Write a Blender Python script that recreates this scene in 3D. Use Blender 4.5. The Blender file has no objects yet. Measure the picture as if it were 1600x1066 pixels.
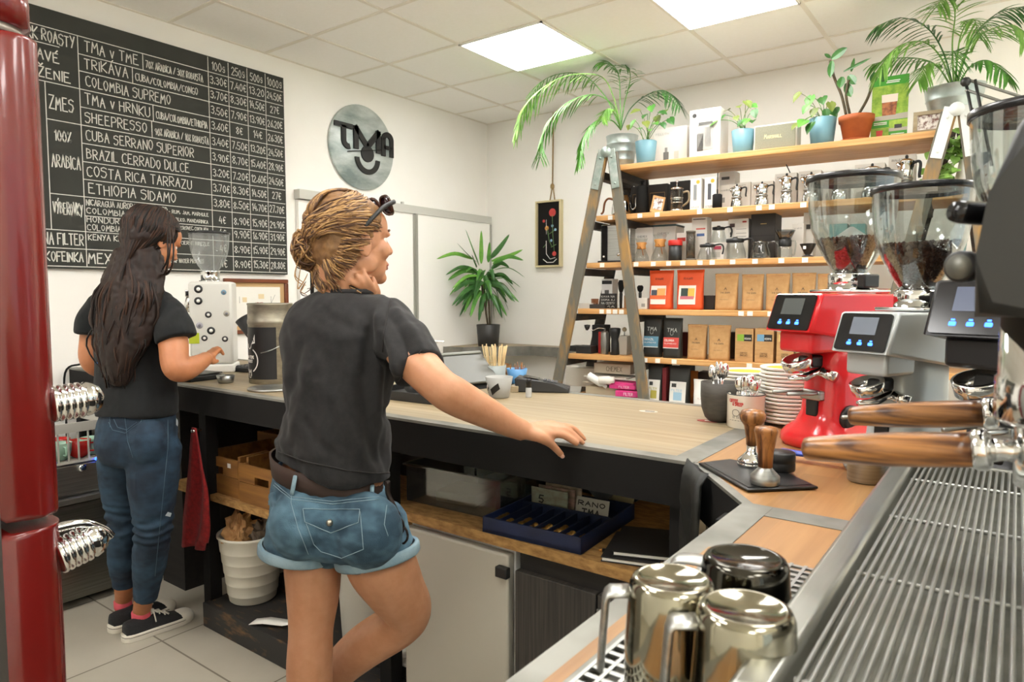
import bpy, bmesh, math, random
from mathutils import Vector, Matrix, Euler, noise
S = bpy.context.scene
COL = S.collection
PI = math.pi
# ---------------------------------------------------------------- camera
CAM_H = 1.35
cam_d = bpy.data.cameras.new('camera'); cam = bpy.data.objects.new('camera', cam_d); COL.objects.link(cam)
cam.location = (0, 0, CAM_H)
PITCH, YAW = math.radians(3.9), math.radians(36.5)
cam.rotation_euler = (PI/2 - PITCH, 0, YAW)
cam_d.sensor_width = 36.0; cam_d.lens = 36.0*1067/1600
cam_d.clip_start = 0.02
cam_d.dof.use_dof = True; cam_d.dof.focus_distance = 2.3; cam_d.dof.aperture_fstop = 9.0
S.camera = cam
# ---------------------------------------------------------------- world, exposure, lights
S.view_settings.view_transform = 'Standard'; S.view_settings.look = 'None'
S.view_settings.gamma = 1.0; S.view_settings.use_curve_mapping = False
S.view_settings.exposure = 0.44
W = bpy.data.worlds.new('daylight'); S.world = W; W.use_nodes = True
W.node_tree.nodes['Background'].inputs[0].default_value = (0.93, 0.98, 1.0, 1)
W.node_tree.nodes['Background'].inputs[1].default_value = 1.1
LAMP_POWER = 16.8        # ceiling panels
bounce_sun_d = bpy.data.lights.new('bounce_sun', 'SUN'); bounce_sun_d.energy = 45.0; bounce_sun_d.angle = .02; bounce_sun_d.color = (1, .97, .9); bounce_sun = bpy.data.objects.new('bounce_sun', bounce_sun_d); COL.objects.link(bounce_sun)
bounce_sun.location = (6, 1, 8); bounce_sun.rotation_euler = (0, math.radians(30), 0)      # high sun through the unseen side window, added to bounce light onto the ceiling
# ---------------------------------------------------------------- from the lens to the room
fw = Vector((-math.sin(YAW)*math.cos(PITCH), math.cos(YAW)*math.cos(PITCH), -math.sin(PITCH)))
rt = Vector((math.cos(YAW), math.sin(YAW), 0)); up = rt.cross(fw)
EYE = Vector((0, 0, CAM_H))
def ray(x, y): return fw + rt*((x-800)/1067) + up*((533-y)/1067)
def at(x, y, X=None, Y=None, Z=None, d=None):
    r = ray(x, y)
    if X is not None: t = X/r.x
    elif Y is not None: t = Y/r.y
    elif Z is not None: t = (Z-CAM_H)/r.z
    else: t = d
    return EYE + r*t
XL, YB, ZC, CT = -3.84, 4.815, 2.85, 0.98     # left wall, back wall, ceiling, counter top
# ---------------------------------------------------------------- materials
def lin(c):
    c = c.lstrip('#'); v = [int(c[i:i+2], 16)/255 for i in (0, 2, 4)]
    return tuple(x/12.92 if x <= .04045 else ((x+.055)/1.055)**2.4 for x in v) + (1,)
MATS = {}
def mat(name, c, rough=.5, metal=0., c2=None, scale=(8, 8, 8), detail=3, mix=1., bump=0., bscale=None, spec=None, coat=0., sss=0., emit=None, es=0., lo=.35, hi=.65, sheen=0., rvar=0., aniso=0.):
    if name in MATS: return MATS[name]
    m = bpy.data.materials.new(name); m.use_nodes = True; nt = m.node_tree; b = nt.nodes['Principled BSDF']
    b.inputs['Base Color'].default_value = lin(c); b.inputs['Roughness'].default_value = rough; b.inputs['Metallic'].default_value = metal
    if spec is not None: b.inputs['Specular IOR Level'].default_value = spec
    if coat: b.inputs['Coat Weight'].default_value = coat; b.inputs['Coat Roughness'].default_value = .08
    if sheen: b.inputs['Sheen Weight'].default_value = sheen; b.inputs['Sheen Roughness'].default_value = .5
    if sss:
        b.inputs['Subsurface Weight'].default_value = sss; b.inputs['Subsurface Radius'].default_value = (1, .35, .2); b.inputs['Subsurface Scale'].default_value = .008
    if emit: b.inputs['Emission Color'].default_value = lin(emit); b.inputs['Emission Strength'].default_value = es
    if c2 or bump or rvar:
        tc = nt.nodes.new('ShaderNodeTexCoord'); mp = nt.nodes.new('ShaderNodeMapping'); mp.inputs['Scale'].default_value = scale
        nt.links.new(tc.outputs['Object'], mp.inputs['Vector'])
        nz = nt.nodes.new('ShaderNodeTexNoise'); nz.inputs['Scale'].default_value = 1.; nz.inputs['Detail'].default_value = detail; nz.inputs['Roughness'].default_value = .6
        nt.links.new(mp.outputs[0], nz.inputs['Vector'])
        if c2:
            cr = nt.nodes.new('ShaderNodeValToRGB'); cr.color_ramp.elements[0].position = lo; cr.color_ramp.elements[1].position = hi
            a, bb = lin(c), lin(c2); cr.color_ramp.elements[0].color = a
            cr.color_ramp.elements[1].color = tuple(a[i]*(1-mix)+bb[i]*mix for i in range(3))+(1,)
            nt.links.new(nz.outputs['Fac'], cr.inputs[0]); nt.links.new(cr.outputs[0], b.inputs['Base Color'])
        if rvar:
            mr = nt.nodes.new('ShaderNodeMapRange'); mr.inputs['From Min'].default_value = .3; mr.inputs['From Max'].default_value = .7
            mr.inputs['To Min'].default_value = rough; mr.inputs['To Max'].default_value = rough+rvar
            nt.links.new(nz.outputs['Fac'], mr.inputs[0]); nt.links.new(mr.outputs[0], b.inputs['Roughness'])
        if bump:
            n2 = nz
            if bscale:
                m2 = nt.nodes.new('ShaderNodeMapping'); m2.inputs['Scale'].default_value = bscale; nt.links.new(tc.outputs['Object'], m2.inputs['Vector'])
                n2 = nt.nodes.new('ShaderNodeTexNoise'); n2.inputs['Scale'].default_value = 1.; n2.inputs['Detail'].default_value = 3; nt.links.new(m2.outputs[0], n2.inputs['Vector'])
            bp = nt.nodes.new('ShaderNodeBump'); bp.inputs['Strength'].default_value = bump; bp.inputs['Distance'].default_value = .004
            nt.links.new(n2.outputs['Fac'], bp.inputs['Height']); nt.links.new(bp.outputs[0], b.inputs['Normal'])
    MATS[name] = m
    return m
def clear_mat(name, tint='#f4f6f4', refl=.12, rough=.02, haze=0., hazec='#ffffff'):
    # thin clear plastic or glass: mostly let through, mirror-like at grazing angles
    if name in MATS: return MATS[name]
    m = bpy.data.materials.new(name); m.use_nodes = True; nt = m.node_tree; nt.nodes.clear()
    out = nt.nodes.new('ShaderNodeOutputMaterial'); tr = nt.nodes.new('ShaderNodeBsdfTransparent'); tr.inputs[0].default_value = lin(tint)
    gl = nt.nodes.new('ShaderNodeBsdfGlossy'); gl.inputs['Roughness'].default_value = rough
    lw = nt.nodes.new('ShaderNodeLayerWeight'); lw.inputs[0].default_value = .25
    mr = nt.nodes.new('ShaderNodeMapRange'); mr.inputs['To Min'].default_value = refl*.4; mr.inputs['To Max'].default_value = min(.75, refl*4)
    nt.links.new(lw.outputs['Facing'], mr.inputs[0])
    mx = nt.nodes.new('ShaderNodeMixShader'); nt.links.new(mr.outputs[0], mx.inputs[0]); nt.links.new(tr.outputs[0], mx.inputs[1]); nt.links.new(gl.outputs[0], mx.inputs[2])
    last = mx
    if haze:
        df = nt.nodes.new('ShaderNodeBsdfDiffuse'); df.inputs[0].default_value = lin(hazec)
        m2 = nt.nodes.new('ShaderNodeMixShader'); m2.inputs[0].default_value = haze
        nt.links.new(mx.outputs[0], m2.inputs[1]); nt.links.new(df.outputs[0], m2.inputs[2]); last = m2
    nt.links.new(last.outputs[0], out.inputs[0]); MATS[name] = m
    return m
def wood(name, c1, c2, axis=0, rough=.5, fine=60., long=2.5, bump=.05, dist=2., lo=.3, hi=.7, planks=0.):
    if name in MATS: return MATS[name]
    m = bpy.data.materials.new(name); m.use_nodes = True; nt = m.node_tree; b = nt.nodes['Principled BSDF']; b.inputs['Roughness'].default_value = rough
    tc = nt.nodes.new('ShaderNodeTexCoord'); mp = nt.nodes.new('ShaderNodeMapping'); sc = [fine]*3; sc[axis] = long; mp.inputs['Scale'].default_value = sc
    nt.links.new(tc.outputs['Object'], mp.inputs[0])
    nz = nt.nodes.new('ShaderNodeTexNoise'); nz.inputs['Scale'].default_value = 1; nz.inputs['Detail'].default_value = 4; nz.inputs['Distortion'].default_value = dist*.2
    nt.links.new(mp.outputs[0], nz.inputs[0])
    cr = nt.nodes.new('ShaderNodeValToRGB'); cr.color_ramp.elements[0].position = lo; cr.color_ramp.elements[1].position = hi
    cr.color_ramp.elements[0].color = lin(c1); cr.color_ramp.elements[1].color = lin(c2)
    nt.links.new(nz.outputs['Fac'], cr.inputs[0]); last = cr.outputs[0]
    if planks:
        m2 = nt.nodes.new('ShaderNodeMapping'); s2 = [planks]*3; s2[axis] = .9; m2.inputs['Scale'].default_value = s2; nt.links.new(tc.outputs['Object'], m2.inputs[0])
        vo = nt.nodes.new('ShaderNodeTexVoronoi'); vo.inputs['Scale'].default_value = 1; vo.distance = 'CHEBYCHEV'; nt.links.new(m2.outputs[0], vo.inputs['Vector'])
        bw = nt.nodes.new('ShaderNodeRGBToBW'); nt.links.new(vo.outputs['Color'], bw.inputs[0])
        mr = nt.nodes.new('ShaderNodeMapRange'); mr.inputs['To Min'].default_value = .86; mr.inputs['To Max'].default_value = 1.08; nt.links.new(bw.outputs[0], mr.inputs[0])
        mu = nt.nodes.new('ShaderNodeVectorMath'); mu.operation = 'SCALE'; nt.links.new(last, mu.inputs[0]); nt.links.new(mr.outputs[0], mu.inputs['Scale']); last = mu.outputs[0]
    nt.links.new(last, b.inputs['Base Color'])
    bp = nt.nodes.new('ShaderNodeBump'); bp.inputs['Strength'].default_value = bump; bp.inputs['Distance'].default_value = .003
    nt.links.new(nz.outputs['Fac'], bp.inputs['Height']); nt.links.new(bp.outputs[0], b.inputs['Normal'])
    MATS[name] = m
    return m
def emis(name, c, s):
    if name in MATS: return MATS[name]
    m = bpy.data.materials.new(name); m.use_nodes = True; nt = m.node_tree; nt.nodes.clear()
    e = nt.nodes.new('ShaderNodeEmission'); e.inputs[0].default_value = lin(c); e.inputs[1].default_value = s
    o = nt.nodes.new('ShaderNodeOutputMaterial'); nt.links.new(e.outputs[0], o.inputs[0]); MATS[name] = m
    return m
# ---------------------------------------------------------------- mesh building
T = Matrix.Translation
def RZ(a): return Matrix.Rotation(a, 4, 'Z')
def RX(a): return Matrix.Rotation(a, 4, 'X')
def RY(a): return Matrix.Rotation(a, 4, 'Y')
I4 = Matrix.Identity(4)
def frame_z(d, side=None):
    z = Vector(d).normalized(); s = Vector(side) if side is not None else (Vector((1, 0, 0)) if abs(z.x) < .9 else Vector((0, 1, 0)))
    y = z.cross(s).normalized(); x = y.cross(z).normalized()
    return Matrix((x, y, z)).transposed()
class MB:
    def __init__(self): self.bm = bmesh.new(); self.mi = 0; self.smooth = True
    def _face(self, vs, smooth=None):
        try: f = self.bm.faces.new(vs)
        except ValueError: return None
        f.material_index = self.mi; f.smooth = self.smooth if smooth is None else smooth
        return f
    def box(self, c, s, M=I4, bev=0., seg=2, taper=1.):
        x, y, z = s[0]/2, s[1]/2, s[2]/2; c = Vector(c)
        vs = [self.bm.verts.new(M @ (c + Vector((sx*x*(taper if sz > 0 else 1), sy*y*(taper if sz > 0 else 1), sz*z)))) for sz in (-1, 1) for sy in (-1, 1) for sx in (-1, 1)]
        fs = [self._face([vs[i] for i in q], False) for q in ((0, 2, 3, 1), (4, 5, 7, 6), (0, 1, 5, 4), (1, 3, 7, 5), (3, 2, 6, 7), (2, 0, 4, 6))]
        if bev:
            es = set(e for f in fs for e in f.edges)
            r = bmesh.ops.bevel(self.bm, geom=list(es), offset=min(bev, min(s)*.49), segments=seg, profile=.5, affect='EDGES')
            for f in r['faces']: f.material_index = self.mi; f.smooth = True
        return self
    def bx(self, a, b, M=I4, bev=0., seg=2):
        a, b = Vector(a), Vector(b)
        return self.box((a+b)/2, [abs(b[i]-a[i]) for i in range(3)], M, bev, seg)
    def lathe(self, prof, seg=24, M=I4, cap0=True, cap1=True, sx=1., sy=1., arc=None):
        rings = []
        full = arc is None; n = seg if full else seg+1; a0, a1 = (0, 2*PI) if full else arc
        for r, z in prof:
            rings.append([self.bm.verts.new(M @ Vector((r*sx*math.cos(a0+(a1-a0)*i/seg), r*sy*math.sin(a0+(a1-a0)*i/seg), z))) for i in range(n)])
        for A, B in zip(rings, rings[1:]):
            for i in range(n if full else n-1):
                j = (i+1) % n; self._face((A[i], A[j], B[j], B[i]))
        if full:
            if cap0: self._face(rings[0][::-1])
            if cap1: self._face(rings[-1])
        return self
    def cyl(self, a, b, r, r2=None, seg=16, caps=True):
        a, b = Vector(a), Vector(b); m = frame_z(b-a).to_4x4(); m.translation = a
        return self.lathe([(r, 0), (r if r2 is None else r2, (b-a).length)], seg, m, caps, caps)
    def rings(self, pts, closed=False, caps=True):   # pts: list of lists of Vectors
        rr = [[self.bm.verts.new(p) for p in ring] for ring in pts]; n = len(rr[0])
        pr = list(zip(rr, rr[1:])) + ([(rr[-1], rr[0])] if closed else [])
        for A, B in pr:
            for i in range(n):
                j = (i+1) % n; self._face((A[i], A[j], B[j], B[i]))
        if caps and not closed: self._face(rr[0][::-1]); self._face(rr[-1])
        return self
    def tube(self, pts, r, seg=8, side=None, caps=True, flat=1., M=I4):
        pts = [M @ Vector(p) for p in pts]; n = len(pts); rr = r if isinstance(r, (list, tuple)) else [r]*n; out = []; prev = None
        for i, p in enumerate(pts):
            d = (pts[min(i+1, n-1)]-pts[max(i-1, 0)])
            if d.length < 1e-9: d = Vector((0, 0, 1))
            m = frame_z(d, prev if prev is not None else side); prev = m.col[0].copy()
            out.append([p + m @ Vector((math.cos(2*PI*k/seg)*rr[i], math.sin(2*PI*k/seg)*rr[i]*flat, 0)) for k in range(seg)])
        return self.rings(out, False, caps)
    def prism(self, poly, z0, z1, M=I4, bev=0., smooth=False):
        A = [self.bm.verts.new(M @ Vector((x, y, z0))) for x, y in poly]; B = [self.bm.verts.new(M @ Vector((x, y, z1))) for x, y in poly]
        fs = [self._face(A[::-1], False), self._face(B, False)]; n = len(poly)
        for i in range(n): fs.append(self._face((A[i], A[(i+1) % n], B[(i+1) % n], B[i]), smooth))
        if bev:
            es = set(e for f in fs[:2] if f for e in f.edges)
            r = bmesh.ops.bevel(self.bm, geom=list(es), offset=bev, segments=2, profile=.5, affect='EDGES')
            for f in r['faces']: f.material_index = self.mi; f.smooth = True
        return self
    def ball(self, c, r, seg=12, M=I4, rot=None):
        rx, ry, rz = (r, r, r) if not isinstance(r, (tuple, list)) else r; c = Vector(c); n = max(4, seg//2)
        m = M @ T(c) @ (rot.to_4x4() if rot is not None else I4); top = self.bm.verts.new(m @ Vector((0, 0, rz))); bot = self.bm.verts.new(m @ Vector((0, 0, -rz))); R = []
        for i in range(1, n):
            a = PI*i/n; R.append([self.bm.verts.new(m @ Vector((rx*math.sin(a)*math.cos(2*PI*k/seg), ry*math.sin(a)*math.sin(2*PI*k/seg), rz*math.cos(a)))) for k in range(seg)])
        for k in range(seg):
            j = (k+1) % seg; self._face((top, R[0][k], R[0][j])); self._face((bot, R[-1][j], R[-1][k]))
        for A, B in zip(R, R[1:]):
            for k in range(seg):
                j = (k+1) % seg; self._face((A[k], B[k], B[j], A[j]))
        return self
    def quad(self, a, b, c, d): self._face([self.bm.verts.new(Vector(p)) for p in (a, b, c, d)], False); return self
    def strip(self, L, Rr, thick=0.):     # two rails of points -> a ribbon, optionally with thickness along its normal
        L = [Vector(p) for p in L]; Rr = [Vector(p) for p in Rr]
        if not thick:
            a = [self.bm.verts.new(p) for p in L]; b = [self.bm.verts.new(p) for p in Rr]
            for i in range(len(a)-1): self._face((a[i], b[i], b[i+1], a[i+1]))
            return self
        rg = []
        for i in range(len(L)):
            j = min(i, len(L)-2); nrm = (L[j+1]-L[j]).cross(Rr[j]-L[j]); nrm = nrm.normalized()*thick if nrm.length else Vector((0, 0, thick))
            rg.append([L[i], Rr[i], Rr[i]+nrm, L[i]+nrm])
        return self.rings(rg)
    def build(self, name, mats, parent=None, **kw):
        me = bpy.data.meshes.new(name); bmesh.ops.recalc_face_normals(self.bm, faces=self.bm.faces); self.bm.to_mesh(me); self.bm.free()
        for m in (mats if isinstance(mats, (list, tuple)) else [mats]): me.materials.append(m)
        o = bpy.data.objects.new(name, me); COL.objects.link(o)
        if parent is not None: o.parent = parent
        return tag(o, **kw)
def tag(o, label=None, cat=None, group=None, kind=None):
    if label: o['label'] = label
    if cat: o['category'] = cat
    if group: o['group'] = group
    if kind: o['kind'] = kind
    return o
def thing(name, label, cat, loc=(0, 0, 0), rz=0., group=None, rot=None):
    o = bpy.data.objects.new(name, None); COL.objects.link(o); o.empty_display_size = .05; o.location = loc; o.rotation_euler = rot if rot else (0, 0, rz)
    return tag(o, label, cat, group)
def copy_tree(o, parent=None):
    c = o.copy(); COL.objects.link(c)
    if parent is not None: c.parent = parent
    for ch in list(o.children): copy_tree(ch, c)
    return c
def dup(o, label, loc, rz=None, group=None, scale=None):
    c = copy_tree(o); c.location = loc; c['label'] = label
    if rz is not None: c.rotation_euler = (0, 0, rz)
    if group: c['group'] = group
    if scale: c.scale = (scale,)*3 if isinstance(scale, (int, float)) else scale
    return c
def bez(p, n=12):      # smooth path through the points
    p = [Vector(q) for q in p]; out = []
    for i in range(len(p)-1):
        a, b, c, d = p[max(i-1, 0)], p[i], p[i+1], p[min(i+2, len(p)-1)]
        for k in range(n):
            t = k/n; out.append(.5*((2*b)+(c-a)*t+(2*a-5*b+4*c-d)*t*t+(3*b-a-3*c+d)*t**3))
    return out+[p[-1]]
def arc(c, r, a0, a1, n=12): return [(c[0]+r*math.cos(a0+(a1-a0)*i/n), c[1]+r*math.sin(a0+(a1-a0)*i/n)) for i in range(n+1)]
def rrect(w, h, r, n=4):
    p = []
    for cx, cy, a in ((w/2-r, h/2-r, 0), (-w/2+r, h/2-r, PI/2), (-w/2+r, -h/2+r, PI), (w/2-r, -h/2+r, 1.5*PI)): p += arc((cx, cy), r, a, a+PI/2, n)
    return p
# ---------------------------------------------------------------- hand lettering: every character as pen strokes on a 6 x 9 grid
GL = {'A': '00 39 60|14 54', 'B': '00 09 48 57 46 05|45 63 51 00', 'C': '68 49 18 05 11 40 61', 'D': '00 09 39 66 63 30 00', 'E': '59 09 00 60|05 45', 'F': '69 09 00|05 45',
 'G': '68 49 18 05 11 40 61 64 34', 'H': '09 00|69 60|05 65', 'I': '09 00', 'J': '59 52 30 11', 'K': '09 00|69 04 60', 'L': '09 00 50', 'M': '00 19 34 69 70', 'N': '00 09 60 69',
 'O': '39 18 05 12 30 52 65 58 39', 'P': '00 09 49 67 55 04', 'Q': '39 18 05 12 30 52 65 58 39|43 70', 'R': '00 09 49 67 55 04|24 60', 'S': '68 39 08 06 55 63 40 10 01', 'T': '09 69|39 30',
 'U': '09 02 20 40 62 69', 'V': '09 30 69', 'W': '09 10 36 50 69', 'X': '09 60|69 00', 'Y': '09 35|69 20', 'Z': '09 69 00 60', '0': '39 17 03 20 40 63 57 39', '1': '17 39 30',
 '2': '07 29 58 66 00 60', '3': '08 39 67 45 25|45 63 40 01', '4': '39 03 63|56 50', '5': '69 19 05 45 63 40 01', '6': '59 25 02 30 52 54 25', '7': '09 69 20', '8': '35 07 39 67 35 02 30 62 35',
 '9': '64 34 06 28 58 66 40', ',': '12 00', '.': '00 11', '%': '69 00|08 19 28 17 08|52 61 50 41 52', '/': '69 00', '€': '68 39 17 13 30 61|05 45|04 44', '-': '04 44', '&': '60 17 39 46 02 20 53',
 ':': '01 02|05 06', 'g': '57 27 14 33 54 57 51 30 11'}
for ch, base in (('Á', 'A'), ('É', 'E'), ('Í', 'I'), ('Ý', 'Y')): GL[ch] = GL[base] + ('|3a 5c' if base != 'I' else '|0a 1c')
GL['Ž'] = GL['Z'] + '|1c 3a 5c'
def strokes(s):
    out = []; x = 0.
    for ch in s:
        if ch == ' ': x += 4.5; continue
        g = GL.get(ch) or GL.get(ch.upper())
        if not g: x += 3; continue
        sm = .72 if (ch.islower() and ch != 'g') else 1.
        pl = [[(int(q[0], 16)*sm, int(q[1], 16)*sm) for q in st.split()] for st in g.split('|')]
        mx = max(q[0] for st in pl for q in st)
        out.append((x, pl)); x += mx + 2.4
    return out, max(x-2.4, 1)
def write(mb, s, o, r, u, h, width=None, pen=.004, jit=0., seed=1, thick=0., center=False):
    """write s from point o along unit vector r, letters h high along u; ribbons face r x u"""
    rnd = random.Random(seed); r, u, o = Vector(r).normalized(), Vector(u).normalized(), Vector(o); nrm = r.cross(u); st, tot = strokes(s)
    ky = h/9.; kx = (width/tot) if width else ky
    if center: o = o - r*(tot*kx/2)
    for x, pl in st:
        dy = rnd.uniform(-1, 1)*jit*h; sc = 1+rnd.uniform(-1, 1)*jit; sl = rnd.uniform(-.6, .6)*jit
        for line in pl:
            P = [o + r*((x+a*sc+b*sl)*kx) + u*(b*ky*sc+dy) for a, b in line]
            for a, b in zip(P, P[1:]):
                d = (b-a); L = d.length
                if L < 1e-6: continue
                d /= L; n = nrm.cross(d)*(pen/2); e = d*(pen*.4)
                if thick: mb.strip([a-e-n, b+e-n], [a-e+n, b+e+n], thick) if (d.cross(n)).dot(nrm) > 0 else mb.strip([a-e+n, b+e+n], [a-e-n, b+e-n], thick)
                else: mb.quad(a-e-n, b+e-n, b+e+n, a-e+n)
# ---------------------------------------------------------------- shared materials
M_steel = mat('steel_brushed', '#b9bab6', .32, 1., c2='#9b9c98', scale=(3, 3, 180), rvar=.12)
M_chrome = mat('chrome', '#dcdcda', .07, 1.)
M_dsteel = mat('dark_raw_steel', '#8d8c84', .42, .45, c2='#6f6e67', scale=(6, 6, 6), rvar=.2)
M_black = mat('black_plastic', '#1b1b1b', .45)
M_blackm = mat('black_matte', '#151413', .8, spec=.25)
M_blackg = mat('black_gloss', '#101012', .15)
M_white = mat('white_card', '#f1efe9', .6)
M_whiteg = mat('white_gloss', '#f2f1ec', .22)
M_paper = mat('paper_white', '#efece3', .8)
M_kraft = mat('kraft_paper', '#c59a66', .75, c2='#b98c58', scale=(30, 30, 30), bump=.15)
M_cardboard = mat('cardboard', '#b98d5c', .8, c2='#c79c69', scale=(14, 14, 60))
M_ink = mat('black_ink', '#2a2724', .7)
M_rinkk = mat('red_ink', '#b8322c', .7)
M_glass = clear_mat('clear_glass', '#f3f6f5', .14)
M_blackwood = mat('black_stained_wood', '#191715', .75, c2='#26221e', scale=(3, 40, 40), bump=.1)
M_pine = wood('pine_shelf', '#c28747', '#e0b175', 0, .5, 45, 2.2)
M_oak = wood('oak_worktop', '#8f7c5c', '#a6977b', 0, .42, 40, 1.6, planks=9.)
M_oaky = wood('oak_worktop_side', '#94693c', '#ad8353', 1, .42, 40, 1.6, planks=9.)
M_osb = mat('chipboard', '#8a6436', .8, c2='#b58c52', scale=(25, 60, 60), bump=.4)
M_green = mat('leaf_green', '#3f7a2b', .42, c2='#5f9a3a', scale=(14, 14, 14))
M_dgreen = mat('leaf_dark_green', '#24521f', .4, c2='#3b702c', scale=(14, 14, 14))
M_lgreen = mat('leaf_light_green', '#5d8f38', .45, c2='#83ad52', scale=(14, 14, 14))
M_soil = mat('potting_soil', '#3a2b20', .95, c2='#57432f', scale=(90, 90, 90), bump=.6)
M_galv = mat('galvanised_zinc', '#a9b3b1', .35, .8, c2='#c6cfcd', scale=(12, 12, 12), rvar=.15)
M_bluepot = mat('pale_blue_ceramic', '#6c97a4', .45)
M_skin_d = '#c58f6c'
# ================================================================ the room
XR, YF = 2.3, -2.2
M_wall = mat('wall_paint', '#faf8f2', .85, c2='#f7f4ed', scale=(1.5, 1.5, 1.5), bump=.05, bscale=(60, 60, 60))
M_ceil = mat('ceiling_tile', '#fcfaf5', .9, c2='#faf8f2', scale=(40, 40, 40), bump=.1, bscale=(120, 120, 120))
M_tbar = mat('ceiling_grid', '#ebe5d8', .6)
m = bpy.data.materials.new('floor_tiles'); m.use_nodes = True; nt = m.node_tree; b = nt.nodes['Principled BSDF']
tc = nt.nodes.new('ShaderNodeTexCoord'); mp = nt.nodes.new('ShaderNodeMapping'); q = at(253, 1002, Z=0)
mp.inputs['Location'].default_value = (-q.x/.6, -q.y/.6, 0); mp.inputs['Scale'].default_value = (1/.6, 1/.6, 1/.6)
nt.links.new(tc.outputs['Object'], mp.inputs[0]); br = nt.nodes.new('ShaderNodeTexBrick'); br.offset = 0; br.inputs['Scale'].default_value = 1
br.inputs['Brick Width'].default_value = 1; br.inputs['Row Height'].default_value = 1; br.inputs['Mortar Size'].default_value = .006
br.inputs['Color1'].default_value = lin('#aea797'); br.inputs['Color2'].default_value = lin('#b3ac9c'); br.inputs['Mortar'].default_value = lin('#6f6758')
nz = nt.nodes.new('ShaderNodeTexNoise'); nz.inputs['Scale'].default_value = 4; nz.inputs['Detail'].default_value = 5; nt.links.new(tc.outputs['Object'], nz.inputs[0])
mr = nt.nodes.new('ShaderNodeMapRange'); mr.inputs['To Min'].default_value = .86; mr.inputs['To Max'].default_value = 1.1; nt.links.new(nz.outputs['Fac'], mr.inputs[0])
sc = nt.nodes.new('ShaderNodeVectorMath'); sc.operation = 'SCALE'; nt.links.new(mp.outputs[0], br.inputs['Vector']); nt.links.new(br.outputs['Color'], sc.inputs[0]); nt.links.new(mr.outputs[0], sc.inputs['Scale'])
nt.links.new(sc.outputs[0], b.inputs['Base Color']); b.inputs['Roughness'].default_value = .45; M_floor = m
MB().bx((XL-.1, YF-.1, -.1), (XR+.1, YB+.1, 0)).build('floor', M_floor, kind='structure')
MB().bx((XL-.1, YF, 0), (XL, YB+.1, ZC)).build('wall_left', M_wall, kind='structure')
MB().bx((XL, YB, 0), (XR+.1, YB+.1, ZC)).build('wall_back', M_wall, kind='structure')
w = MB(); w.bx((XR, YF, 0), (XR+.1, YB, .5)); w.bx((XR, YF, 2.5), (XR+.1, YB, ZC)); w.bx((XR, YF, .5), (XR+.1, -1.2, 2.5)); w.bx((XR, 3.6, .5), (XR+.1, YB, 2.5)); w.build('wall_right', M_wall, kind='structure')
MB().bx((XL-.1, YF-.1, 0), (XR+.1, YF, ZC)).build('wall_front', M_wall, kind='structure')
M_frame = mat('window_frame_paint', '#e9e7e0', .4)
for n, a, bb in ((1, 'x', (-1.2, 3.6, .5, 2.5)),):
    w = MB(); lo, hi, z0, z1 = bb; k = 3
    def put(p, q, mb=None):
        mb = mb or w
        mb.bx((XR+.02, p[0], p[1]), (XR+.08, q[0], q[1])) if a == 'x' else mb.bx((p[0], YF-.08, p[1]), (q[0], YF-.02, q[1]))
    put((lo, z0), (hi, z0+.06)); put((lo, z1-.06), (hi, z1))
    for i in range(k+1):
        c = lo+(hi-lo)*i/k; put((max(lo, c-.03), z0), (min(hi, c+.03), z1))
    o = w.build('window_%d' % n, M_frame, kind='structure')
    for i in range(k):
        p = MB(); c0, c1 = lo+(hi-lo)*i/k+.03, lo+(hi-lo)*(i+1)/k-.03
        p.bx((XR+.047, c0, z0+.06), (XR+.053, c1, z1-.06)) if a == 'x' else p.bx((c0, YF-.053, z0+.06), (c1, YF-.047, z1-.06))
        p.build('pane', clear_mat('window_glass', '#f2f6f6', .08), o)
# ceiling: mineral tiles in a T-bar grid, with lamp panels filling some of the cells
GX = [-3.36+.6*i for i in range(10)]; GY = [4.39-.6*i for i in range(11)]
cm = MB(); cm.bx((XL, YF, ZC), (XR, YB, ZC+.08)); cm.mi = 1
for x in GX: cm.bx((x-.012, YF, ZC-.004), (x+.012, YB, ZC))
for y in GY: cm.bx((XL, y-.012, ZC-.0035), (XR, y+.012, ZC))
cm.bx((XL, YF, ZC-.003), (XL+.02, YB, ZC)); cm.bx((XL, YB-.02, ZC-.003), (XR, YB, ZC))
cm.build('ceiling', [M_ceil, M_tbar], kind='structure')
M_diff = emis('lamp_diffuser', '#fffdfa', LAMP_POWER)
lab = {(0, 0): 'square white ceiling light panel left of the other, nearer the round sign', (1, 0): 'square white ceiling light panel above the top shelf of plants'}
for i, x in enumerate((-2.46, -1.26, -.06, 1.14)):
    for j, y in enumerate((3.49, 1.69, -.11, -1.31)):
        if (i, j) in ((2, 0), (2, 2), (0, 1), (1, 3), (2, 3)): continue  # out-of-view panels are added, their cells picked for the light they give
        t = thing('ceiling_light_panel', lab.get((i, j), 'unseen square ceiling light panel added to brighten the working side of the cafe'), 'light', (x, y, ZC-.006), group='ceiling light panels')
        f = MB()
        for sx, sy, lx, ly in ((0, -1, .6, .012), (0, 1, .6, .012), (-1, 0, .012, .6), (1, 0, .012, .6)): f.box((sx*.294, sy*.294, .0), (lx, ly, .012))
        f.build('lamp_frame', M_white, t); MB().box((0, 0, .001), (.576, .576, .004)).build('diffuser', M_diff, t)
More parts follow.
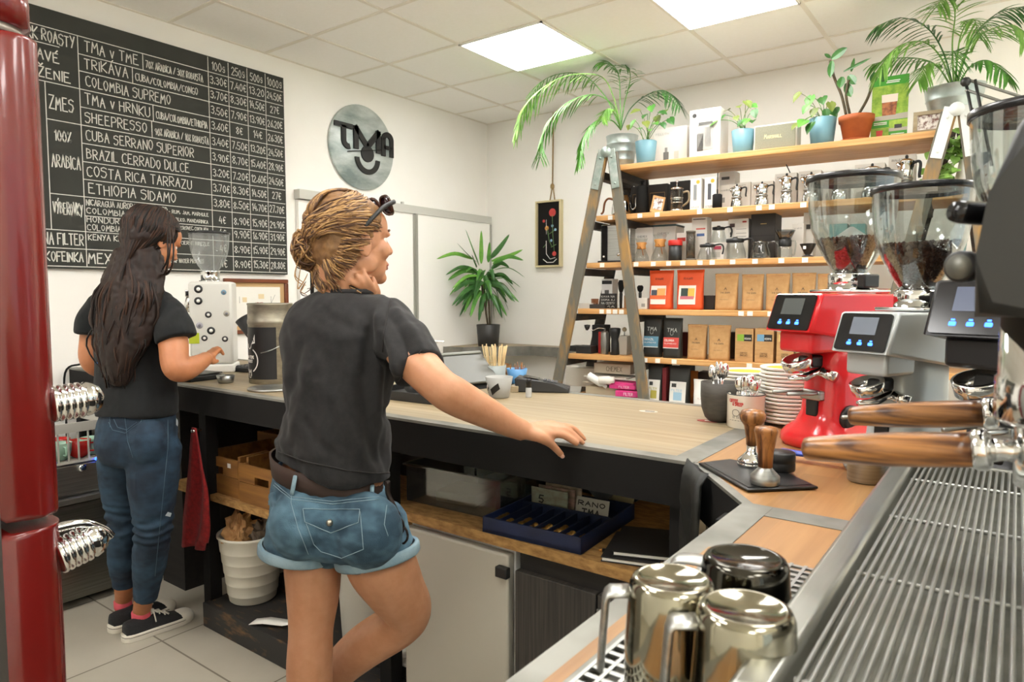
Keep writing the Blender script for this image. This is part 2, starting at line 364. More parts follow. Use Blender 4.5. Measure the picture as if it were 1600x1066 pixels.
# sliding white doors on a grey track against the left wall
r0 = at(459, 297, X=XL); M_track = mat('track_grey', '#c9c8c0', .45); M_door = mat('white_laminate', '#faf8f2', .35)
t = MB().bx((XL, r0.y, 1.975), (XL+.06, YB-.01, 2.035)); t.bx((XL, 3.05, 2.035), (XL+.02, 3.07, 2.06)); t.bx((XL, 3.75, 2.035), (XL+.02, 3.77, 2.06)); t.build('trim_1', M_track, kind='structure')
y1 = at(648, 420, X=XL+.04).y
for n, a, bb, dx in ((1, 2.965, y1-.01, .0), (2, y1+.012, YB-.015, .006)):
    d = MB(); d.bx((XL+.015+dx, a, .02), (XL+.045+dx, bb, 1.975)); o = d.build('door_%d' % n, M_door, kind='structure')
    e = MB()
    for yy in (a, bb): e.bx((XL+.012+dx, yy-.012, .02), (XL+.05+dx, yy+.012, 1.97))
    e.build('door_edge', mat('aluminium_edge', '#b5b5ae', .35, .8), o)
MB().bx((XL+.001, 2.885, .02), (XL+.012, 2.925, 1.94)).build('trim_2', M_blackm, kind='structure')
MB().bx((XL+.001, 2.80, .02), (XL+.03, 2.88, 1.97)).build('trim_3', M_door, kind='structure')
MB().bx((XL+.001, YB-.012, 0), (XR, YB, .08)).build('baseboard_back', M_white, kind='structure')
# ================================================================ the counter
def edged(name, poly, label, matl, steel_edges):
    o = MB().prism(poly, CT-.035, CT, bev=.0015).build(name, matl, label=label, cat='worktop')
    for kz, (a, b, wd) in enumerate(steel_edges):
        a, b = Vector(a), Vector(b); d = (b-a).normalized(); n = Vector((-d.y, d.x))*wd
        e = MB(); o_ = n.normalized()*-.0065; P = [a+o_, b+o_, b+n, a+n]
        e.prism([(p.x, p.y) for p in P], CT-.006, CT+.0015-.0004*kz); e.build('steel_edge', M_dsteel, o)
    return o
CF, CB = 1.43, 2.2     # front and back of the counter
edged('worktop', [(XL, CF), (-.56, CF), (-.56, CB), (XL, CB)], 'long oak worktop with steel edging under the hand of the woman in shorts', M_oak,
      [((XL, CF), (-.56, CF), .035), ((-.56, CF), (-.56, CB), .055), ((-.62, CB), (XL, CB), .03)])
edged('side_worktop', [(-.555, CB), (-.555, CF), (-.372, 1.2), (-.372, -.6), (.75, -.6), (.75, CB)], 'oak side worktop with steel strips under the grinders and espresso machine', M_oaky,
      [((-.372, 1.2), (-.372, -.6), .045), ((.75, 1.2), (-.372, 1.2), .05), ((-.555, CF), (-.372, 1.2), .012)])
c = thing('bar_counter', 'black painted counter base with chipboard shelves below the oak worktop', 'counter', (0, 0, 0))
MB().bx((XL+.01, CF-.0062, CT-.105), (-.557, CF-.0004, CT-.0064)).build('fascia', M_blackm, c)
f = MB(); M45 = T((-.4635, 1.315, CT-.057))@RZ(math.atan2(-.23, .183)); f.box((0, -.0036, 0), (.294, .006, .1), M45); f.build('fascia', M_blackm, c)
MB().bx((-.365, -.55, .0), (-.345, 1.19, CT-.037)).build('side_panel', M_blackwood, c)
MB().bx((XL+.01, CB-.06, .0), (.7, CB-.03, CT-.037)).build('back_panel', M_blackwood, c)
for x, y in ((-2.63, CF+.045), (-1.58, CF+.05), (-.6, CF+.05), (-.6, CB-.1), (-2.96, CB-.1), (-1.58, CB-.1), (-3.8, CF+.04), (-.40, 1.22)): MB().bx((x-.025, y-.025, .02), (x+.025, y+.025, CT-.037)).build('post', M_blackm, c)
MB().bx((-2.93, CF+.03, .515), (-1.61, CB-.065, .54)).build('shelf', M_osb, c)
MB().bx((-1.55, CF+.03, .655), (-.63, CB-.065, .685)).build('shelf', M_osb, c)
MB().bx((-2.62, CF-.008, .0), (-.41, CB-.065, .10), bev=.004).build('plinth', mat('worn_black_plinth', '#252321', .7, c2='#7a5a33', scale=(9, 30, 30), lo=.55, hi=.8), c)
MB().bx((-3.2, CF+.12, .0), (-3.0, CB-.065, .9)).build('side_panel', M_blackwood, c)
# leather apron cloth hanging from the corner of the counter
fl = MB(); P = []
for i in range(10):
    z = CT-.012-.38*(i-1)/8 if i else CT+.006; oy = 0 if i else .036; P.append([Vector((-.578+.085*u+.006*math.sin(i*1.3+u*9), 1.398+oy-.112*u+.012*math.sin(u*14+i*.6), z)) for u in (0, .25, .5, .75, 1)]+[Vector((-.578+.085*u, 1.405+oy-.112*u+.012*math.sin(u*14+i*.6), z)) for u in (1, .75, .5, .25, 0)])
fl.rings(P).build('cloth', mat('dark_waxed_canvas', '#1b1c17', .6, c2='#10110e', scale=(20, 20, 20), bump=.2), label='dark waxed cloth hanging at the corner of the counter', cat='cloth')
# corner board with steel front carrying the dracaena
ZB = .92; cb = MB(); a, b2, c2 = at(672, 541, Z=ZB), at(832, 541, Z=ZB), at(880, 539, Z=ZB)
pp = [(XL+.002, YB-.002), (XL+.002, max(a.y, 4.0)), (-3.62, 4.22), (b2.x, b2.y-.03), (-2.9, YB-.16), (-2.5, YB-.15), (-2.5, YB-.002)]
cs = MB().prism(pp, ZB-.03, ZB).build('corner_shelf', M_oak, label='oak corner shelf with dark steel front carrying the tall leafy plant', cat='shelf')
e = MB()
for p, q2 in zip(pp[1:5], pp[2:6]):
    p, q2 = Vector(p), Vector(q2); d = (q2-p).normalized(); n = Vector((d.y, -d.x))*.006
    e.prism([(v.x, v.y) for v in (p, q2, q2+n, p+n)], ZB-.075, ZB+.002)
e.build('steel_edge', M_dsteel, cs)
# ================================================================ shelf unit on two painters' ladders
RS = math.radians(3.9); SU = Vector((math.cos(RS), math.sin(RS), 0)); SV = Vector((-math.sin(RS), math.cos(RS), 0)); SA = Vector((-2.0, 3.8, 0))
def SH(s, dep, z): return SA + SU*s + SV*dep + Vector((0, 0, z))
def shp(x, y, dep=0.):         # pixel -> (s, z) on the plane dep behind the shelf fronts
    r = ray(x, y); t = ((SA+SV*dep-EYE).dot(SV))/r.dot(SV); p = EYE+r*t
    return (p-SA).dot(SU), p.z
SZ = [2.142, 1.842, 1.55, 1.26, .968, .675]
SL = [-.05, -.151, -.215, -.274, -.342, -.40]; SRR = [1.70, 1.98, 2.02, 2.06, 2.1, 2.14]
SD = .42
SHNAME = ['top', 'second', 'third', 'fourth', 'fifth', 'lowest']
SHLAB = ['topmost pine shelf board carrying the potted plants', 'pine shelf board carrying the row of moka pots', 'pine shelf board carrying glass coffee carafes', 'pine shelf board carrying the orange coffee bags',
         'pine shelf board carrying the black coffee bags and kraft cartons', 'lowest pine shelf board, half hidden by the counter']
rnd = random.Random(4)
SHELVES = []
for i in range(6):
    L = SRR[i]-SL[i]; o = MB().bx((0, 0, -.034), (L, SD, 0), bev=.004).build('shelf_board', M_pine, label=SHLAB[i], cat='shelf', group='pine boards of the shelf unit')
    o.location = SH(SL[i], 0, SZ[i]); o.rotation_euler = (0, 0, RS); SHELVES.append(o)
TAGS = {1: (953, 999, 1026, 1092, 1139, 1184, 1204, 1253), 2: (941, 994, 1021, 1045, 1067, 1094, 1113, 1145, 1180, 1221, 1258), 3: (941, 952, 962, 972, 1160, 1174, 1206), 4: (1010, 1030, 1056, 1175, 1210), 5: ()}
for i, xs in TAGS.items():
    for x in xs:
        s, z = shp(x, 400, 0); s0 = s-SL[i]
        MB().bx((s0-.015, -.0016, -.03), (s0+.015, -.0002, -.004)).build('price_tag', M_paper, SHELVES[i])
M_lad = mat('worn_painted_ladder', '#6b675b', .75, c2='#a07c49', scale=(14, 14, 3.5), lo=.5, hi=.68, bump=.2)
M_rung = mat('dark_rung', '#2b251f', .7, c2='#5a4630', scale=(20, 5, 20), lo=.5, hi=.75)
M_hinge = mat('hinge_zinc', '#b8c0ba', .45, .6, c2='#93a49c', scale=(20, 20, 20))
def ladder(s0, label, hinge):
    t = thing('wooden_ladder', label, 'ladder', SH(s0, 0, 0), RS, group='painter ladders holding the shelves')
    ax, az = -.067, 2.215
    for dep, nm in ((-.034, 'front'), (.43, 'rear')):
        for bx_, tx in ((-.576, ax-.03), (.297, ax+.034)):
            m_ = MB(); d = Vector((tx-bx_, 0, az)); m = frame_z(d, (1, 0, 0)).to_4x4(); m.translation = Vector((bx_, dep+.015, 0))
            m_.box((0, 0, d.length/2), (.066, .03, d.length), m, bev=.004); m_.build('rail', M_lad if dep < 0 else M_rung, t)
    for z in SZ:
        for bx_, tx in ((-.576, ax-.03), (.297, ax+.034)):
            x = bx_+(tx-bx_)*(z-.034)/az; zz = z-.034
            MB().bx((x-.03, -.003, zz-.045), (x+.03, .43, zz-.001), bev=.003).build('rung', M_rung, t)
    h = MB()
    for bx_, tx in ((-.576, ax-.03), (.297, ax+.034)):
        d = Vector((tx-bx_, 0, az)).normalized(); p = Vector((tx, -.038, az)); m = frame_z(d, (1, 0, 0)).to_4x4(); m.translation = p
        h.box((0, 0, -.10), (.05, .006, .24), m, bev=.002)
        for k in (-.03, -.19): h.cyl(m@Vector((0, .0, k)), m@Vector((0, -.009, k)), .007, seg=8)
    h.cyl((ax, -.032, az+.005), (ax, -.05, az+.005), .032, seg=16); h.build('hinge_plate', hinge, t)
ladder(0, 'worn wooden ladder with zinc hinge holding the left end of the shelves', M_hinge)
ladder(1.80, 'wooden ladder with white metal hinge holding the right end of the shelves', mat('hinge_white', '#e6e8e4', .4))
# ================================================================ on the left wall
M_board = mat('chalkboard', '#33342f', .85, c2='#3a3b36', scale=(3, 3, 3))
M_chalk = mat('chalk', '#dcdbd2', .9)
ZR = [2.636, 2.549, 2.466, 2.377, 2.289, 2.2, 2.11, 2.019, 1.931, 1.843, 1.748, 1.668, 1.579, 1.49]
bb = MB().bx((XL+.002, 1.0, 1.478), (XL+.022, 2.712, 2.725)).build('chalkboard', M_board, label='large chalkboard with the handwritten coffee price list on the left wall', cat='chalkboard')
XB = XL+.0226
cw = MB()
def yb(x, y): return at(x, y, X=XB).y
def bw(s, x0, x1, z, h, y=200, pen=.0045, jit=.06): cw_seed = sum(map(ord, s)); a = yb(x0, y); write(cw, s, (XB, a, z), (0, 1, 0), (0, 0, 1), h, yb(x1, y)-a, pen, jit, cw_seed)
def hl(z, y0, y1, p=.004): cw.quad((XB, y0, z-p/2), (XB, y1, z-p/2), (XB, y1, z+p/2), (XB, y0, z+p/2))
def vl(y, z0, z1, p=.004): cw.quad((XB, y-p/2, z0), (XB, y+p/2, z0), (XB, y+p/2, z1), (XB, y-p/2, z1))
C0, C1, P0, P1, P2, P3, P4 = 1.37, 1.522, 2.206, 2.332, 2.455, 2.58, 2.706
hl(ZR[0], 1.0, P4)
for z in ZR[1:10]+ZR[10:12]+[ZR[12]]: hl(z, C1, P4)
for z in (ZR[3], ZR[9], ZR[11], ZR[12]): hl(z, 1.0 if z in (ZR[3], ZR[11], ZR[12]) else C0, C1)
hl(ZR[5], C0, C1); hl(ZR[13], 1.0, P4)
vl(C1, ZR[13], ZR[0]); vl(C0, ZR[11], ZR[3])
for y in (P0, P1, P2, P3): vl(y, ZR[13], ZR[0]+.083)
ROW = [('TMA v TME', 133, 216, '70% ARABICA / 30% ROBUSTA', 229, 317), ('TRIKÁVA', 133, 200, 'CUBA/COLOMBIA/CONGO', 213, 309), ('COLOMBIA SUPREMO', 135, 266, '', 0, 0), ('TMA v HRNKU', 134, 234, 'CUBA/COLOMBIA/ETHIOPIA', 245, 324),
       ('SHEEPRESSO', 134, 229, '90% ARABICA / 10% ROBUSTA', 243, 326), ('CUBA SERRANO SUPERIOR', 135, 302, '', 0, 0), ('BRAZIL CERRADO DULCE', 136, 295, '', 0, 0), ('COSTA RICA TARRAZU', 136, 299, '', 0, 0), ('ETHIOPIA SIDAMO', 139, 274, '', 0, 0)]
for i, (n, a, b_, d, e0, e1) in enumerate(ROW):
    bw(n, a, b_, ZR[i+1]+.02, .05, 100+25*i, .0048)
    if d: bw(d, e0, e1, ZR[i+1]+.02, .036, 130+25*i, .0042); vl(yb(e0-5, 120+25*i), ZR[i+1], ZR[i])
PR = ['3,30€ 7,40€ 13,20 24,50€', '3,70€ 8,30€ 14,50€ 27€', '3,50€ 7,90€ 13,90€ 26,20€', '3,60€ 8€ 14€ 26,30€', '3,40€ 7,50€ 13,20€ 24,50€', '3,90€ 8,70€ 15,40€ 28,90€', '3,20€ 7,20€ 12,60€ 24,50€', '3,70€ 8,30€ 14,50€ 27€',
      '3,80€ 8,50€ 14,70€ 27,70€', '4€ 8,90€ 15,90€ 29,90€', '4€ 9,90€ 16,90€ 31,90€', '4€ 8,90€ 15,90€ 29,90€', '4€ 8,90€ 15,30€ 28,80€']
def cell(s, y0, z0, h, pen=.004):
    wd = min(.104, .0042*len(s)*4.9); write(cw, s, (XB, y0+.063-wd/2, z0), (0, 1, 0), (0, 0, 1), h, wd, pen, .06, sum(map(ord, s))+int(z0*99))
for i, r_ in enumerate(PR):
    for p, s in zip((P0, P1, P2, P3), r_.split()): cell(s, p, ZR[i+1]+.024, .042)
for p, s in zip((P0, P1, P2, P3), ('100g', '250g', '500g', '1000g')): cell(s, p, ZR[0]+.018, .044)
for s, x0, x1, z in (('NICARAGUA AURORA SHG WASHED', 136, 262, ZR[10]+.055), ('COLOMBIA CHIROZO', 136, 250, ZR[10]+.014), ('HONDURAS GEISHA', 136, 250, ZR[11]+.05), ('COLOMBIA LAS FLORES', 136, 256, ZR[11]+.01), ('KENYA KIANJOGU AA', 137, 240, ZR[12]+.05)): bw(s, x0, x1, z, .028, 345, .0042)
for s, x0, x1, z in (('- RUM, JAM, MARHULE', 264, 326, ZR[10]+.055), ('JABLKO, MANDARINKA', 268, 325, ZR[10]+.014), ('LIESKOVEC, COKOLADA', 278, 325, ZR[11]+.05), ('CIERNE RIBEZLE', 282, 326, ZR[12]+.055)): bw(s, x0, x1, z, .018, 345, .003)
bw('MEXICO', 138, 200, ZR[13]+.02, .05, 400, .006); bw('DECAF WATER PROCESS', 262, 318, ZR[13]+.04, .022, 400, .0034)
write(cw, 'DARK ROASTY', (XB, 1.255, 2.57), (0, 1, 0), (0, 0, 1), .052, .25, .0055, .08, 3); hl(2.556, 1.26, 1.44)
write(cw, 'TMAVÉ', (XB, 1.27, 2.478), (0, 1, 0), (0, 0, 1), .046, .165, .0055, .05, 4); write(cw, 'PRAŽENIE', (XB, 1.24, 2.395), (0, 1, 0), (0, 0, 1), .046, .24, .0055, .05, 5)
write(cw, 'ZMES', (XB, 1.385, 2.252), (0, 1, 0), (0, 0, 1), .062, .105, .0055, .05, 6); write(cw, '100%', (XB, 1.40, 2.105), (0, 1, 0), (0, 0, 1), .05, .075, .0055, .05, 7)
write(cw, 'ARABICA', (XB, 1.385, 1.975), (0, 1, 0), (0, 0, 1), .06, .125, .005, .05, 8); write(cw, 'VÝBEROVKY', (XB, 1.382, 1.745), (0, 1, 0), (0, 0, 1), .06, .13, .005, .08, 9)
write(cw, 'NA FILTER', (XB, 1.335, 1.597), (0, 1, 0), (0, 0, 1), .055, .175, .0055, .05, 10); write(cw, 'BEZKOFEINKA', (XB, 1.27, 1.515), (0, 1, 0), (0, 0, 1), .045, .235, .0055, .05, 11)
cw.build('chalk_writing', M_chalk, bb)
# round clock sign
cy, cz, cr_ = 3.365, 2.40, .298
ck = thing('wall_clock', 'round grey marbled wall clock with raised black letters above the sliding doors', 'clock', (XL, cy, cz), rot=(PI/2, 0, PI/2))   # local x = +Y, y = up, z = out of the wall
MB().lathe([(cr_-.004, 0), (cr_, .004), (cr_, .018), (cr_-.004, .022)], 64).build('clock_face', mat('marbled_steel', '#84928f', .45, .3, c2='#d2d9d6', scale=(2.2, 5.5, 3), detail=6, lo=.38, hi=.62), ck)
L = MB(); R3 = Vector((1, 0, 0)); U3 = Vector((0, 1, 0)); zf = .0225
def bar(p, q, wd, th=.022):
    p, q = Vector(p), Vector(q); d = (q-p).normalized(); n = Vector((-d.y, d.x))*wd/2
    L.prism([(v.x, v.y) for v in (p-n, q-n, q+n, p+n)], zf, zf+th)
def ring(c_, r, a0, a1, wd): L.prism(arc(c_, r+wd/2, a0, a1, 16)+arc(c_, r-wd/2, a1, a0, 16), zf, zf+.013)
DX, DY = -.015, -.05
_bar, _ring = bar, ring
def bar(p, q, wd, th=.013): _bar((p[0]+DX, p[1]+DY), (q[0]+DX, q[1]+DY), wd, th)
def ring(c_, r, a0, a1, wd): _ring((c_[0]+DX, c_[1]+DY), r, a0, a1, wd)
bar((-.245, .175), (-.085, .175), .034); bar((-.165, .175), (-.165, .07), .04); ring((-.125, .075), .04, PI, PI*1.5+.3, .038)
bar((-.055, .19), (-.055, .03), .042); bar((.155, .19), (.155, .03), .042); bar((-.065, .185), (.05, .06), .042); bar((.165, .185), (.05, .06), .042)
bar((.205, .02), (.205, .15), .038); ring((.245, .14), .04, 0, PI, .038); bar((.285, .02), (.285, .14), .036); bar((.205, .085), (.285, .085), .028)
L.prism(arc((.05+DX, .01+DY), .058, 0, 2*PI, 28)[:-1], zf, zf+.012); ring((.05, -.02), .098, PI+.05, 2*PI-.05, .036)
L.build('lettering', M_black, ck)
L = MB(); bar((-.13, .0), (.18, .058), .005, .016); L.build('clock_hand', M_blackg, ck)
bar, ring = _bar, _ring
# framed drawing
fy0, fy1, fz0, fz1 = 2.27, 2.715, 1.108, 1.447
fr = thing('picture_frame', 'brown wooden frame with a line drawing on the wall behind the white grinder', 'picture', (XL, (fy0+fy1)/2, (fz0+fz1)/2), rot=(PI/2, 0, PI/2))
w_, h_ = fy1-fy0, fz1-fz0; M_bf = wood('mahogany_frame', '#5d2f1a', '#80462a', 0, .35)
f = MB()
for a, b_ in (((-w_/2, -h_/2), (w_/2, -h_/2+.025)), ((-w_/2, h_/2-.025), (w_/2, h_/2)), ((-w_/2, -h_/2+.025), (-w_/2+.025, h_/2-.025)), ((w_/2-.025, -h_/2+.025), (w_/2, h_/2-.025))): f.bx((a[0], a[1], .002), (b_[0], b_[1], .026), bev=.005)
f.build('frame_moulding', M_bf, fr); MB().bx((-w_/2+.02, -h_/2+.02, .002), (w_/2-.02, h_/2-.02, .010)).build('passepartout', mat('tan_mount', '#c9a573', .8), fr)
MB().bx((-w_/2+.055, -h_/2+.05, .009), (w_/2-.055, h_/2-.05, .0108)).build('sheet', M_paper, fr)
d = MB(); L = d; zf = .0108
for p, q in (((-.06, -.02), (.04, -.02)), ((-.06, -.06), (-.06, -.02)), ((.04, -.07), (.04, -.02)), ((.04, -.02), (.07, .01)), ((-.03, .01), (.07, .01)), ((.07, -.04), (.07, .01)), ((.09, .0), (.13, .07)), ((.1, .06), (.1, -.02)), ((-.12, .02), (-.12, .06))): bar(p, q, .0016, .0004)
d.mi = 1
write(d, 'UPOPI', (-.01, .0, .0113), R3, U3, .022, .05, .003); d.mi = 2
bar((-.1, .04), (-.07, .04), .03, .0003); bar((.01, .06), (.05, .06), .03, .0003); d.build('drawing', [M_ink, M_rinkk, mat('beige_wash', '#e3cfa6', .9)], fr)
# ================================================================ red retro fridge in the left foreground
M_fr = mat('red_enamel', '#6a1512', .25, c2='#721915', scale=(3, 3, 3), coat=.5)
FX, FY = -1.4, .508
fg = thing('fridge', 'dark red retro fridge with ribbed chrome handles at the left edge', 'fridge', (FX-.3, .1, 0))
def fplan(r, dy0, dy1, w=.6):      # rounded door seen from above, local coords
    return [(-w/2, dy0), (w/2, dy0)] + [(w/2-r+r*math.cos(a), dy1-r+r*math.sin(a)) for a in [PI/2*i/10 for i in range(11)]] + [(-w/2+r-r*math.sin(a), dy1-r+r*math.cos(a)) for a in [PI/2*i/10 for i in range(11)]]
lo_, hi_ = .41-.1, FY-.1
MB().bx((-.29, -.30, .04), (.285, lo_-.012, 1.96), bev=.03).build('cabinet', mat('grey_enamel', '#8d8a84', .4), fg)
MB().bx((-.28, lo_-.012, .1), (.28, lo_, 1.8)).build('gasket', mat('gasket_grey', '#55524d', .6), fg)
MB().prism(fplan(.05, lo_, hi_), .10, .928, bev=.012, smooth=True).build('door', M_fr, fg)
MB().prism(fplan(.05, lo_, hi_), .948, 1.798, bev=.012, smooth=True).build('door', M_fr, fg)
tp = MB(); prof = [(1.0, 1.815), (1.0, 1.86), (.985, 1.91), (.93, 1.95), (.8, 1.97)]
pl = fplan(.05, -.3, hi_-.01); tp.rings([[Vector((x*k, .1+(y-.1)*k, z)) for x, y in pl] for k, z in prof]); tp.build('top_cap', M_fr, fg)
MB().prism(fplan(.05, -.28, hi_-.02, .585), 1.80, 1.814, smooth=True).build('trim_strip', mat('grey_trim', '#a7a094', .4, .5), fg)
for z, tilt in ((1.147, .05), (.858, .22)):
    h = MB(); pr = [(.0, 0), (.030, 0)]
    for k in range(5): pr += [(.034, .004+k*.011), (.034, .0085+k*.011), (.030, .0105+k*.011), (.030, .0135+k*.011)]
    pr += [(.033, .062), (.031, .072), (.024, .083), (.013, .090), (0, .092)]
    m = T((.27, hi_-.012, z))@RX(-PI/2+tilt); h.lathe(pr, 28, m, cap0=False, cap1=False)
    o = h.build('handle', M_chrome, fg)
    if z < 1: MB().tube(bez([(.27, hi_-.01, z+.055), (.27, hi_+.035, z+.052), (.27, hi_+.07, z+.03), (.27, hi_+.085, z+.012)]), .009, 10).build('handle_bar', M_chrome, o)
# ================================================================ dishwasher against the left wall, its rack and cups
dwx = -3.22
dw = thing('dishwasher', 'stainless steel dishwasher with two round buttons beside the girl in jeans', 'dishwasher', (dwx, .95, 0))
MB().bx((-.58, -.42, .03), (-.01, .43, .625), bev=.006).build('body', M_steel, dw)
MB().bx((-.01, -.42, .04), (.012, .43, .455), bev=.004).build('door', mat('steel_dark_brushed', '#8b8a84', .35, 1., c2='#77766f', scale=(3, 3, 120)), dw)
MB().bx((-.005, -.42, .46), (.03, .43, .488), bev=.006).build('door_handle', M_steel, dw)
MB().bx((-.01, -.42, .50), (.01, .43, .622), bev=.003).build('control_panel', M_steel, dw)
for px_, py_ in ((128, 731), (155, 722)):
    p = at(px_, py_, X=dwx+.012); m = T((.012, p.y-.95, p.z))@RY(PI/2); kb = MB(); kb.lathe([(.016, 0), (.016, .008), (.012, .012)], 20, m); o = kb.build('button', M_chrome, dw); MB().lathe([(.0095, .0125), (.009, .014)], 16, m).build('button_cap', mat('button_navy', '#24324e', .3), o)
p = at(150, 717, X=dwx+.012); MB().ball((.012, p.y-.95, p.z), .006, 10).build('indicator_lamp', emis('lamp_blue', '#2a55ff', 6), dw)
wr = mat('plastic_grey', '#b9b7ae', .5)
rk = thing('dish_rack', 'grey dish rack with red and green cups on top of the dishwasher', 'rack', (dwx, .95, .627))
f = MB()
for zz in (.14,): f.bx((-.5, -.4, zz), (-.01, .42, zz+.045)); 
f.mi = 0
r1 = MB(); r1.bx((-.012, -.4, .135), (0, .42, .175)); r1.bx((-.5, -.4, .135), (-.49, .42, .175)); r1.bx((-.5, -.41, .135), (0, -.4, .175)); r1.bx((-.5, .42, .135), (0, .43, .175)); r1.build('rim', wr, rk); f.bm.free()
MB().bx((-.5, -.41, .002), (0, .43, .012)).build('base', wr, rk); ww = MB()
for k in range(22): y = -.39+k*.039; ww.bx((-.009, y-.003, .012), (-.003, y+.003, .137))
ww.build('bars', wr, rk)
cups = MB(); cups.lathe([(.022, 0), (.036, .012), (.044, .04), (.046, .062), (.043, .062), (.041, .04), (.033, .016), (0, .012)], 20, cap0=True, cap1=False)
M_rc = mat('cup_red', '#b5201c', .2); M_gc = mat('cup_mint', '#9fc4ae', .2)
for k, (y, x, c_, la) in enumerate(((1.17, -.06, M_gc, 'mint green cup at the near end of the dish rack'), (1.245, -.06, M_rc, 'red cup in the dish rack next to the near mint cup'), (1.30, -.075, M_gc, 'mint green cup at the far end of the dish rack'), (1.10, -.07, M_rc, 'red cup tipped in the dish rack by the fridge'), (1.20, -.16, M_rc, 'red cup in the back row of the dish rack'))):
    me = cups if k == 0 else None
    t = thing('cup', la, 'cup', (dwx+x, y, .64), k*.9, 'cups in the dish rack')
    b_ = MB().lathe([(.022, 0), (.036, .012), (.044, .04), (.047, .075), (.044, .075), (.041, .04), (.033, .016), (0, .012)], 20, cap1=False); b_.build('bowl', c_, t)
    MB().tube(bez([(.043, 0, .06), (.066, 0, .058), (.066, 0, .03), (.04, 0, .025)], 5), .004, 6).build('handle', c_, t)
cups.bm.free()
# ================================================================ coffee grinders
M_bean = mat('coffee_bean', '#3b2114', .4, c2='#5a3420', scale=(40, 40, 40))
M_hop = clear_mat('hopper_plastic', '#eef1f0', .16)
M_hoprim = mat('hopper_lid_smoke', '#1d1e20', .25)
M_scr = mat('screen_dim', '#4a4d50', .2)
M_icon = emis('icon_blue', '#3a6bff', 5.)
HP = [(.034, 0), (.044, .012), (.06, .04), (.078, .075), (.091, .11), (.098, .15), (.1015, .20), (.103, .232)]
def hopper(t, z, k, mt=M_hop, lid=True, oy=0.):
    n0 = set(bpy.data.objects)
    hopper_(t, z, k, mt, lid)
    for o in set(bpy.data.objects)-n0: o.data.transform(T((0, oy, 0)))
def hopper_(t, z, k, mt, lid):
    h = MB(); h.lathe([(r*k, z+q*k) for r, q in HP], 48, cap0=False, cap1=False); h.lathe([(r*k-.002, z+q*k) for r, q in HP], 48, cap0=False, cap1=False); o = h.build('hopper', mt, t)
    if lid:
        l = MB(); l.lathe([(.1035*k, z+.224*k), (.1055*k, z+.226*k), (.1055*k, z+.234*k), (.1035*k, z+.237*k), (.095*k, z+.2345*k), (.06*k, z+.226*k), (0, z+.225*k)], 48, cap0=False, cap1=False)
        l.lathe([(.1035*k, z+.224*k), (.101*k, z+.229*k), (.095*k, z+.2315*k), (.06*k, z+.223*k), (0, z+.222*k)], 48, cap0=False, cap1=False); l.build('hopper_lid', clear_mat('smoked_lid', '#3a3c3e', .16), o)
        e = MB(); e.lathe([(.1025*k, z+.222*k), (.1065*k, z+.223*k), (.1065*k, z+.236*k), (.1025*k, z+.237*k)], 48, cap0=False, cap1=False); e.lathe([(.1025*k, z+.237*k), (.1025*k, z+.222*k)], 48, cap0=False, cap1=False); e.build('lid_rim', M_hoprim, o)
        c_ = MB(); c_.lathe([(.012*k, z+.01), (.012*k, z+.06*k), (.045*k, z+.085*k), (.004, z+.115*k)], 24); c_.build('feed_cone', mat('cone_white', '#dcdcd6', .4), o)
def beans(name, label, loc, z, k, level, seed, tilt=.15):
    rd = random.Random(seed); mb = MB(); c0 = Vector((0, 0, z))
    def rad(q):
        for (ra, qa), (rb, qb) in zip(HP, HP[1:]):
            if qa <= q <= qb: return ra+(rb-ra)*(q-qa)/(qb-qa)
        return HP[-1][0]
    pr = [(max(.004, (rad(q)-.010)*k), z+q*k) for q in [level*i/7 for i in range(8)]]; mb.lathe(pr[::1]+[(0, z+level*k-.002)], 24, cap1=False)
    def bean(p):
        r = Euler((rd.uniform(0, 6), rd.uniform(0, 6), rd.uniform(0, 6))).to_matrix(); mb.ball(p, (.0052, .0037, .0027), 6, rot=r)
    n = int(620*level/.09)
    for i in range(n):
        q = level*math.sqrt(rd.random()); a = rd.uniform(0, 2*PI); r = (rad(q)-.0085)*k; bean((r*math.cos(a), r*math.sin(a), z+q*k))
    for i in range(420):
        a = rd.uniform(0, 2*PI); r = (rad(level)-.008)*k*math.sqrt(rd.random()); bean((r*math.cos(a), r*math.sin(a), z+level*k+tilt*r*math.cos(a-1)*.25+rd.uniform(-.002, .003)))
    o = mb.build(name, M_bean, label=label, cat='coffee beans', kind='stuff'); o.location = loc; return o
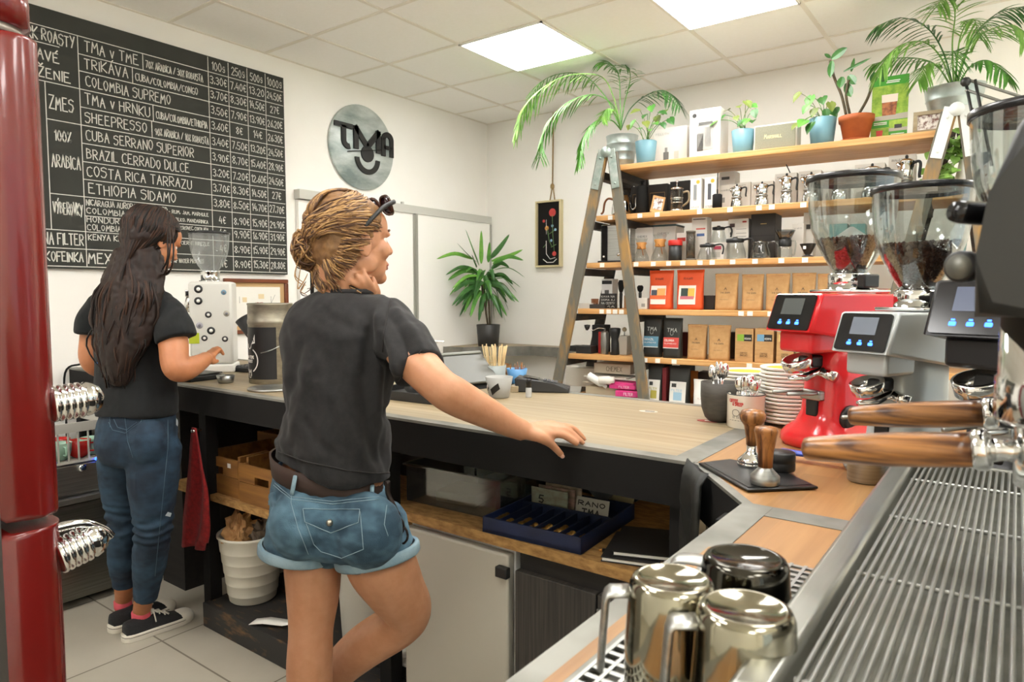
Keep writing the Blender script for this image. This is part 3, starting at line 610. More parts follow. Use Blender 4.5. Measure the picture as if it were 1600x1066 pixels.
def grinder(label, loc, rz, k, body, bmat2, level, blab, seed, screen='#4f5352'):
    t = thing('coffee_grinder', label, 'grinder', loc, rz, 'espresso grinders on the side counter'); s = k
    bs = MB(); rg = []
    for z, rx, ry, oy in ((0, .096, .115, .02), (.012, .103, .122, .02), (.028, .102, .12, .02), (.042, .092, .112, .022), (.058, .075, .10, .03), (.085, .066, .092, .035), (.14, .062, .088, .036), (.30, .058, .085, .038)):
        rg.append([Vector((x*s*rx/.1, (oy+y*ry/.1)*s, z*s)) for x, y in rrect(.2, .2, .07, 5)])
    bs.rings(rg); bs.build('column', body, t)
    b0 = MB().lathe([(.09*s, -.0005), (.09*s, .004)], 24, T((0, .02*s, 0)), sy=1.15); b0.build('foot', M_black, t)
    # head: a wedge leaning over the front, seen from the side as (y, z)
    hd = MB(); side = [(-.145, .284), (.16, .238), (.165, .372), (-.108, .372), (-.114, .369)]
    hd.prism([(y*s, z*s) for y, z in side], -.071*s, .071*s, Matrix(((0, 0, 1, 0), (1, 0, 0, 0), (0, 1, 0, 0), (0, 0, 0, 1))), bev=.006*s); hd.build('head', body, t)
    ch = MB().box((0, -.045*s, .258*s), (.10*s, .15*s, .05*s), bev=.008*s); ch.build('chin', bmat2, t)
    # display on the tilted front
    a, b_ = Vector((0, -.1455, .286)), Vector((0, -.1150, .370)); d = (b_-a).normalized(); n = Vector((0, -d.z, d.y)); m = Matrix((Vector((1, 0, 0)), d, n)).transposed().to_4x4(); m.translation = (a+b_)/2*s
    ln = (b_-a).length*s; dp = MB().prism(rrect(.122*s, ln*.96, .006), -.001, .003, m).build('display', M_blackg, t)
    MB().box((0, .014*s, .0033), (.062*s, .040*s, .0006), m).build('screen', mat('screen_'+screen[1:], screen, .25), dp)
    ic = MB()
    for cx in (-.026, 0, .026): ic.prism([(cx*s+x, -.027*s+y) for x, y in rrect(.011*s, .007*s, .002)], .003, .0037, m); ic.prism([(cx*s+x, -.0205*s+y) for x, y in rrect(.006*s, .003*s, .001)], .003, .0037, m)
    ic.build('icon', M_icon, dp)
    # spout ring, fork, lever, latch
    sp = MB(); mm = T((0, -.105*s, .196*s))@RX(math.radians(22)); sp.lathe([(.026*s, 0), (.034*s, 0), (.036*s, .024*s), (.029*s, .026*s), (.026*s, 0)], 28, mm, cap0=False, cap1=False); sp.build('spout_ring', M_chrome, t)
    MB().box((.0, -.06*s, .21*s), (.04*s, .06*s, .03*s), bev=.006).build('spout_neck', M_black, t)
    lv = MB(); lv.tube([(.02*s, -.05*s, .19*s), (.0, -.085*s, .172*s), (-.015*s, -.12*s, .168*s)], [.011*s, .016*s, .008*s], 10, flat=.6); lv.cyl((.02*s, -.05*s, .185*s), (.055*s, -.045*s, .175*s), .013*s); lv.build('lever', M_chrome, t)
    fk = MB()
    for sx in (-1, 1): fk.tube([(sx*.018*s, -.05*s, .135*s), (sx*.026*s, -.085*s, .135*s), (sx*.022*s, -.16*s, .138*s)], .0045*s, 8)
    fk.box((0, -.058*s, .128*s), (.06*s, .02*s, .024*s), bev=.004); fk.build('fork', M_steel, t)
    MB().box((0, -.056*s, .098*s), (.034*s, .012*s, .044*s), bev=.004).build('latch', M_black, t)
    kn = MB(); mk = T((.062*s, -.005*s, .075*s))@RY(PI/2); kn.lathe([(.033*s, 0), (.033*s, .008*s), (.026*s, .012*s)], 24, mk); kn.build('side_knob', M_black, t)
    cl = MB(); cl.box((0, .055*s, .378*s), (.12*s, .14*s, .008*s), bev=.003); cl.lathe([(.05*s, .38*s), (.05*s, .418*s), (.044*s, .424*s)], 32, T((0, .055*s, 0))); cl.build('collar', M_chrome, t)
    MB().box((.048*s, .055*s, .402*s), (.03*s, .05*s, .032*s), bev=.004).build('clamp', M_black, t)
    hopper(t, .42*s, k, oy=.055*s)
    beans('coffee_beans', blab, Vector(loc)+RZ(rz)@Vector((0, .055*s, 0)), .42*s, k, level, seed)
    return t
M_red = mat('grinder_red', '#d81f26', .2, c2='#dc262b', scale=(2, 2, 2), coat=.4); M_gry = mat('grinder_silver', '#b9bfbf', .35, .25); M_gblk = mat('grinder_black', '#1c1c1e', .35)
grinder('bright red coffee grinder beside the stack of saucers', (-.362, 1.80, CT), math.radians(-30), 1.0, M_red, M_red, .085, 'dark coffee beans in the hopper of the red grinder', 3)
grinder('silver grey coffee grinder in front of the red grinder', (-.19, 1.60, CT), math.radians(-27), .90, M_gry, M_gry, .105, 'brown coffee beans in the hopper of the silver grinder', 5, '#6d7480')
grinder('black coffee grinder half hidden behind the espresso machine', (.0, 1.47, CT), math.radians(-24), 1.06, M_gblk, M_gblk, .10, 'coffee beans in the hopper of the black grinder', 7, '#4a5570')
# tall white grinder with stickers
g0 = at(318, 590, Z=CT); gw = thing('shop_grinder', 'tall white coffee grinder covered in stickers beside the keyboard', 'grinder', (-3.13, 1.755, CT), math.radians(-40))
MB().box((0, .02, .02), (.17, .24, .04), bev=.008).build('base', M_white, gw)
MB().box((0, .04, .235), (.15, .19, .39), bev=.012).build('body', mat('grinder_white', '#d5d3cb', .3), gw)
MB().box((-.02, -.058, .345), (.085, .012, .135), bev=.003).build('chute_recess', M_blackg, gw)
c_ = MB(); c_.cyl((-.02, -.055, .37), (-.02, -.085, .29), .024, .018, 20); c_.box((-.02, -.07, .375), (.05, .03, .03), bev=.004); c_.build('chute', M_chrome, gw)
MB().lathe([(.05, .43), (.05, .436), (.042, .437), (.042, .475), (.046, .48)], 32, T((0, .03, 0))).build('collar', M_chrome, gw)
hp = MB(); hp.lathe([(r*.88, .475+q*.78) for r, q in HP], 40, T((0, .03, 0)), cap0=False, cap1=False); hb = hp.build('hopper', clear_mat('hopper_worn', '#eef0f0', .10, haze=.2, hazec='#d8dad6'), gw)
e = MB(); e.lathe([(.088, .655), (.094, .656), (.094, .664), (.06, .67), (0, .668)], 40, T((0, .03, 0)), cap0=False); e.build('hopper_lid', M_hoprim, hb)
for k, (y, z, r, c_, ink) in enumerate(((-.02, .395, .019, '#2a2a2a', 0), (-.022, .34, .018, '#26282a', 0), (.02, .275, .015, '#2b2b2b', 0), (-.02, .225, .015, '#a9a8b0', 1), (.03, .20, .018, '#222426', 0), (.0, .165, .014, '#2d2d2d', 0), (.09, .38, .012, '#6f93a8', 1), (.1, .28, .014, '#b0aa9c', 1), (.09, .16, .014, '#404040', 0))):
    m = T((.0755, y+.01, z))@RY(PI/2); s_ = MB(); s_.lathe([(r, -.0005), (r, .0006)], 24, m); s_.mi = 1; s_.lathe([(r*.45, .0006), (r*.45, .0009)], 18, m); s_.build('sticker', [mat('sticker_%d' % k, c_, .5), M_white if not ink else mat('sticker_ink', '#7d7c84', .5)], gw)
MB().box((.0755, -.035, .165), (.0012, .045, .05)).build('sticker', mat('sticker_lime', '#b3bf2a', .5), gw)
f = MB(); f.box((-.02, -.0555, .16), (.026, .001, .026)); f.box((-.035, -.0555, .245), (.008, .001, .008)); f.box((-.005, -.0555, .245), (.008, .001, .008)); f.box((-.02, -.0555, .232), (.008, .001, .006)); f.build('sticker', M_black, gw)
# ================================================================ on the left part of the counter
kb = thing('keyboard', 'black computer keyboard lying open on the counter by the canister', 'keyboard', (-2.88, 1.93, CT), math.radians(14))
MB().box((0, 0, .012), (.36, .15, .02), bev=.004).build('case', M_black, kb)
ky = MB()
for r in range(5):
    for c_ in range(14): ky.box((-.16+c_*.0245, -.055+r*.0265, .0245), (.019, .02, .006), taper=.85)
ky.build('keys', mat('key_caps', '#33363a', .4), kb)
sc_ = thing('parcel_scale', 'flat black scale tray in front of the girl with dark hair', 'scale', (-2.93, 1.55, CT), math.radians(8))
MB().box((0, 0, .012), (.28, .17, .022), bev=.005).build('body', M_black, sc_); MB().box((0, .01, .027), (.26, .15, .006), bev=.002).build('plate', mat('plate_dark', '#4e4d47', .35, .6), sc_)
bg = thing('paper_bag', 'white paper bag with a red ring held under the hand of the girl', 'bag', (-2.96, 1.54, CT+.031), math.radians(20))
MB().rings([[Vector((x*k, y*k2, z)) for x, y in rrect(.13, .07, .02)] for k, k2, z in ((.95, .9, 0), (1.02, 1.05, .012), (1, .95, .04), (.9, .5, .06), (.85, .12, .075))]).build('bag_body', M_paper, bg)
b_ = MB(); m = T((.0, -.0385, .025))@RX(PI/2); b_.lathe([(.022, 0), (.014, 0)], 24, m, cap0=False, cap1=False); b_.build('ring_print', mat('ring_red', '#c9473f', .7), bg)
tn = thing('tin_canister', 'tall tin canister with a black label between the two women', 'canister', (-2.535, 1.71, CT), math.radians(12))
MB().lathe([(.088, 0), (.09, .004), (.09, .245), (.092, .25), (.092, .262), (.09, .266), (.09, .325), (.093, .33), (.09, .334), (.085, .332), (.085, .28), (0, .28)], 48, cap1=False).build('tin_body', mat('tin', '#a59f8d', .38, .85, c2='#8d877a', scale=(20, 20, 60), rvar=.15), tn)
A0, A1 = -PI*.98, -PI*.18
MB().lathe([(.0908, .02), (.0908, .235)], 24, arc=(A0, A1)).build('label_sheet', M_black, tn)
lb = MB()
def cyl_write(mb, s, a_mid, z, h, wd, R_, pen):     # lettering bent round a cylinder, reading left to right from outside
    st, tot = strokes(s); ky = h/9; kx = wd/tot
    for x, pls in st:
        for line in pls:
            for (a, b1), (c2_, d2) in zip(line, line[1:]):
                P = []
                for (u, v) in ((a, b1), (c2_, d2)):
                    th = a_mid+((x+u)*kx-wd/2)/R_; P.append(Vector((R_*math.cos(th), R_*math.sin(th), z+v*ky)))
                d = P[1]-P[0]; nn = Vector((P[0].x, P[0].y, 0)).normalized(); q = nn.cross(d)
                if q.length < 1e-9: continue
                q = q.normalized()*pen/2; e_ = d.normalized()*pen*.35; mb.quad(P[0]-e_-q, P[1]+e_-q, P[1]+e_+q, P[0]-e_+q)
am = -PI*.62
R_ = .0913
# badge, big ring, words, small emblem
bd = [(-.036, .205), (.036, .205), (.036, .17), (.016, .165), (.012, .15), (0, .143), (-.012, .15), (-.016, .165), (-.036, .17)]
vs = [lb.bm.verts.new((R_*math.cos(am+x/R_), R_*math.sin(am+x/R_), z)) for x, z in bd]
for tri in ((0, 8, 7, 3, 2, 1), (7, 6, 4, 3), (6, 5, 4)): lb._face([vs[i] for i in tri], False)
ringp = [(-PI*.25+PI*.5*i/10+q, q) for q in (0, PI) for i in range(11)]
for q in (0, PI):
    for i in range(12):
        P = []
        for a, r in ((i, .046), (i+1, .046), (i+1, .051), (i, .051)):
            th = q-PI*.34+PI*.68*a/12; x, z = r*math.cos(th), .098+r*math.sin(th)*1.05; P.append((R_*math.cos(am+x/R_), R_*math.sin(am+x/R_), z))
        lb.quad(*P)
cyl_write(lb, 'TMA V TEME', am, .106, .011, .058, R_, .0028); cyl_write(lb, 'VRKOST', am, .089, .011, .04, R_, .0028)
cyl_write(lb, 'M', am, .036, .022, .024, R_, .005); cyl_write(lb, 'U', am, .026, .012, .014, R_, .004)
lb.mi = 1; cyl_write(lb, 'TMA', am, .176, .02, .06, R_+.0003, .0045); cyl_write(lb, 'U', am, .158, .012, .014, R_+.0003, .003)
lb.build('label_print', [M_white, M_black], tn)
MB().tube(bez([(.03, -.088, .13), (.08, -.075, .145), (.105, -.0, .18), (.093, .03, .2)], 6), .002, 6).build('bail_wire', M_steel, tn)
dg = thing('hand_dosing_funnel', 'black dosing cup with slanted round spout left of the tin canister', 'dosing cup', (-2.70, 1.84, CT), math.radians(10))
MB().lathe([(.045, 0), (.05, .01), (.052, .20), (.05, .26)], 28).build('cup', M_black, dg); MB().tube([(-.03, -.02, .10), (-.07, -.045, .19), (-.115, -.06, .265)], [.028, .036, .046], 18).build('spout', mat('black_rubber', '#242525', .55), dg)
MB().tube(bez([(-.03, -.06, .03), (-.035, -.065, .10), (.01, -.07, .11), (.045, -.04, .10)], 5), .002, 6).build('wire_clip', M_steel, dg)
sc2 = thing('measuring_scoop', 'small metal scoop lying on the counter before the canister', 'scoop', (-2.66, 1.575, CT), math.radians(160))
MB().lathe([(.026, 0), (.03, .003), (.037, .032), (.035, .032), (.028, .005), (0, .004)], 28, cap1=False).build('bowl', M_steel, sc2); MB().tube([(.034, 0, .03), (.075, 0, .033), (.11, 0, .03)], .0055, 8, flat=.4).build('handle', M_steel, sc2)
ld = MB().lathe([(0, .001), (.09, .001), (.094, .004), (.09, .009), (.06, .011), (0, .016)], 40, cap0=False, cap1=False).build('metal_plate', M_steel, label='round metal plate lying flat at the counter edge by the canister', cat='plate'); ld.location = (-2.33, 1.575, CT)
cr = thing('charger_box', 'small black box with a cable at the far left end of the counter', 'device', (-3.62, 1.53, CT), math.radians(6))
MB().box((0, 0, .018), (.22, .09, .034), bev=.004).build('case', M_black, cr); MB().tube(bez([(-.11, -.02, .02), (-.16, -.06, .02), (-.185, -.12, -.02), (-.185, -.125, -.25), (-.18, -.125, -.6)], 6), .005, 8).build('cable', M_blackm, cr)
# ================================================================ middle of the counter: till, cups, sticks
tl = thing('till_tablet', 'grey tablet till on a wedge stand beyond the leaning arm', 'till', (-1.80, 2.06, CT), math.radians(-12))
MB().prism([(-.12, 0), (.12, 0), (.10, .02), (.0, .11), (-.10, .02)], -.10, .10, RX(PI/2), bev=.004).build('stand', mat('stand_black', '#242424', .5), tl)
m = T((-.06, 0, .068))@RY(math.radians(-41)); MB().box((0, 0, .008), (.19, .24, .014), m, bev=.004).build('screen_back', mat('till_grey', '#77786f', .45), tl)
m = T((.06, 0, .068))@RY(math.radians(41)); MB().box((0, 0, .008), (.15, .24, .012), m, bev=.004).build('screen_front', mat('till_dark', '#5c5d57', .4), tl)
bt = thing('bill_tray', 'black tray with a metal bell behind the sleeve of the woman', 'tray', (-1.70, 1.76, CT), math.radians(3))
b_ = MB(); b_.box((0, 0, .006), (.34, .2, .012), bev=.003)
for x, y, sx, sy in ((0, .097, .34, .007), (0, -.097, .34, .007), (.167, 0, .007, .2), (-.167, 0, .007, .2)): b_.box((x, y, .018), (sx, sy, .03), bev=.002)
b_.build('tray_body', M_black, bt); MB().box((-.14, -.1006, .016), (.012, .001, .012)).build('logo_mark', emis('led_blue', '#2f62ff', 1.2), bt)
bl = MB(); bl.lathe([(.046, 0), (.046, .006), (.04, .03), (.026, .065), (.02, .07)], 28); o = bl.build('steel_shaker', M_chrome, label='small chrome cup tipped in the black tray', cat='cup'); o.location = (-1.75, 1.775, CT+.045); o.rotation_euler = (.5, .9, 0)
nb = MB().box((0, 0, .003), (.17, .1, .006), bev=.001).build('flyer_pad', mat('flyer_orange', '#c78149', .7), label='orange edged flyer pad lying on the till', cat='flyer'); nb.location = (-1.905, 2.10, CT+.103); nb.rotation_euler = (0, math.radians(2), math.radians(-8))
n2 = MB().box((0, 0, .002), (.14, .085, .004), bev=.001).build('card_sleeve', M_black, label='black card sleeve on top of the orange flyer pad', cat='card'); n2.location = (-1.89, 2.105, CT+.112); n2.rotation_euler = (0, math.radians(2), math.radians(-14))
cp = thing('sample_cup', 'grey cup with a black chalk sticker in front of the till', 'cup', at(780, 621, Z=CT), math.radians(-10))
MB().lathe([(.032, 0), (.036, .004), (.05, .075), (.048, .075), (.034, .008), (0, .006)], 36, cap1=False).build('bowl', mat('cup_grey', '#9b9a94', .45), cp)
s_ = MB()
vv = [(-.9, .1), (-.15, .45), (-.3, .75), (-1.05, .4)]
def wrap(x, z): r = .036+.014*z/1.+.0012; th = -PI/2+x; return (r*math.cos(th), r*math.sin(th), .004+.071*z)
for off in (.0, 1.05):
    lo_e = [(vv[0][0]+(vv[1][0]-vv[0][0])*k/6, vv[0][1]+(vv[1][1]-vv[0][1])*k/6) for k in range(7)]; hi_e = [(vv[3][0]+(vv[2][0]-vv[3][0])*k/6, vv[3][1]+(vv[2][1]-vv[3][1])*k/6) for k in range(7)]
    s_.strip([wrap(x+off, z) for x, z in lo_e], [wrap(x+off, z) for x, z in hi_e])
s_.mi = 1
for k in range(7): x = -.85+k*.09; z = .28+k*.045; s_.tube([wrap(x, z-.08), wrap(x+.05, z+.13), wrap(x+.08, z-.02)], .0012, 4)
s_.build('sticker', [M_black, M_white], cp)
g2 = thing('stick_cup', 'grey cup full of wooden stirring sticks beside the till', 'cup', at(787, 599, Z=CT)+Vector((0, -.06, 0)))
MB().lathe([(.036, 0), (.04, .004), (.047, .082), (.045, .082), (.037, .008), (0, .006)], 36, cap1=False).build('bowl', mat('cup_bluegrey', '#8d9492', .45), g2)
M_stick = wood('birch_stick', '#dcc08e', '#ecd7ac', 2, .7); rd = random.Random(8); me0 = None
for k in range(26):
    a = rd.uniform(0, 2*PI); r = .036*math.sqrt(rd.random()); ln = rd.uniform(.148, .16); tilt = r*5.2
    if me0 is None:
        o = MB().box((0, 0, .5), (.0065, .0015, 1.)).build('stirring_stick', M_stick); me0 = o
    else: o = me0.copy(); COL.objects.link(o)
    tag(o, 'pale wooden stirring stick standing in the grey cup by the till', 'stick', 'wooden stirring sticks in the grey cup'); o.location = g2.location + Vector((r*math.cos(a)*.75, r*math.sin(a)*.75, .009)); o.scale = (1, 1, ln)
    o.rotation_euler = (-tilt*math.sin(a)*1.2, tilt*math.cos(a)*1.2, rd.uniform(-.4, .4))
bl = thing('blue_cup', 'small blue cup with brown sugar sticks behind the card terminal', 'cup', at(812, 598, Z=CT)+Vector((.0, -.02, 0)))
MB().lathe([(.03, 0), (.034, .004), (.044, .062), (.042, .062), (.032, .008), (0, .006)], 32, cap1=False).build('bowl', mat('cup_blue', '#5c93c4', .35), bl)
f = MB(); rd = random.Random(5)
for k in range(14): a = rd.uniform(0, 6.28); r = rd.uniform(.0, .034); f.cyl((r*math.cos(a), r*math.sin(a), .03), (1.15*r*math.cos(a+.4), 1.15*r*math.sin(a+.4), .07+rd.uniform(0, .02)), .0016, seg=5)
f.build('sugar_sticks', mat('brown_sugar', '#8b5a33', .8), bl)
sd = thing('soap_dispenser', 'clear pump bottle with white pump behind the till', 'bottle', (-1.98, 2.13, CT))
MB().lathe([(.036, 0), (.04, .005), (.04, .07), (.036, .09), (.02, .105), (.016, .12)], 32).build('bottle', clear_mat('soap_plastic', '#e3e6e4', .2, haze=.35, hazec='#e6e8e6'), sd)
p_ = MB(); p_.lathe([(.018, .115), (.018, .13), (.014, .133), (.014, .15), (.007, .152), (.007, .165), (.012, .167), (.012, .176)], 20); p_.box((.022, 0, .172), (.05, .012, .008), bev=.002); p_.build('pump', M_whiteg, sd)
tm = thing('card_terminal', 'black card payment terminal lying on the oak worktop', 'terminal', at(862, 611, Z=CT)+Vector((-.02, -.03, 0)), math.radians(28))
m = I4; b_ = MB(); b_.prism([(-.10, 0), (.10, 0), (.102, .018), (.04, .036), (-.095, .058), (-.105, .05)], -.04, .04, RX(PI/2), bev=.006); b_.build('case', mat('terminal_black', '#2b2b2b', .4), tm)
b_ = MB(); m = T((-.02, 0, .047))@RY(math.radians(9.3)); b_.box((-.025, 0, .003), (.06, .055, .002), m); b_.build('screen', M_blackg, tm); b_ = MB()
for i in range(4):
    for j in range(3): b_.box((.028+i*.014, -.018+j*.018, .0025), (.010, .013, .003), m)
b_.build('keypad', mat('keys_grey', '#55565a', .5), tm)
hs = thing('hand_spray', 'small clear spray bottle with black cap before the card terminal', 'bottle', at(826, 621, Z=CT))
MB().lathe([(.010, 0), (.011, .002), (.011, .032), (.009, .036)], 20).build('bottle', clear_mat('spray_plastic', '#e9ecec', .2, haze=.3), hs); MB().lathe([(.010, .036), (.010, .064), (.009, .066)], 20).build('cap', M_blackg, hs)
cb_ = MB().box((0, 0, .012), (.03, .05, .024), bev=.002).build('wood_block', M_oak, label='small wooden block beside the grey sticker cup', cat='block'); cb_.location = at(805, 612, Z=CT); cb_.rotation_euler = (0, 0, .5)
for (x, y, wd, hh, c1, c2_, la) in ((1013, 643, .06, .035, '#c9c4b8', '#3e3c3a', 'small black and white sticker stuck on the oak worktop'), (1108, 658, .07, .04, '#9c2e2a', '#d5cfc4', 'red and white sticker on the worktop by the dark cup')):
    s_ = MB(); s_.prism([(wd/2*math.cos(a), hh/2*math.sin(a)) for a in [2*PI*i/20 for i in range(20)]], 0, .0006); s_.mi = 1; s_.box((.005, 0, .0007), (wd*.5, hh*.35, .0004)); o = s_.build('counter_sticker', [mat('st_'+c1[1:], c1, .5), mat('st_'+c2_[1:], c2_, .5)], label=la, cat='sticker'); o.location = at(x, y, Z=CT+.0004); o.rotation_euler = (0, 0, .2)
# firewood on a low bench below the corner shelf
M_bark = mat('split_firewood', '#8a5c34', .85, c2='#c39459', scale=(12, 12, 50), bump=.3); rd = random.Random(2); LY = YB-.76
for k, (x, la) in enumerate(((688, 'split log at the left end of the firewood below the corner shelf'), (706, 'second split log from the left in the firewood row'), (728, 'split log in the firewood row behind the pump bottle'), (752, 'pale split log in the firewood row left of the stirring sticks'), (776, 'split log at the right end of the firewood row'))):
    p = at(x, 565, Y=LY); t = thing('firewood_log', la, 'log', (p.x, p.y, .765), 0, 'firewood below the corner shelf'); g_ = MB()
    g_.rings([[Vector(((.052+.008*math.sin(xx*9+a*2+k))*math.cos(a)*(1 if a < 2.2 else .8), xx, (.064+.008*math.cos(xx*7+a*3+k))*math.sin(a))) for a in [2*PI*i/9+k for i in range(9)]] for xx in (-.13, -.06, .0, .06, .13)]); g_.build('log_body', M_bark, t)
q = at(732, 585, Y=LY); bk = thing('log_bench', 'low dark bench holding firewood behind the counter', 'bench', (q.x, LY, 0)); MB().bx((-.30, -.16, .675), (.34, .16, .698)).build('bench_top', M_blackwood, bk)
for sx in (-.27, .31):
    for sy in (-.13, .13): MB().bx((sx-.02, sy-.02, 0), (sx+.02, sy+.02, .675)).build('leg', M_blackwood, bk)
# ================================================================ below the counter
tw = MB(); P = []; n = 15
pk = at(307, 668, Y=1.40)
for i in range(n):
    f = i/(n-1); wL = .014+.085*min(1, f*1.3)+.02*f; wR = .014+.095*min(1, f*2.2)-(.0 if f < .75 else .05*(f-.75)*4); z = -.50*f; row = []
    for k in range(13):
        u = k/12; x = -wL+(wL+wR)*u; y = .012*math.sin(u*11+f*2)*min(1, f*3+.1)-.01
        row.append(Vector((x-.02*f, y, z-.05*(u-.3)**2*f+(.05*abs(u-.25) if f > .9 else 0))))
    P.append(row+[p+Vector((0, .006, 0)) for p in row[::-1]])
tw.rings(P); tt = thing('red_towel', 'red terry towel hanging from a hook under the counter', 'towel', (pk.x, 1.398, pk.z))
tw.build('towel_cloth', mat('terry_red', '#961a1a', .95, c2='#781213', scale=(70, 70, 70), bump=.5, sheen=.05), tt); MB().box((-.115, -.004, -.485), (.02, .003, .03), RY(.3)).build('care_tag', M_paper, tt); MB().cyl((0, .02, -.012), (0, -.018, -.012), .006, seg=10).build('hook', M_chrome, tt)
M_crate = wood('crate_pine', '#6d4823', '#96672f', 0, .6, 35, 3)
def crate(loc, rz, label, w_=.30, dp=.36, h=.15):
    t = thing('wooden_crate', label, 'crate', loc, rz, 'wooden crates on the left shelf')
    for yy in (-dp/2, dp/2-.012):
        f = MB(); f.bx((-w_/2, yy, 0), (w_/2, yy+.012, h*.52)); f.bx((-w_/2, yy, h*.54), (-.045, yy+.012, h)); f.bx((.045, yy, h*.54), (w_/2, yy+.012, h)); f.bx((-.045, yy, h*.74), (.045, yy+.012, h)); f.build('end_panel', M_crate, t)
    for sx in (-1, 1):
        f = MB()
        for k in range(2): f.bx((sx*w_/2-(.012 if sx > 0 else 0), -dp/2+.012, k*h*.54), (sx*w_/2+(.012 if sx < 0 else 0), dp/2-.012, k*h*.54+h*.44))
        f.build('side_panel', M_crate, t)
    MB().bx((-w_/2+.012, -dp/2+.012, 0), (w_/2-.012, dp/2-.012, .01)).build('bottom', M_crate, t)
    return t
zs = .541
c1 = crate((-2.275, 1.66, zs), 0, 'honey coloured wooden crate on the left shelf behind the woman in shorts'); c2_ = crate((-2.60, 1.67, zs), 0, 'brown wooden crate behind the red towel'); crate((-2.80, 2.0, zs), .0, 'wooden crate at the dark back of the left shelf', .26, .22)
MB().box((.09, -.1805, .125), (.022, .001, .018)).build('paper_tag', M_white, c2_)
for k, (dx, la) in enumerate(((.0, 'wooden board leaning between the two crates'), (.028, 'second wooden board leaning beside the honey coloured crate'))):
    o = MB().box((0, 0, .085), (.014, .14, .17), bev=.002).build('leaning_board', M_crate, label=la, cat='board'); o.location = (-2.452+dx, 1.56+.02*k, zs); o.rotation_euler = (0, .02, .1)
for k in range(3):
    o = MB().box((0, 0, .10), (.03, .11, .2), bev=.003).build('coffee_packet', mat('brown_foil', '#4a2c1d', .5), label='dark brown packet leaning in the crate, %s from the left' % ('first', 'second', 'third')[k], cat='packet', group='brown packets in the crate'); o.location = (-2.33+k*.05, 1.60, zs+.013); o.rotation_euler = (0, .35, 0)
bn = thing('waste_bin', 'white ribbed plastic bin with crumpled paper under the counter', 'bin', (-2.50, 1.575, .101))
pr = [(.088, 0), (.092, .004)]
for k in range(5): z = .03+k*.045; r = .092+.036*z/.27; pr += [(r, z), (r+.003, z+.003), (r+.0035, z+.006)]
pr += [(.128, .265), (.134, .27), (.134, .278), (.128, .28), (.124, .27), (.088, .01), (0, .008)]
MB().lathe(pr, 48, cap1=False).build('bin_body', mat('bin_white', '#dad5c4', .45), bn)
rd = random.Random(12)
for k, (x, y, z, r, la) in enumerate(((-.03, -.03, .27, .06, 'crumpled brown paper on top of the white bin'), (.0, -.065, .255, .045, 'crumpled tan paper ball at the front of the white bin'), (.06, .02, .26, .055, 'dark crumpled paper bag in the white bin'))):
    g_ = MB(); g_.ball((0, 0, 0), r, 30); g_.smooth = False
    for v in g_.bm.verts: v.co *= .85+.55*abs(noise.noise(v.co*38+Vector((k*7, 0, 0))))*2-.25*abs(noise.noise(v.co*90))
    for q_ in g_.bm.faces: q_.smooth = False
    o = g_.build('crumpled_paper', M_kraft if k != 2 else mat('grey_paper', '#6b5d4d', .8), label=la, cat='paper'); o.location = bn.location+Vector((x, y, z)); o.scale = (1, 1, 1.25)
ps = MB(); ps.strip([(0, 0, .0), (.06, .0, .012), (.14, .01, .01), (.2, .03, .022)], [(0, .05, .0), (.06, .055, .012), (.14, .06, .01), (.2, .07, .022)], .0015); o = ps.build('paper_strip', M_paper, label='torn strip of white paper on the black plinth', cat='paper'); o.location = (-2.29, 1.42, .103); o.rotation_euler = (0, 0, .35)
b2 = thing('white_bucket', 'tall white bucket seen between the legs of the woman', 'bucket', (-1.86, 1.66, .101))
MB().lathe([(.11, 0), (.115, .006), (.135, .36), (.142, .365), (.142, .385), (.136, .388), (.112, .01), (0, .008)], 40, cap1=False).build('bucket_body', mat('bucket_white', '#d9d6cb', .4), b2); MB().lathe([(.144, .37), (.146, .39), (.12, .396), (0, .398)], 40, cap0=False, cap1=False).build('lid', mat('bucket_white', '#d9d6cb', .4), b2)
tr = thing('egg_tray', 'white plastic tray with a dark base beside the white cabinet', 'tray', (-1.62, 1.62, .101), .1)
MB().box((0, 0, .02), (.2, .22, .04), bev=.006).build('base', M_black, tr); f = MB(); f.box((0, 0, .048), (.21, .23, .014), bev=.005)
for i in range(4):
    for j in range(4): f.lathe([(.018, .054), (.012, .068), (.004, .07)], 12, T((-.075+i*.05, -.08+j*.053, 0)))
f.build('tray_top', M_white, tr)
fgd = thing('undercounter_fridge', 'plain white undercounter fridge below the chipboard shelf', 'fridge', (-1.295, 1.46, .101))
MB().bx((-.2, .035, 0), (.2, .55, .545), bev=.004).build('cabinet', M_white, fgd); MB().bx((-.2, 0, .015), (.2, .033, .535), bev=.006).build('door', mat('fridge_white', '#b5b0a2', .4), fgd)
hh = MB(); hh.bx((.17, -.02, .475), (.21, .0, .505), bev=.003); hh.build('door_grip', M_black, fgd)
dc = thing('dark_cabinet', 'black wood grain cabinet with a silver handle under the shelf', 'cabinet', (-.88, 1.46, .101))
MB().bx((-.19, .025, 0), (.245, .55, .545)).build('body', M_blackwood, dc); MB().bx((-.19, 0, .005), (.06, .023, .50), bev=.002).build('door', mat('black_grain', '#2a2826', .6, c2='#433f39', scale=(160, 3, 3), bump=.15), dc); MB().bx((.065, 0, .005), (.245, .023, .50), bev=.002).build('door', mat('black_grain', '#2a2826', .6), dc)
MB().bx((.065, -.006, .44), (.2, .001, .466), bev=.002).build('handle', M_steel, dc)
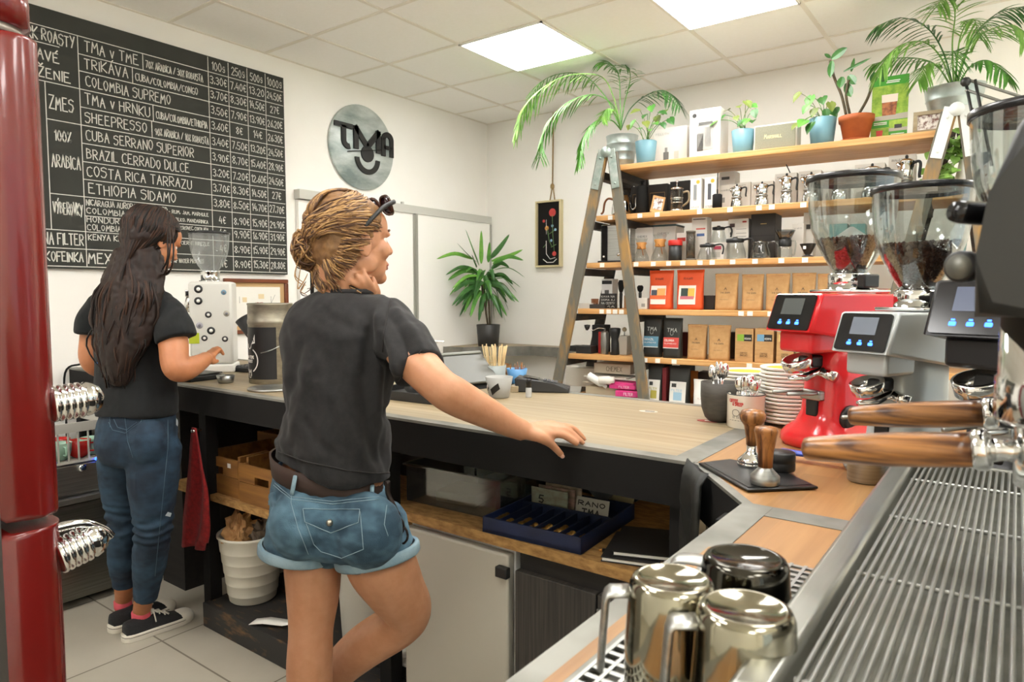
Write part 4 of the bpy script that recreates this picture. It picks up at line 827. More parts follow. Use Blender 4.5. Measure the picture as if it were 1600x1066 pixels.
# right shelf
z6 = .686
cb2 = thing('storage_box', 'clear plastic storage box with utensils on the chipboard shelf', 'box', (-1.385, 1.70, z6), math.radians(2))
M_cbx = clear_mat('box_plastic', '#c9cdca', .16, .1, haze=.05, hazec='#a8aaa4'); f = MB()
bw_, bd_, bh_ = .20, .15, .13
f.box((0, 0, .002), (.36, .30, .003)); f.box((0, -.15, .06), (.37, .003, .12)); f.box((0, .15, .06), (.37, .003, .12)); f.box((-.185, 0, .06), (.003, .3, .12)); f.box((.185, 0, .06), (.003, .3, .12))
for x, y, sx, sy in ((0, -.155, .39, .012), (0, .155, .39, .012), (-.19, 0, .012, .3), (.19, 0, .012, .3)): f.box((x, y, .12), (sx, sy, .006), bev=.002)
f.build('box_shell', M_cbx, cb2)
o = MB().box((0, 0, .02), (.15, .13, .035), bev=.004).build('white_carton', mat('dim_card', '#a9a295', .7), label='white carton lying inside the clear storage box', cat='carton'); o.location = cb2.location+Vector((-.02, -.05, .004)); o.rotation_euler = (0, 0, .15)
sp = thing('serving_spoon', 'steel spoon standing upright in the clear storage box', 'spoon', cb2.location+Vector((-.03, .02, .03)), rot=(.12, -.06, 0)); MB().tube([(0, 0, 0), (0, 0, .13)], .004, 8).build('handle', M_steel, sp); MB().ball((0, 0, .155), (.018, .006, .03), 14).build('bowl', M_steel, sp)
sp2 = thing('whisk', 'small whisk lying behind the storage box', 'whisk', (-1.26, 1.92, z6+.03), rot=(.1, .1, 0)); MB().cyl((0, 0, 0), (0, 0, .10), .008).build('handle', mat('dark_wood', '#5b3a22', .5), sp2)
f = MB()
for k in range(5): a = PI*k/5; f.tube([(0, 0, .10)]+[(.022*math.sin(PI*t/8)*math.cos(a), .022*math.sin(PI*t/8)*math.sin(a), .10+.07*t/8) for t in range(1, 8)]+[(0, 0, .17)], .0012, 5)
f.build('wires', M_steel, sp2)
ct = thing('cash_tray', 'blue cash tray with coins in rows on the chipboard shelf', 'cash tray', (-1.035, 1.635, z6), math.radians(3))
f = MB(); M_bt = mat('tray_blue', '#13244a', .5, c2='#0f1b38', scale=(9, 9, 9)); f.box((0, 0, .006), (.31, .34, .012)); 
for x, y, sx, sy in ((0, -.167, .31, .006), (0, .167, .31, .006), (-.152, 0, .006, .34), (.152, 0, .006, .34)): f.box((x, y, .022), (sx, sy, .044), bev=.001)
f.build('tray_body', M_bt, ct); f = MB()
for k in range(1, 8): f.box((-.155+k*.31/8, -.07, .02), (.004, .19, .03))
f.box((0, .03, .022), (.3, .004, .036)); f.build('dividers', mat('tray_navy', '#15203a', .5), ct)
M_coin = mat('coin_brass', '#a5803f', .35, .8, c2='#8a6a35', scale=(60, 60, 60)); mc = None; rd = random.Random(6); kk = 0
for k in range(8):
    for j in range(rd.choice((3, 4, 5))):
        if mc is None: mc = MB().lathe([(.0115, -.001), (.0118, 0), (.0115, .001)], 18).build('coin', M_coin); o = mc
        else: o = mc.copy(); COL.objects.link(o)
        tag(o, 'brass coin lying in a row of the blue cash tray', 'coin', 'coins in the blue cash tray'); o.location = ct.location+RZ(math.radians(3))@Vector((-.135+k*.31/8, -.145+j*.016+rd.uniform(-.004, .004), .0235)); o.rotation_euler = (1.0+rd.uniform(-.2, .2), 0, 0)
for k, (c_, la) in enumerate((('#9fa58e', 'greenish banknote standing at the front of the cash tray'), ('#c29c90', 'reddish banknote standing behind the greenish one'), ('#b9a48c', 'beige banknote standing at the back of the row'))):
    t = thing('banknote', la, 'banknote', ct.location+Vector((-.075+.006*k, .055+.03*k, .013)), math.radians(3)); f = MB(); f.box((0, 0, .034), (.125, .004, .065)); f.build('paper', mat('note_'+c_[1:], c_, .7, c2='#8d8570', scale=(30, 30, 60)), t)
    if k == 0: g_ = MB(); write(g_, '5', (-.035, -.0022, .022), (1, 0, 0), (0, 0, 1), .022, None, .004); g_.build('numeral', M_ink, t)
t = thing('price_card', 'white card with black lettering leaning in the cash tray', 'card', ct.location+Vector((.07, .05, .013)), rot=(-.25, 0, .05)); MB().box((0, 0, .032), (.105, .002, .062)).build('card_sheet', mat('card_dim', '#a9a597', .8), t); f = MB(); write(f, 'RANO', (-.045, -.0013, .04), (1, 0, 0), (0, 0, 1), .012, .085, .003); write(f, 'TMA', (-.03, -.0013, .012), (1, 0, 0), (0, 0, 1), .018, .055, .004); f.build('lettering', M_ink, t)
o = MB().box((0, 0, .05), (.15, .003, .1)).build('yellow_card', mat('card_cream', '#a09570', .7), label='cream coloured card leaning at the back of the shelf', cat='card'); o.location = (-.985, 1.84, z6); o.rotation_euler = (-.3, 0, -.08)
o = MB().box((0, 0, .04), (.08, .004, .075)).build('black_card', M_black, label='black folded card leaning before the cream card', cat='card'); o.location = (-1.02, 1.80, z6+.045); o.rotation_euler = (-.3, .6, -.05)
for k, (x, y, rz, la, c_) in enumerate(((-.755, 1.60, .35, 'black notebook lying on a white one near the shelf edge', M_black), (-.77, 1.58, .28, 'white edged notebook below the black notebook', M_paper))):
    t = thing('notebook', la, 'notebook', (x, y, z6+(.014 if k == 0 else 0)), rz); MB().box((0, 0, .006), (.135, .19, .008), bev=.001).build('pages', M_paper, t); f = MB(); f.box((0, 0, .0115), (.14, .195, .0025)); f.box((0, 0, .0012), (.14, .195, .0022)); f.build('cover', mat('cover_black', '#201f1f', .55), t)
pn = thing('pen', 'black pen with brass tip at the edge of the chipboard shelf', 'pen', (-.835, 1.52, z6+.0065), rot=(0, PI/2, .4)); MB().cyl((0, 0, 0), (0, 0, .12), .005).build('barrel', M_black, pn); MB().cyl((0, 0, -.012), (0, 0, 0), .002, .005).build('tip', mat('brass', '#c08a4a', .3, 1.), pn)
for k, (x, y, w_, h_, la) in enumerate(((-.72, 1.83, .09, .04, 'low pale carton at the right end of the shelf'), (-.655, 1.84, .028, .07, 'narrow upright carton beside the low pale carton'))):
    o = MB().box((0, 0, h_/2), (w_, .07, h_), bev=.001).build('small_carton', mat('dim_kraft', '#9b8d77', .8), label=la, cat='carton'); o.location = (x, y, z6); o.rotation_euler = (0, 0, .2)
for k, (x, c_, s_, la) in enumerate(((-1.12, '#2b2826', 'TMA', 'dark packet with white lettering at the back of the shelf'), (-1.0, '#262a33', 'KAVA', 'dark blue packet standing behind the banknotes'), (-1.25, '#25303e', 'TEA', 'navy packet with a label behind the storage box'))):
    t = thing('tea_packet', la, 'packet', (x, 1.98, z6), .05*k); MB().box((0, 0, .075), (.085, .05, .15), bev=.004).build('packet_body', mat('pk_'+c_[1:], c_, .5), t); f = MB(); write(f, s_, (-.03, -.0256, .07), (1, 0, 0), (0, 0, 1), .025, .06, .004); f.build('lettering', M_paper, t)
# ================================================================ right side: cups, saucers, tampers, pitchers
sc_prof = [(.03, 0), (.034, .003), (.05, .006), (.07, .0095), (.078, .0125), (.0795, .016), (.078, .0192), (.05, .0115), (.03, .008), (0, .008)]
M_sau = mat('saucer_white', '#f0ece3', .3); M_say = mat('saucer_yellow', '#e3b53c', .25)
ORD = ['topmost', 'second', 'third', 'fourth', 'fifth', 'sixth', 'seventh', 'eighth', 'ninth', 'tenth', 'eleventh', 'twelfth', 'thirteenth', 'fourteenth', 'fifteenth', 'lowest']
def saucer(): return None
st0 = at(1218, 640, Z=CT+.03); sx0, sy0 = -.515, 2.02
proto = None
N = 15; step = .0105
for k in range(N):
    lab_ = 'white saucer with yellow top, topmost of the tall stack' if k == 0 else 'white saucer, %s %s' % (ORD[k if k < N-1 else 15], 'from the top of the tall stack' if k < N-1 else 'of the tall stack by the red grinder')
    if proto is None:
        proto = thing('saucer', lab_, 'saucer', (0, 0, 0), group='saucers in the tall stack'); b_ = MB().lathe(sc_prof, 40, cap1=False); b_.build('dish', M_sau, proto); MB().lathe([(.069, .0165), (.05, .0119), (.03, .0084), (0, .0084)], 40, cap0=False, cap1=False).build('glaze', M_say, proto); o = proto
    else: o = dup(proto, lab_, (0, 0, 0), group='saucers in the tall stack')
    o.location = (sx0+.002*math.sin(k*2.1), sy0+.002*math.cos(k*1.7), CT+(N-1-k)*step)
for k in range(8):
    o = dup(proto, 'white saucer, %s of the lower stack behind the spoons' % ('topmost' if k == 0 else ORD[k]+' from the top' if k < 7 else 'lowest'), (-.665+.001*k, 2.115, CT+.045+(7-k)*step), group='saucers in the lower stack')
o = MB().lathe([(.06, 0), (.06, .045)], 32).build('stack_base', M_blackm, label='low black block under the lower saucer stack', cat='block'); o.location = (-.665, 2.115, CT)
dkc = thing('dark_cup', 'dark grey handleless cup with spoons on the oak worktop', 'cup', (-.69, 1.955, CT)); MB().lathe([(.03, 0), (.042, .012), (.052, .04), (.055, .075), (.055, .115), (.0525, .115), (.052, .05), (.04, .016), (0, .012)], 40, cap1=False).build('bowl', mat('stoneware_dark', '#4b4740', .6, c2='#3c3934', scale=(20, 20, 90), bump=.2), dkc)
mg = thing('enamel_mug', 'white enamel mug with a sheep print full of teaspoons', 'mug', (-.60, 1.91, CT), math.radians(8)); MB().lathe([(.046, 0), (.05, .003), (.0505, .09), (.052, .093), (.05, .095), (.048, .09), (.047, .006), (0, .005)], 40, cap1=False).build('mug_body', mat('enamel', '#ece6d8', .25), mg)
MB().lathe([(.0505, .092), (.0525, .0935), (.0505, .0955), (.0485, .0935)], 40, cap0=False, cap1=False).build('mug_rim', M_black, mg)
f = MB(); am = -PI*.62; cyl_write(f, 'COFFEE', am-.15, .074, .008, .028, .0512, .0022); cyl_write(f, '& SHEEP', am+.1, .065, .008, .03, .0512, .0022); f.mi = 1
for i in range(14):
    P = []
    for a, r in ((i, .0085), (i+1, .0085), (i+1, .0098), (i, .0098)):
        th = 2*PI*a/14; x, z = r*math.cos(th)*1.15, .045+r*math.sin(th); P.append((.0512*math.cos(am+x/.05), .0512*math.sin(am+x/.05), z))
    f.quad(*P)
cyl_write(f, 'II', am-.12, .03, .006, .004, .0512, .0012); cyl_write(f, 'II', am+.12, .03, .006, .004, .0512, .0012); cyl_write(f, '-----', am, .022, .004, .04, .0512, .001); f.build('sheep_print', [M_rinkk, M_ink], mg)
sp0 = None; rd = random.Random(21)
for k in range(20):
    if sp0 is None:
        sp0 = thing('teaspoon', 'x', 'spoon'); MB().tube([(0, 0, 0), (0, .0, .05), (0, .001, .10)], [.0022, .002, .003], 8, flat=.5).build('handle', M_chrome, sp0); f = MB(); f.ball((0, 0, .118), (.0125, .004, .02), 12); f.build('bowl', M_chrome, sp0); o = sp0
    else: o = copy_tree(sp0)
    inmug = k < 14; c_ = mg if inmug else dkc; a = rd.uniform(0, 6.28); r = rd.uniform(.008, .034); tag(o, 'shiny teaspoon standing bowl up in the white enamel mug' if inmug else 'shiny teaspoon standing bowl up in the dark grey cup', 'spoon', 'teaspoons in the enamel mug' if inmug else 'teaspoons in the dark cup')
    o.location = c_.location+Vector((r*.6*math.cos(a), r*.6*math.sin(a), .012)); o.rotation_euler = (-.28*r/.034*math.sin(a), .28*r/.034*math.cos(a), rd.uniform(0, 6.28)); o.scale = (1, 1, rd.uniform(.86, 1.0) if inmug else rd.uniform(1.05, 1.2))
# tamping mat and tampers
tm_ = thing('tamping_mat', 'black rubber tamping mat at the bent corner of the counter', 'mat', (0, 0, CT)); f = MB(); pm = [at(x, y, Z=CT) for x, y in ((1092, 728), (1168, 771), (1278, 766), (1218, 738), (1140, 722))]; f.prism([(p.x, p.y) for p in pm], .0016, .0075, bev=.002); f.build('mat_sheet', mat('mat_rubber', '#0e0e0e', .3), tm_); f = MB(); f.prism([((p.x-pm[0].x)*.9+pm[0].x+.012, (p.y-pm[0].y)*.9+pm[0].y+.0) for p in pm], .0075, .0082); f.build('raised_panel', mat('mat_rubber2', '#141414', .4), tm_)
M_zeb = wood('zebrano', '#4c2b16', '#a06a38', 2, .3, 130, 6, .02, dist=3, lo=.38, hi=.6)
M_zebx = wood('zebrano_handle', '#4c2b16', '#a87340', 0, .28, 110, 5, .02, dist=3, lo=.36, hi=.58)
ta = thing('tamper', 'tamper with a mushroom shaped striped wooden knob', 'tamper', at(1174, 727, Z=CT+.008)); MB().lathe([(.029, 0), (.029, .006), (.0275, .007), (.029, .008), (.029, .012), (.02, .02), (.0105, .03), (.0105, .045)], 32).build('base', M_chrome, ta); MB().lathe([(.0115, .044), (.0125, .06), (.017, .085), (.026, .098), (.0275, .108), (.022, .117), (.008, .121), (0, .1215)], 32, cap1=False).build('knob', M_zeb, ta)
tb = thing('tamper', 'tamper with a straight striped wooden handle in front', 'tamper', at(1195, 756, Z=CT+.008)); MB().lathe([(.026, 0), (.027, .002), (.027, .016), (.014, .03), (.0125, .034)], 32).build('base', M_steel, tb); MB().lathe([(.0135, .033), (.0145, .06), (.02, .095), (.022, .103), (.02, .109), (.008, .111), (0, .111)], 32, cap1=False).build('handle', M_zeb, tb)
tc_ = thing('distribution_tool', 'round black distribution tool behind the two tampers', 'tool', at(1208, 738, Z=CT+.008)+Vector((.005, .03, 0))); MB().lathe([(.029, 0), (.03, .003), (.03, .016), (.029, .018), (.03, .02), (.03, .036), (.028, .038)], 32).build('body', M_black, tc_)
bp_ = thing('brush', 'blue plastic brush handle poking out below the portafilter', 'brush', at(1245, 712, Z=CT+.012), math.radians(-12)); f = MB(); f.tube([(-.05, 0, 0), (-.035, 0, .004), (.02, 0, .006), (.12, .01, .008)], [.008, .016, .014, .012], 12, flat=.4); f.build('handle', mat('brush_blue', '#2540a8', .35), bp_); MB().box((.15, .01, .0), (.06, .02, .022), bev=.003).build('bristles', M_black, bp_)
pc = thing('steel_pitcher', 'small brushed steel cup standing beside the drip tray', 'pitcher', at(1352, 752, Z=CT)); MB().lathe([(.03, 0), (.033, .003), (.034, .05), (.0325, .066), (.035, .07), (.0335, .07), (.031, .05), (.03, .004), (0, .003)], 36, cap1=False).build('cup_body', M_steel, pc)
M_mir = mat('mirror_steel', '#96917f', .1, 1.)
def milk_jug(loc, rz, k, label, hang, mt, hk=1.):
    t = thing('milk_jug', label, 'milk jug', loc, rz, 'milk jugs upside down on the rinser'); t.scale = (1, 1, hk); h = .118*k; r = .043*k
    MB().lathe([(r*1.02, 0), (r*1.04, .003), (r*1.04, h*.45), (r*.99, h*.7), (r*.95, h*.93), (r*.88, h*.985), (r*.80, h), (r*.74, h*.995), (r*.66, h*.975), (0, h*.96)], 48, cap0=False, cap1=False).build('jug_body', mt, t)
    f = MB(); P = bez([(-r*.92, 0, h*.86), (-r*1.35, 0, h*.86), (-r*1.62, 0, h*.80), (-r*1.62, 0, h*.5), (-r*1.5, 0, h*.12), (-r*1.03, 0, h*.10)], 6)
    if hang == 1: P = [(-r*.94, 0, h*.86), (-r*1.38, 0, h*.85), (-r*1.44, 0, h*.83), (-r*1.47, 0, h*.79), (-r*1.58, 0, h*.2)]
    f.tube(P, .0145*k, 10, flat=.28, side=(0, 1, 0)); f.build('handle', M_steel, t); return t
# rinser tray with a wire grid beside the machine
rz_ = thing('rinser_tray', 'steel rinser tray with a punched grid under the milk jugs', 'tray', (-.235, .72, CT)); f = MB()
f.bx((-.085, -.27, .001), (.07, .21, .004)); f.bx((-.088, -.27, .001), (-.08, .21, .014)); f.bx((.062, -.27, .001), (.07, .21, .014)); f.build('tray_pan', M_dsteel, rz_); f = MB()
for k in range(30): f.bx((-.08, -.268+k*.016, .014), (.062, -.262+k*.016, .017))
for k in range(9): f.bx((-.08+k*.0175, -.268, .014), (-.076+k*.0175, .205, .0175))
f.build('grid', M_steel, rz_)
f = MB(); f.bx((-.105, -.27, .001), (-.09, .21, .012)); f.build('wood_edge', M_oaky, rz_)
j1 = at(1050, 900, Z=1.105); j2 = at(1165, 940, Z=1.11); j3 = at(1165, 857, Z=1.10)
jz = CT+.0178
milk_jug((j1.x, j1.y, jz), math.radians(28), .90, 'small mirror steel milk jug upside down, leftmost of the three', 1, M_mir)
milk_jug((j2.x, j2.y, jz), math.radians(28), .92, 'larger mirror steel milk jug upside down in the foreground', 1, M_mir)
milk_jug((j3.x, j3.y, jz), math.radians(8), 1.0, 'dark mirror milk jug upside down behind the two bright ones', 0, mat('mirror_dark', '#45433d', .1, 1.), .80)
# ================================================================ espresso machine
EM = thing('espresso_machine', 'large black and steel espresso machine at the right edge', 'espresso machine', (0, 0, CT))
TZ = .098; X0, Y0, Y1 = -.152, .40, 1.29
f = MB(); f.bx((X0, Y0, TZ-.035), (X0+.03, Y1, TZ+.006), bev=.006); f.bx((X0, Y0, TZ-.035), (.40, Y0+.02, TZ+.004), bev=.005); f.bx((X0, Y1-.012, TZ-.035), (.40, Y1, TZ+.003), bev=.004); f.build('tray_rim', mat('rim_steel', '#a9aaa4', .28, .95, c2='#97978f', scale=(40, 3, 40), rvar=.1), EM)
f = MB(); f.bx((X0+.03, Y0+.02, TZ-.033), (.40, Y1-.012, TZ-.028)); f.build('tray_bottom', mat('tray_wet', '#8b8a80', .3, .6, c2='#77776d', scale=(18, 18, 18), rvar=.2), EM)
f = MB()
for k in range(66): x = X0+.038+k*.0076; f.cyl((x, Y0+.02, TZ), (x, Y1-.012, TZ), .0019, seg=8, caps=False)
for y in (.50, .735, .95, 1.16): f.cyl((X0+.034, y, TZ-.004), (.40, y, TZ-.004), .0026, seg=6, caps=False)
f.build('tray_grille', M_steel, EM)
f = MB(); f.bx((X0+.02, Y0+.02, .03), (.40, Y1-.02, TZ-.036)); f.bx((.30, Y0, .03), (.75, Y1, .40), bev=.01); f.build('chassis', M_steel, EM)
for y in (Y0+.1, Y1-.1): MB().lathe([(.02, 0), (.024, .005), (.022, .03)], 20, T((.05, y, 0))).build('machine_foot', M_black, EM)
for y in (.72, .95):
    g_ = MB(); gx = .038; g_.lathe([(.048, .262), (.052, .266), (.052, .30), (.05, .302), (.05, .36)], 40, T((gx, y, 0)), cap0=True); g_.build('group_head', M_chrome, EM)
f = MB(); sd_ = [(-.028, .352), (-.029, .40), (-.022, .45), (-.006, .50), (.025, .55), (.08, .58), (.6, .59), (.6, .30), (.12, .30), (.1, .352)]; f.prism(sd_, 0, .38, Matrix(((1, 0, 0, 0), (0, 0, -1, 1.04), (0, 1, 0, 0), (0, 0, 0, 1))), bev=.012); f.build('body_cover', mat('machine_black', '#232422', .5), EM)
a = at(1562, 336, Y=.74); b_ = at(1492, 331, Y=.70); st_ = MB(); a.z -= CT; b_.z -= CT; st_.tube([b_, b_+(a-b_)*.15, a, a+(a-b_)*.6], [.0085, .010, .010, .010], 20); st_.build('steam_handle', M_blackg, EM)
q = at(1503, 417, Y=.72); q.z -= CT; kn = MB(); mk = frame_z(EYE-Vector((0, 0, CT))-q+Vector((-.35, 0, 0))).to_4x4(); mk.translation = q; kn.lathe([(.0125, -.010), (.014, -.008), (.014, .003), (.012, .005)], 28, mk); kn.tube([mk@Vector((0, 0, -.012)), q+Vector((.05, .05, .0))], .009, 12); kn.build('steam_knob', M_black, EM)
MB().lathe([(.011, .0052), (.011, .0062)], 24, mk).build('knob_cap', mat('cap_grey', '#77776f', .4, .5), EM)
for k, (y, la) in enumerate(((.72, 'nearer portafilter with striped wooden handle over the drip tray'), (.95, 'farther portafilter with striped wooden handle over the drip tray'))):
    t = thing('portafilter', la, 'portafilter', (.038, y, CT+.237), 0, 'portafilters locked in the espresso machine')
    MB().lathe([(.030, -.030), (.036, -.028), (.036, .022), (.034, .026)], 36).build('basket_holder', M_chrome, t)
    MB().tube([(-.03, 0, .0), (-.042, 0, -.001), (-.056, 0, -.003)], [.012, .009, .011], 14).build('neck', M_chrome, t)
    MB().tube([(-.051, 0, -.002), (-.055, 0, -.0025), (-.062, 0, -.0035), (-.066, 0, -.004)], [.014, .0185, .0185, .016], 20).build('ferrule', M_chrome, t)
    hd = MB(); pts = [(-.066-.140*u, 0, -.004-.018*u) for u in (0, .08, .25, .45, .65, .85, .95, .985, 1)]; hd.tube(pts, [.0165, .0165, .017, .0168, .0155, .0135, .0125, .0112, .007], 24, flat=.95); hd.build('handle', M_zebx, t)
# ================================================================ goods on the shelves
def slot(i, x0, x1, yt, dep):
    s0, _ = shp(x0, yt, dep); s1, _ = shp(x1, yt, dep); _, z = shp((x0+x1)/2, yt, dep)
    return (s0+s1)/2, abs(s1-s0), z-SZ[i]
def put(name, label, cat, i, x, dep, group=None, rz=0., dz=.0006):
    s, _ = shp(x, 400, dep); return thing(name, label, cat, SH(s, dep, SZ[i]+dz), RS+rz, group)
FR, FU = Vector((1, 0, 0)), Vector((0, 0, 1))
def cbox(label, i, x0, x1, yt, dep, d, c, name='carton_box', cat='box', rz=0., group=None, marks=(), dz=.0006, bev=.0015):
    s, w_, h = slot(i, x0, x1, yt, dep); m_ = c if not isinstance(c, str) else mat('card_'+c[1:], c, .6)
    t = thing(name, label, cat, SH(s, dep, SZ[i]+dz), RS+rz, group); MB().bx((-w_/2, 0, 0), (w_/2, d, h), bev=bev).build('box_body', m_, t)
    for mk in marks:      # (kind, u, v, w, h, colour[, text]) in fractions of the front
        f = MB(); u, v, a, b_ = mk[1]*w_-w_/2, mk[2]*h, mk[3]*w_, mk[4]*h; mm = mat('mark_'+mk[5][1:], mk[5], .6)
        if mk[0] == 'r': f.quad((u, -.0004-.0002*len(mk), v), (u+a, -.0004-.0002*len(mk), v), (u+a, -.0004-.0002*len(mk), v+b_), (u, -.0004-.0002*len(mk), v+b_)); f.build('print', mm, t)
        elif mk[0] == 'o': f.lathe([(a/2, 0), (0, .0001)], 20, T((u, -.0009, v))@RX(PI/2), cap0=False, cap1=False); f.build('print', mm, t)
        else: write(f, mk[6], (u, -.0022, v), FR, FU, b_, a, b_*.16); f.build('lettering', mm, t)
    return t, w_, h
def pouch(label, i, x0, x1, yt, dep, c, d=.075, name='coffee_bag', rz=0., group=None, art=None, rough=None, dz=.0006):
    s, w_, h = slot(i, x0, x1, yt, dep); t = thing(name, label, 'coffee bag', SH(s, dep, SZ[i]+dz), RS+rz, group); f = MB(); rg = []; sd = sum(map(ord, label))
    for k in range(13):
        q = k/12; dd = d*(1-q**1.6)*.5+.003; ww = w_*(.93+.07*q-.03*math.sin(q*PI)); z = h*q; row = []
        for a in [2*PI*j/28 for j in range(28)]:
            ca, sa = math.cos(a), math.sin(a); x = ww/2*math.copysign(abs(ca)**.45, ca); y = dd*math.copysign(abs(sa)**.6, sa)
            n_ = noise.noise(Vector((x*22+sd, z*18, y*9)))*.0035*min(1, q*4)*(1 if q < .97 else .3); row.append(Vector((x, y+d/2+n_, z)))
        rg.append(row)
    f.rings(rg); f.build('bag_body', c if not isinstance(c, str) else mat('bag_'+c[1:], c, .6 if rough is None else rough), t)
    f = MB(); f.bx((-w_/2, d/2-.0035, h*.945), (w_/2, d/2+.0035, h+.002), bev=.001); f.build('seal', c if not isinstance(c, str) else mat('bag_'+c[1:], c, .6), t)
    def fy(v): return d/2-(d*(1-v**1.6)*.5+.003)-.0042
    if art:
        for mk in art:
            u, v, a, b_ = mk[1]*w_-w_/2, mk[2], mk[3]*w_, mk[4]; mm = mat('mark_'+mk[5][1:], mk[5], .6); f = MB(); e_ = .0006*(1+art.index(mk)*.6)
            if mk[0] == 'r':
                n = 5
                L_ = [Vector((u, fy(v+b_*j/n)-e_, (v+b_*j/n)*h)) for j in range(n+1)]; f.strip(L_, [p+Vector((a, 0, 0)) for p in L_]); f.build('label_sheet', mm, t)
            else:
                p0, p1 = Vector((u, fy(v)-e_*1.6, v*h)), Vector((u, fy(v+b_)-e_*1.6, (v+b_)*h)); write(f, mk[6], p0, FR, (p1-p0), b_*h, a, b_*h*.15); f.build('lettering', mm, t)
    return t
def jar(t, nm, prof, m_, seg=32, M=I4, **k): return MB().lathe(prof, seg, M, cap1=False, **k).build(nm, m_, t)
# ---- top shelf
cbox('white box with a small kettle picture between the pale blue pot and the grinder box', 0, 1022, 1074, 199, .19, .14, '#d8d5ce', marks=(('r', .3, .16, .16, .2, '#6b6a66'), ('r', .34, .36, .08, .12, '#8a8985'), ('r', .62, .16, .14, .2, '#b9b9ae'), ('t', .06, .82, .4, .05, '#b4b2ab', 'FELLOW')))
cbox('tall white box with a coffee grinder picture on the top shelf', 0, 1078, 1126, 170, .06, .17, '#d3d0ca', marks=(('r', .28, .16, .5, .52, '#aaa9a4'), ('r', .5, .22, .2, .4, '#deddd8'), ('r', .26, .14, .2, .36, '#4c4b49'), ('r', .3, .66, .46, .07, '#62615e'), ('o', .16, .88, .14, .1, '#3c3c3b'), ('t', .4, .86, .4, .03, '#8d8c88', 'WILFA')))
t, w_, h_ = cbox('cream retro speaker with a woven front on the top shelf', 0, 1178, 1246, 193, .05, .12, '#d2cec2', name='speaker', cat='speaker', bev=.008)
MB().bx((-w_/2+.008, -.004, .008), (w_/2-.008, .001, h_-.008), bev=.003).build('grille', mat('speaker_cloth', '#8f8e7b', .9, c2='#7d7c6b', scale=(240, 240, 240), bump=.3), t); f = MB(); write(f, 'Marshall', (-.055, -.0055, h_*.45), FR, FU, .02, .09, .0035); f.build('badge', mat('gold_script', '#d4c89a', .3, .6), t)
# green poster, propped up
s, w_, h_ = slot(0, 1364, 1421, 118, .18); t = thing('menu_poster', 'green poster of iced drinks leaning behind the terracotta pot', 'poster', SH(s, .16, SZ[0]), RS, rot=(-.07, 0, RS)); MB().bx((-w_/2, 0, 0), (w_/2, .006, h_), bev=.001).build('board', mat('poster_green', '#3f9428', .5), t)
m_gar = mat('garden_print', '#6f9a2e', .55, c2='#a3bf45', scale=(25, 25, 25)); f = MB(); f.quad((-w_/2, -.0006, h_*.33), (w_/2, -.0006, h_*.33), (w_/2, -.0006, h_*.86), (-w_/2, -.0006, h_*.86)); f.quad((-w_/2, -.0006, .01), (0, -.0006, .01), (0, -.0006, h_*.22), (-w_/2, -.0006, h_*.22)); f.quad((0, -.0006, h_*.15), (w_/2, -.0006, h_*.15), (w_/2, -.0006, h_*.32), (0, -.0006, h_*.32))
f.mi = 1; f.quad((-w_/2, -.001, h_*.33), (w_/2, -.001, h_*.33), (w_/2, -.001, h_*.42), (-w_/2, -.001, h_*.39)); f.quad((0, -.001, h_*.15), (w_/2, -.001, h_*.15), (w_/2, -.001, h_*.2), (0, -.001, h_*.2)); f.mi = 2
f.quad((-w_*.2, -.0014, h_*.40), (w_*.17, -.0014, h_*.40), (w_*.21, -.0014, h_*.66), (-w_*.22, -.0014, h_*.66)); f.mi = 3; f.quad((-w_*.22, -.0016, h_*.60), (w_*.21, -.0016, h_*.60), (w_*.22, -.0016, h_*.72), (-w_*.23, -.0016, h_*.72)); f.mi = 4; f.quad((-w_*.33, -.0014, h_*.05), (-w_*.18, -.0014, h_*.05), (-w_*.16, -.0014, h_*.18), (-w_*.35, -.0014, h_*.18)); f.mi = 5; f.quad((w_*.15, -.0014, h_*.19), (w_*.35, -.0014, h_*.19), (w_*.35, -.0014, h_*.25), (w_*.15, -.0014, h_*.25))
f.mi = 6
for zz, x in ((.92, -.1), (.895, -.12), (.29, -.42), (.265, -.42), (.10, .06), (.075, .06)): f.quad((w_*x, -.0014, h_*zz), (w_*(x+.36), -.0014, h_*zz), (w_*(x+.36), -.0014, h_*(zz+.012)), (w_*x, -.0014, h_*(zz+.012)))
f.build('print', [m_gar, mat('deck_grey', '#a8a294', .6), mat('iced_coffee', '#6e3b1f', .5, c2='#b8703f', scale=(40, 40, 40)), mat('ice', '#e6d6c6', .5), mat('red_drink', '#c23a2f', .5), mat('dark_bowl', '#2b2a2d', .5), M_white], t)
s, w_, h_ = slot(0, 1427, 1478, 170, .03); t = thing('framed_photo', 'pale wooden photo frame at the right end of the top shelf', 'photo frame', SH(s, .06, SZ[0]), rot=(-.12, 0, RS)); f = MB()
for a, b_ in (((-w_/2, 0), (w_/2, .018)), ((-w_/2, h_-.018), (w_/2, h_)), ((-w_/2, .018), (-w_/2+.018, h_-.018)), ((w_/2-.018, .018), (w_/2, h_-.018))): f.bx((a[0], -.006, a[1]), (b_[0], .008, b_[1]), bev=.001)
f.build('frame_moulding', M_oak, t); MB().bx((-w_/2+.016, .001, .016), (w_/2-.016, .004, h_-.016)).build('photo', mat('photo_mix', '#d9d2cb', .4, c2='#6f4c42', scale=(40, 40, 40), lo=.45, hi=.6), t)
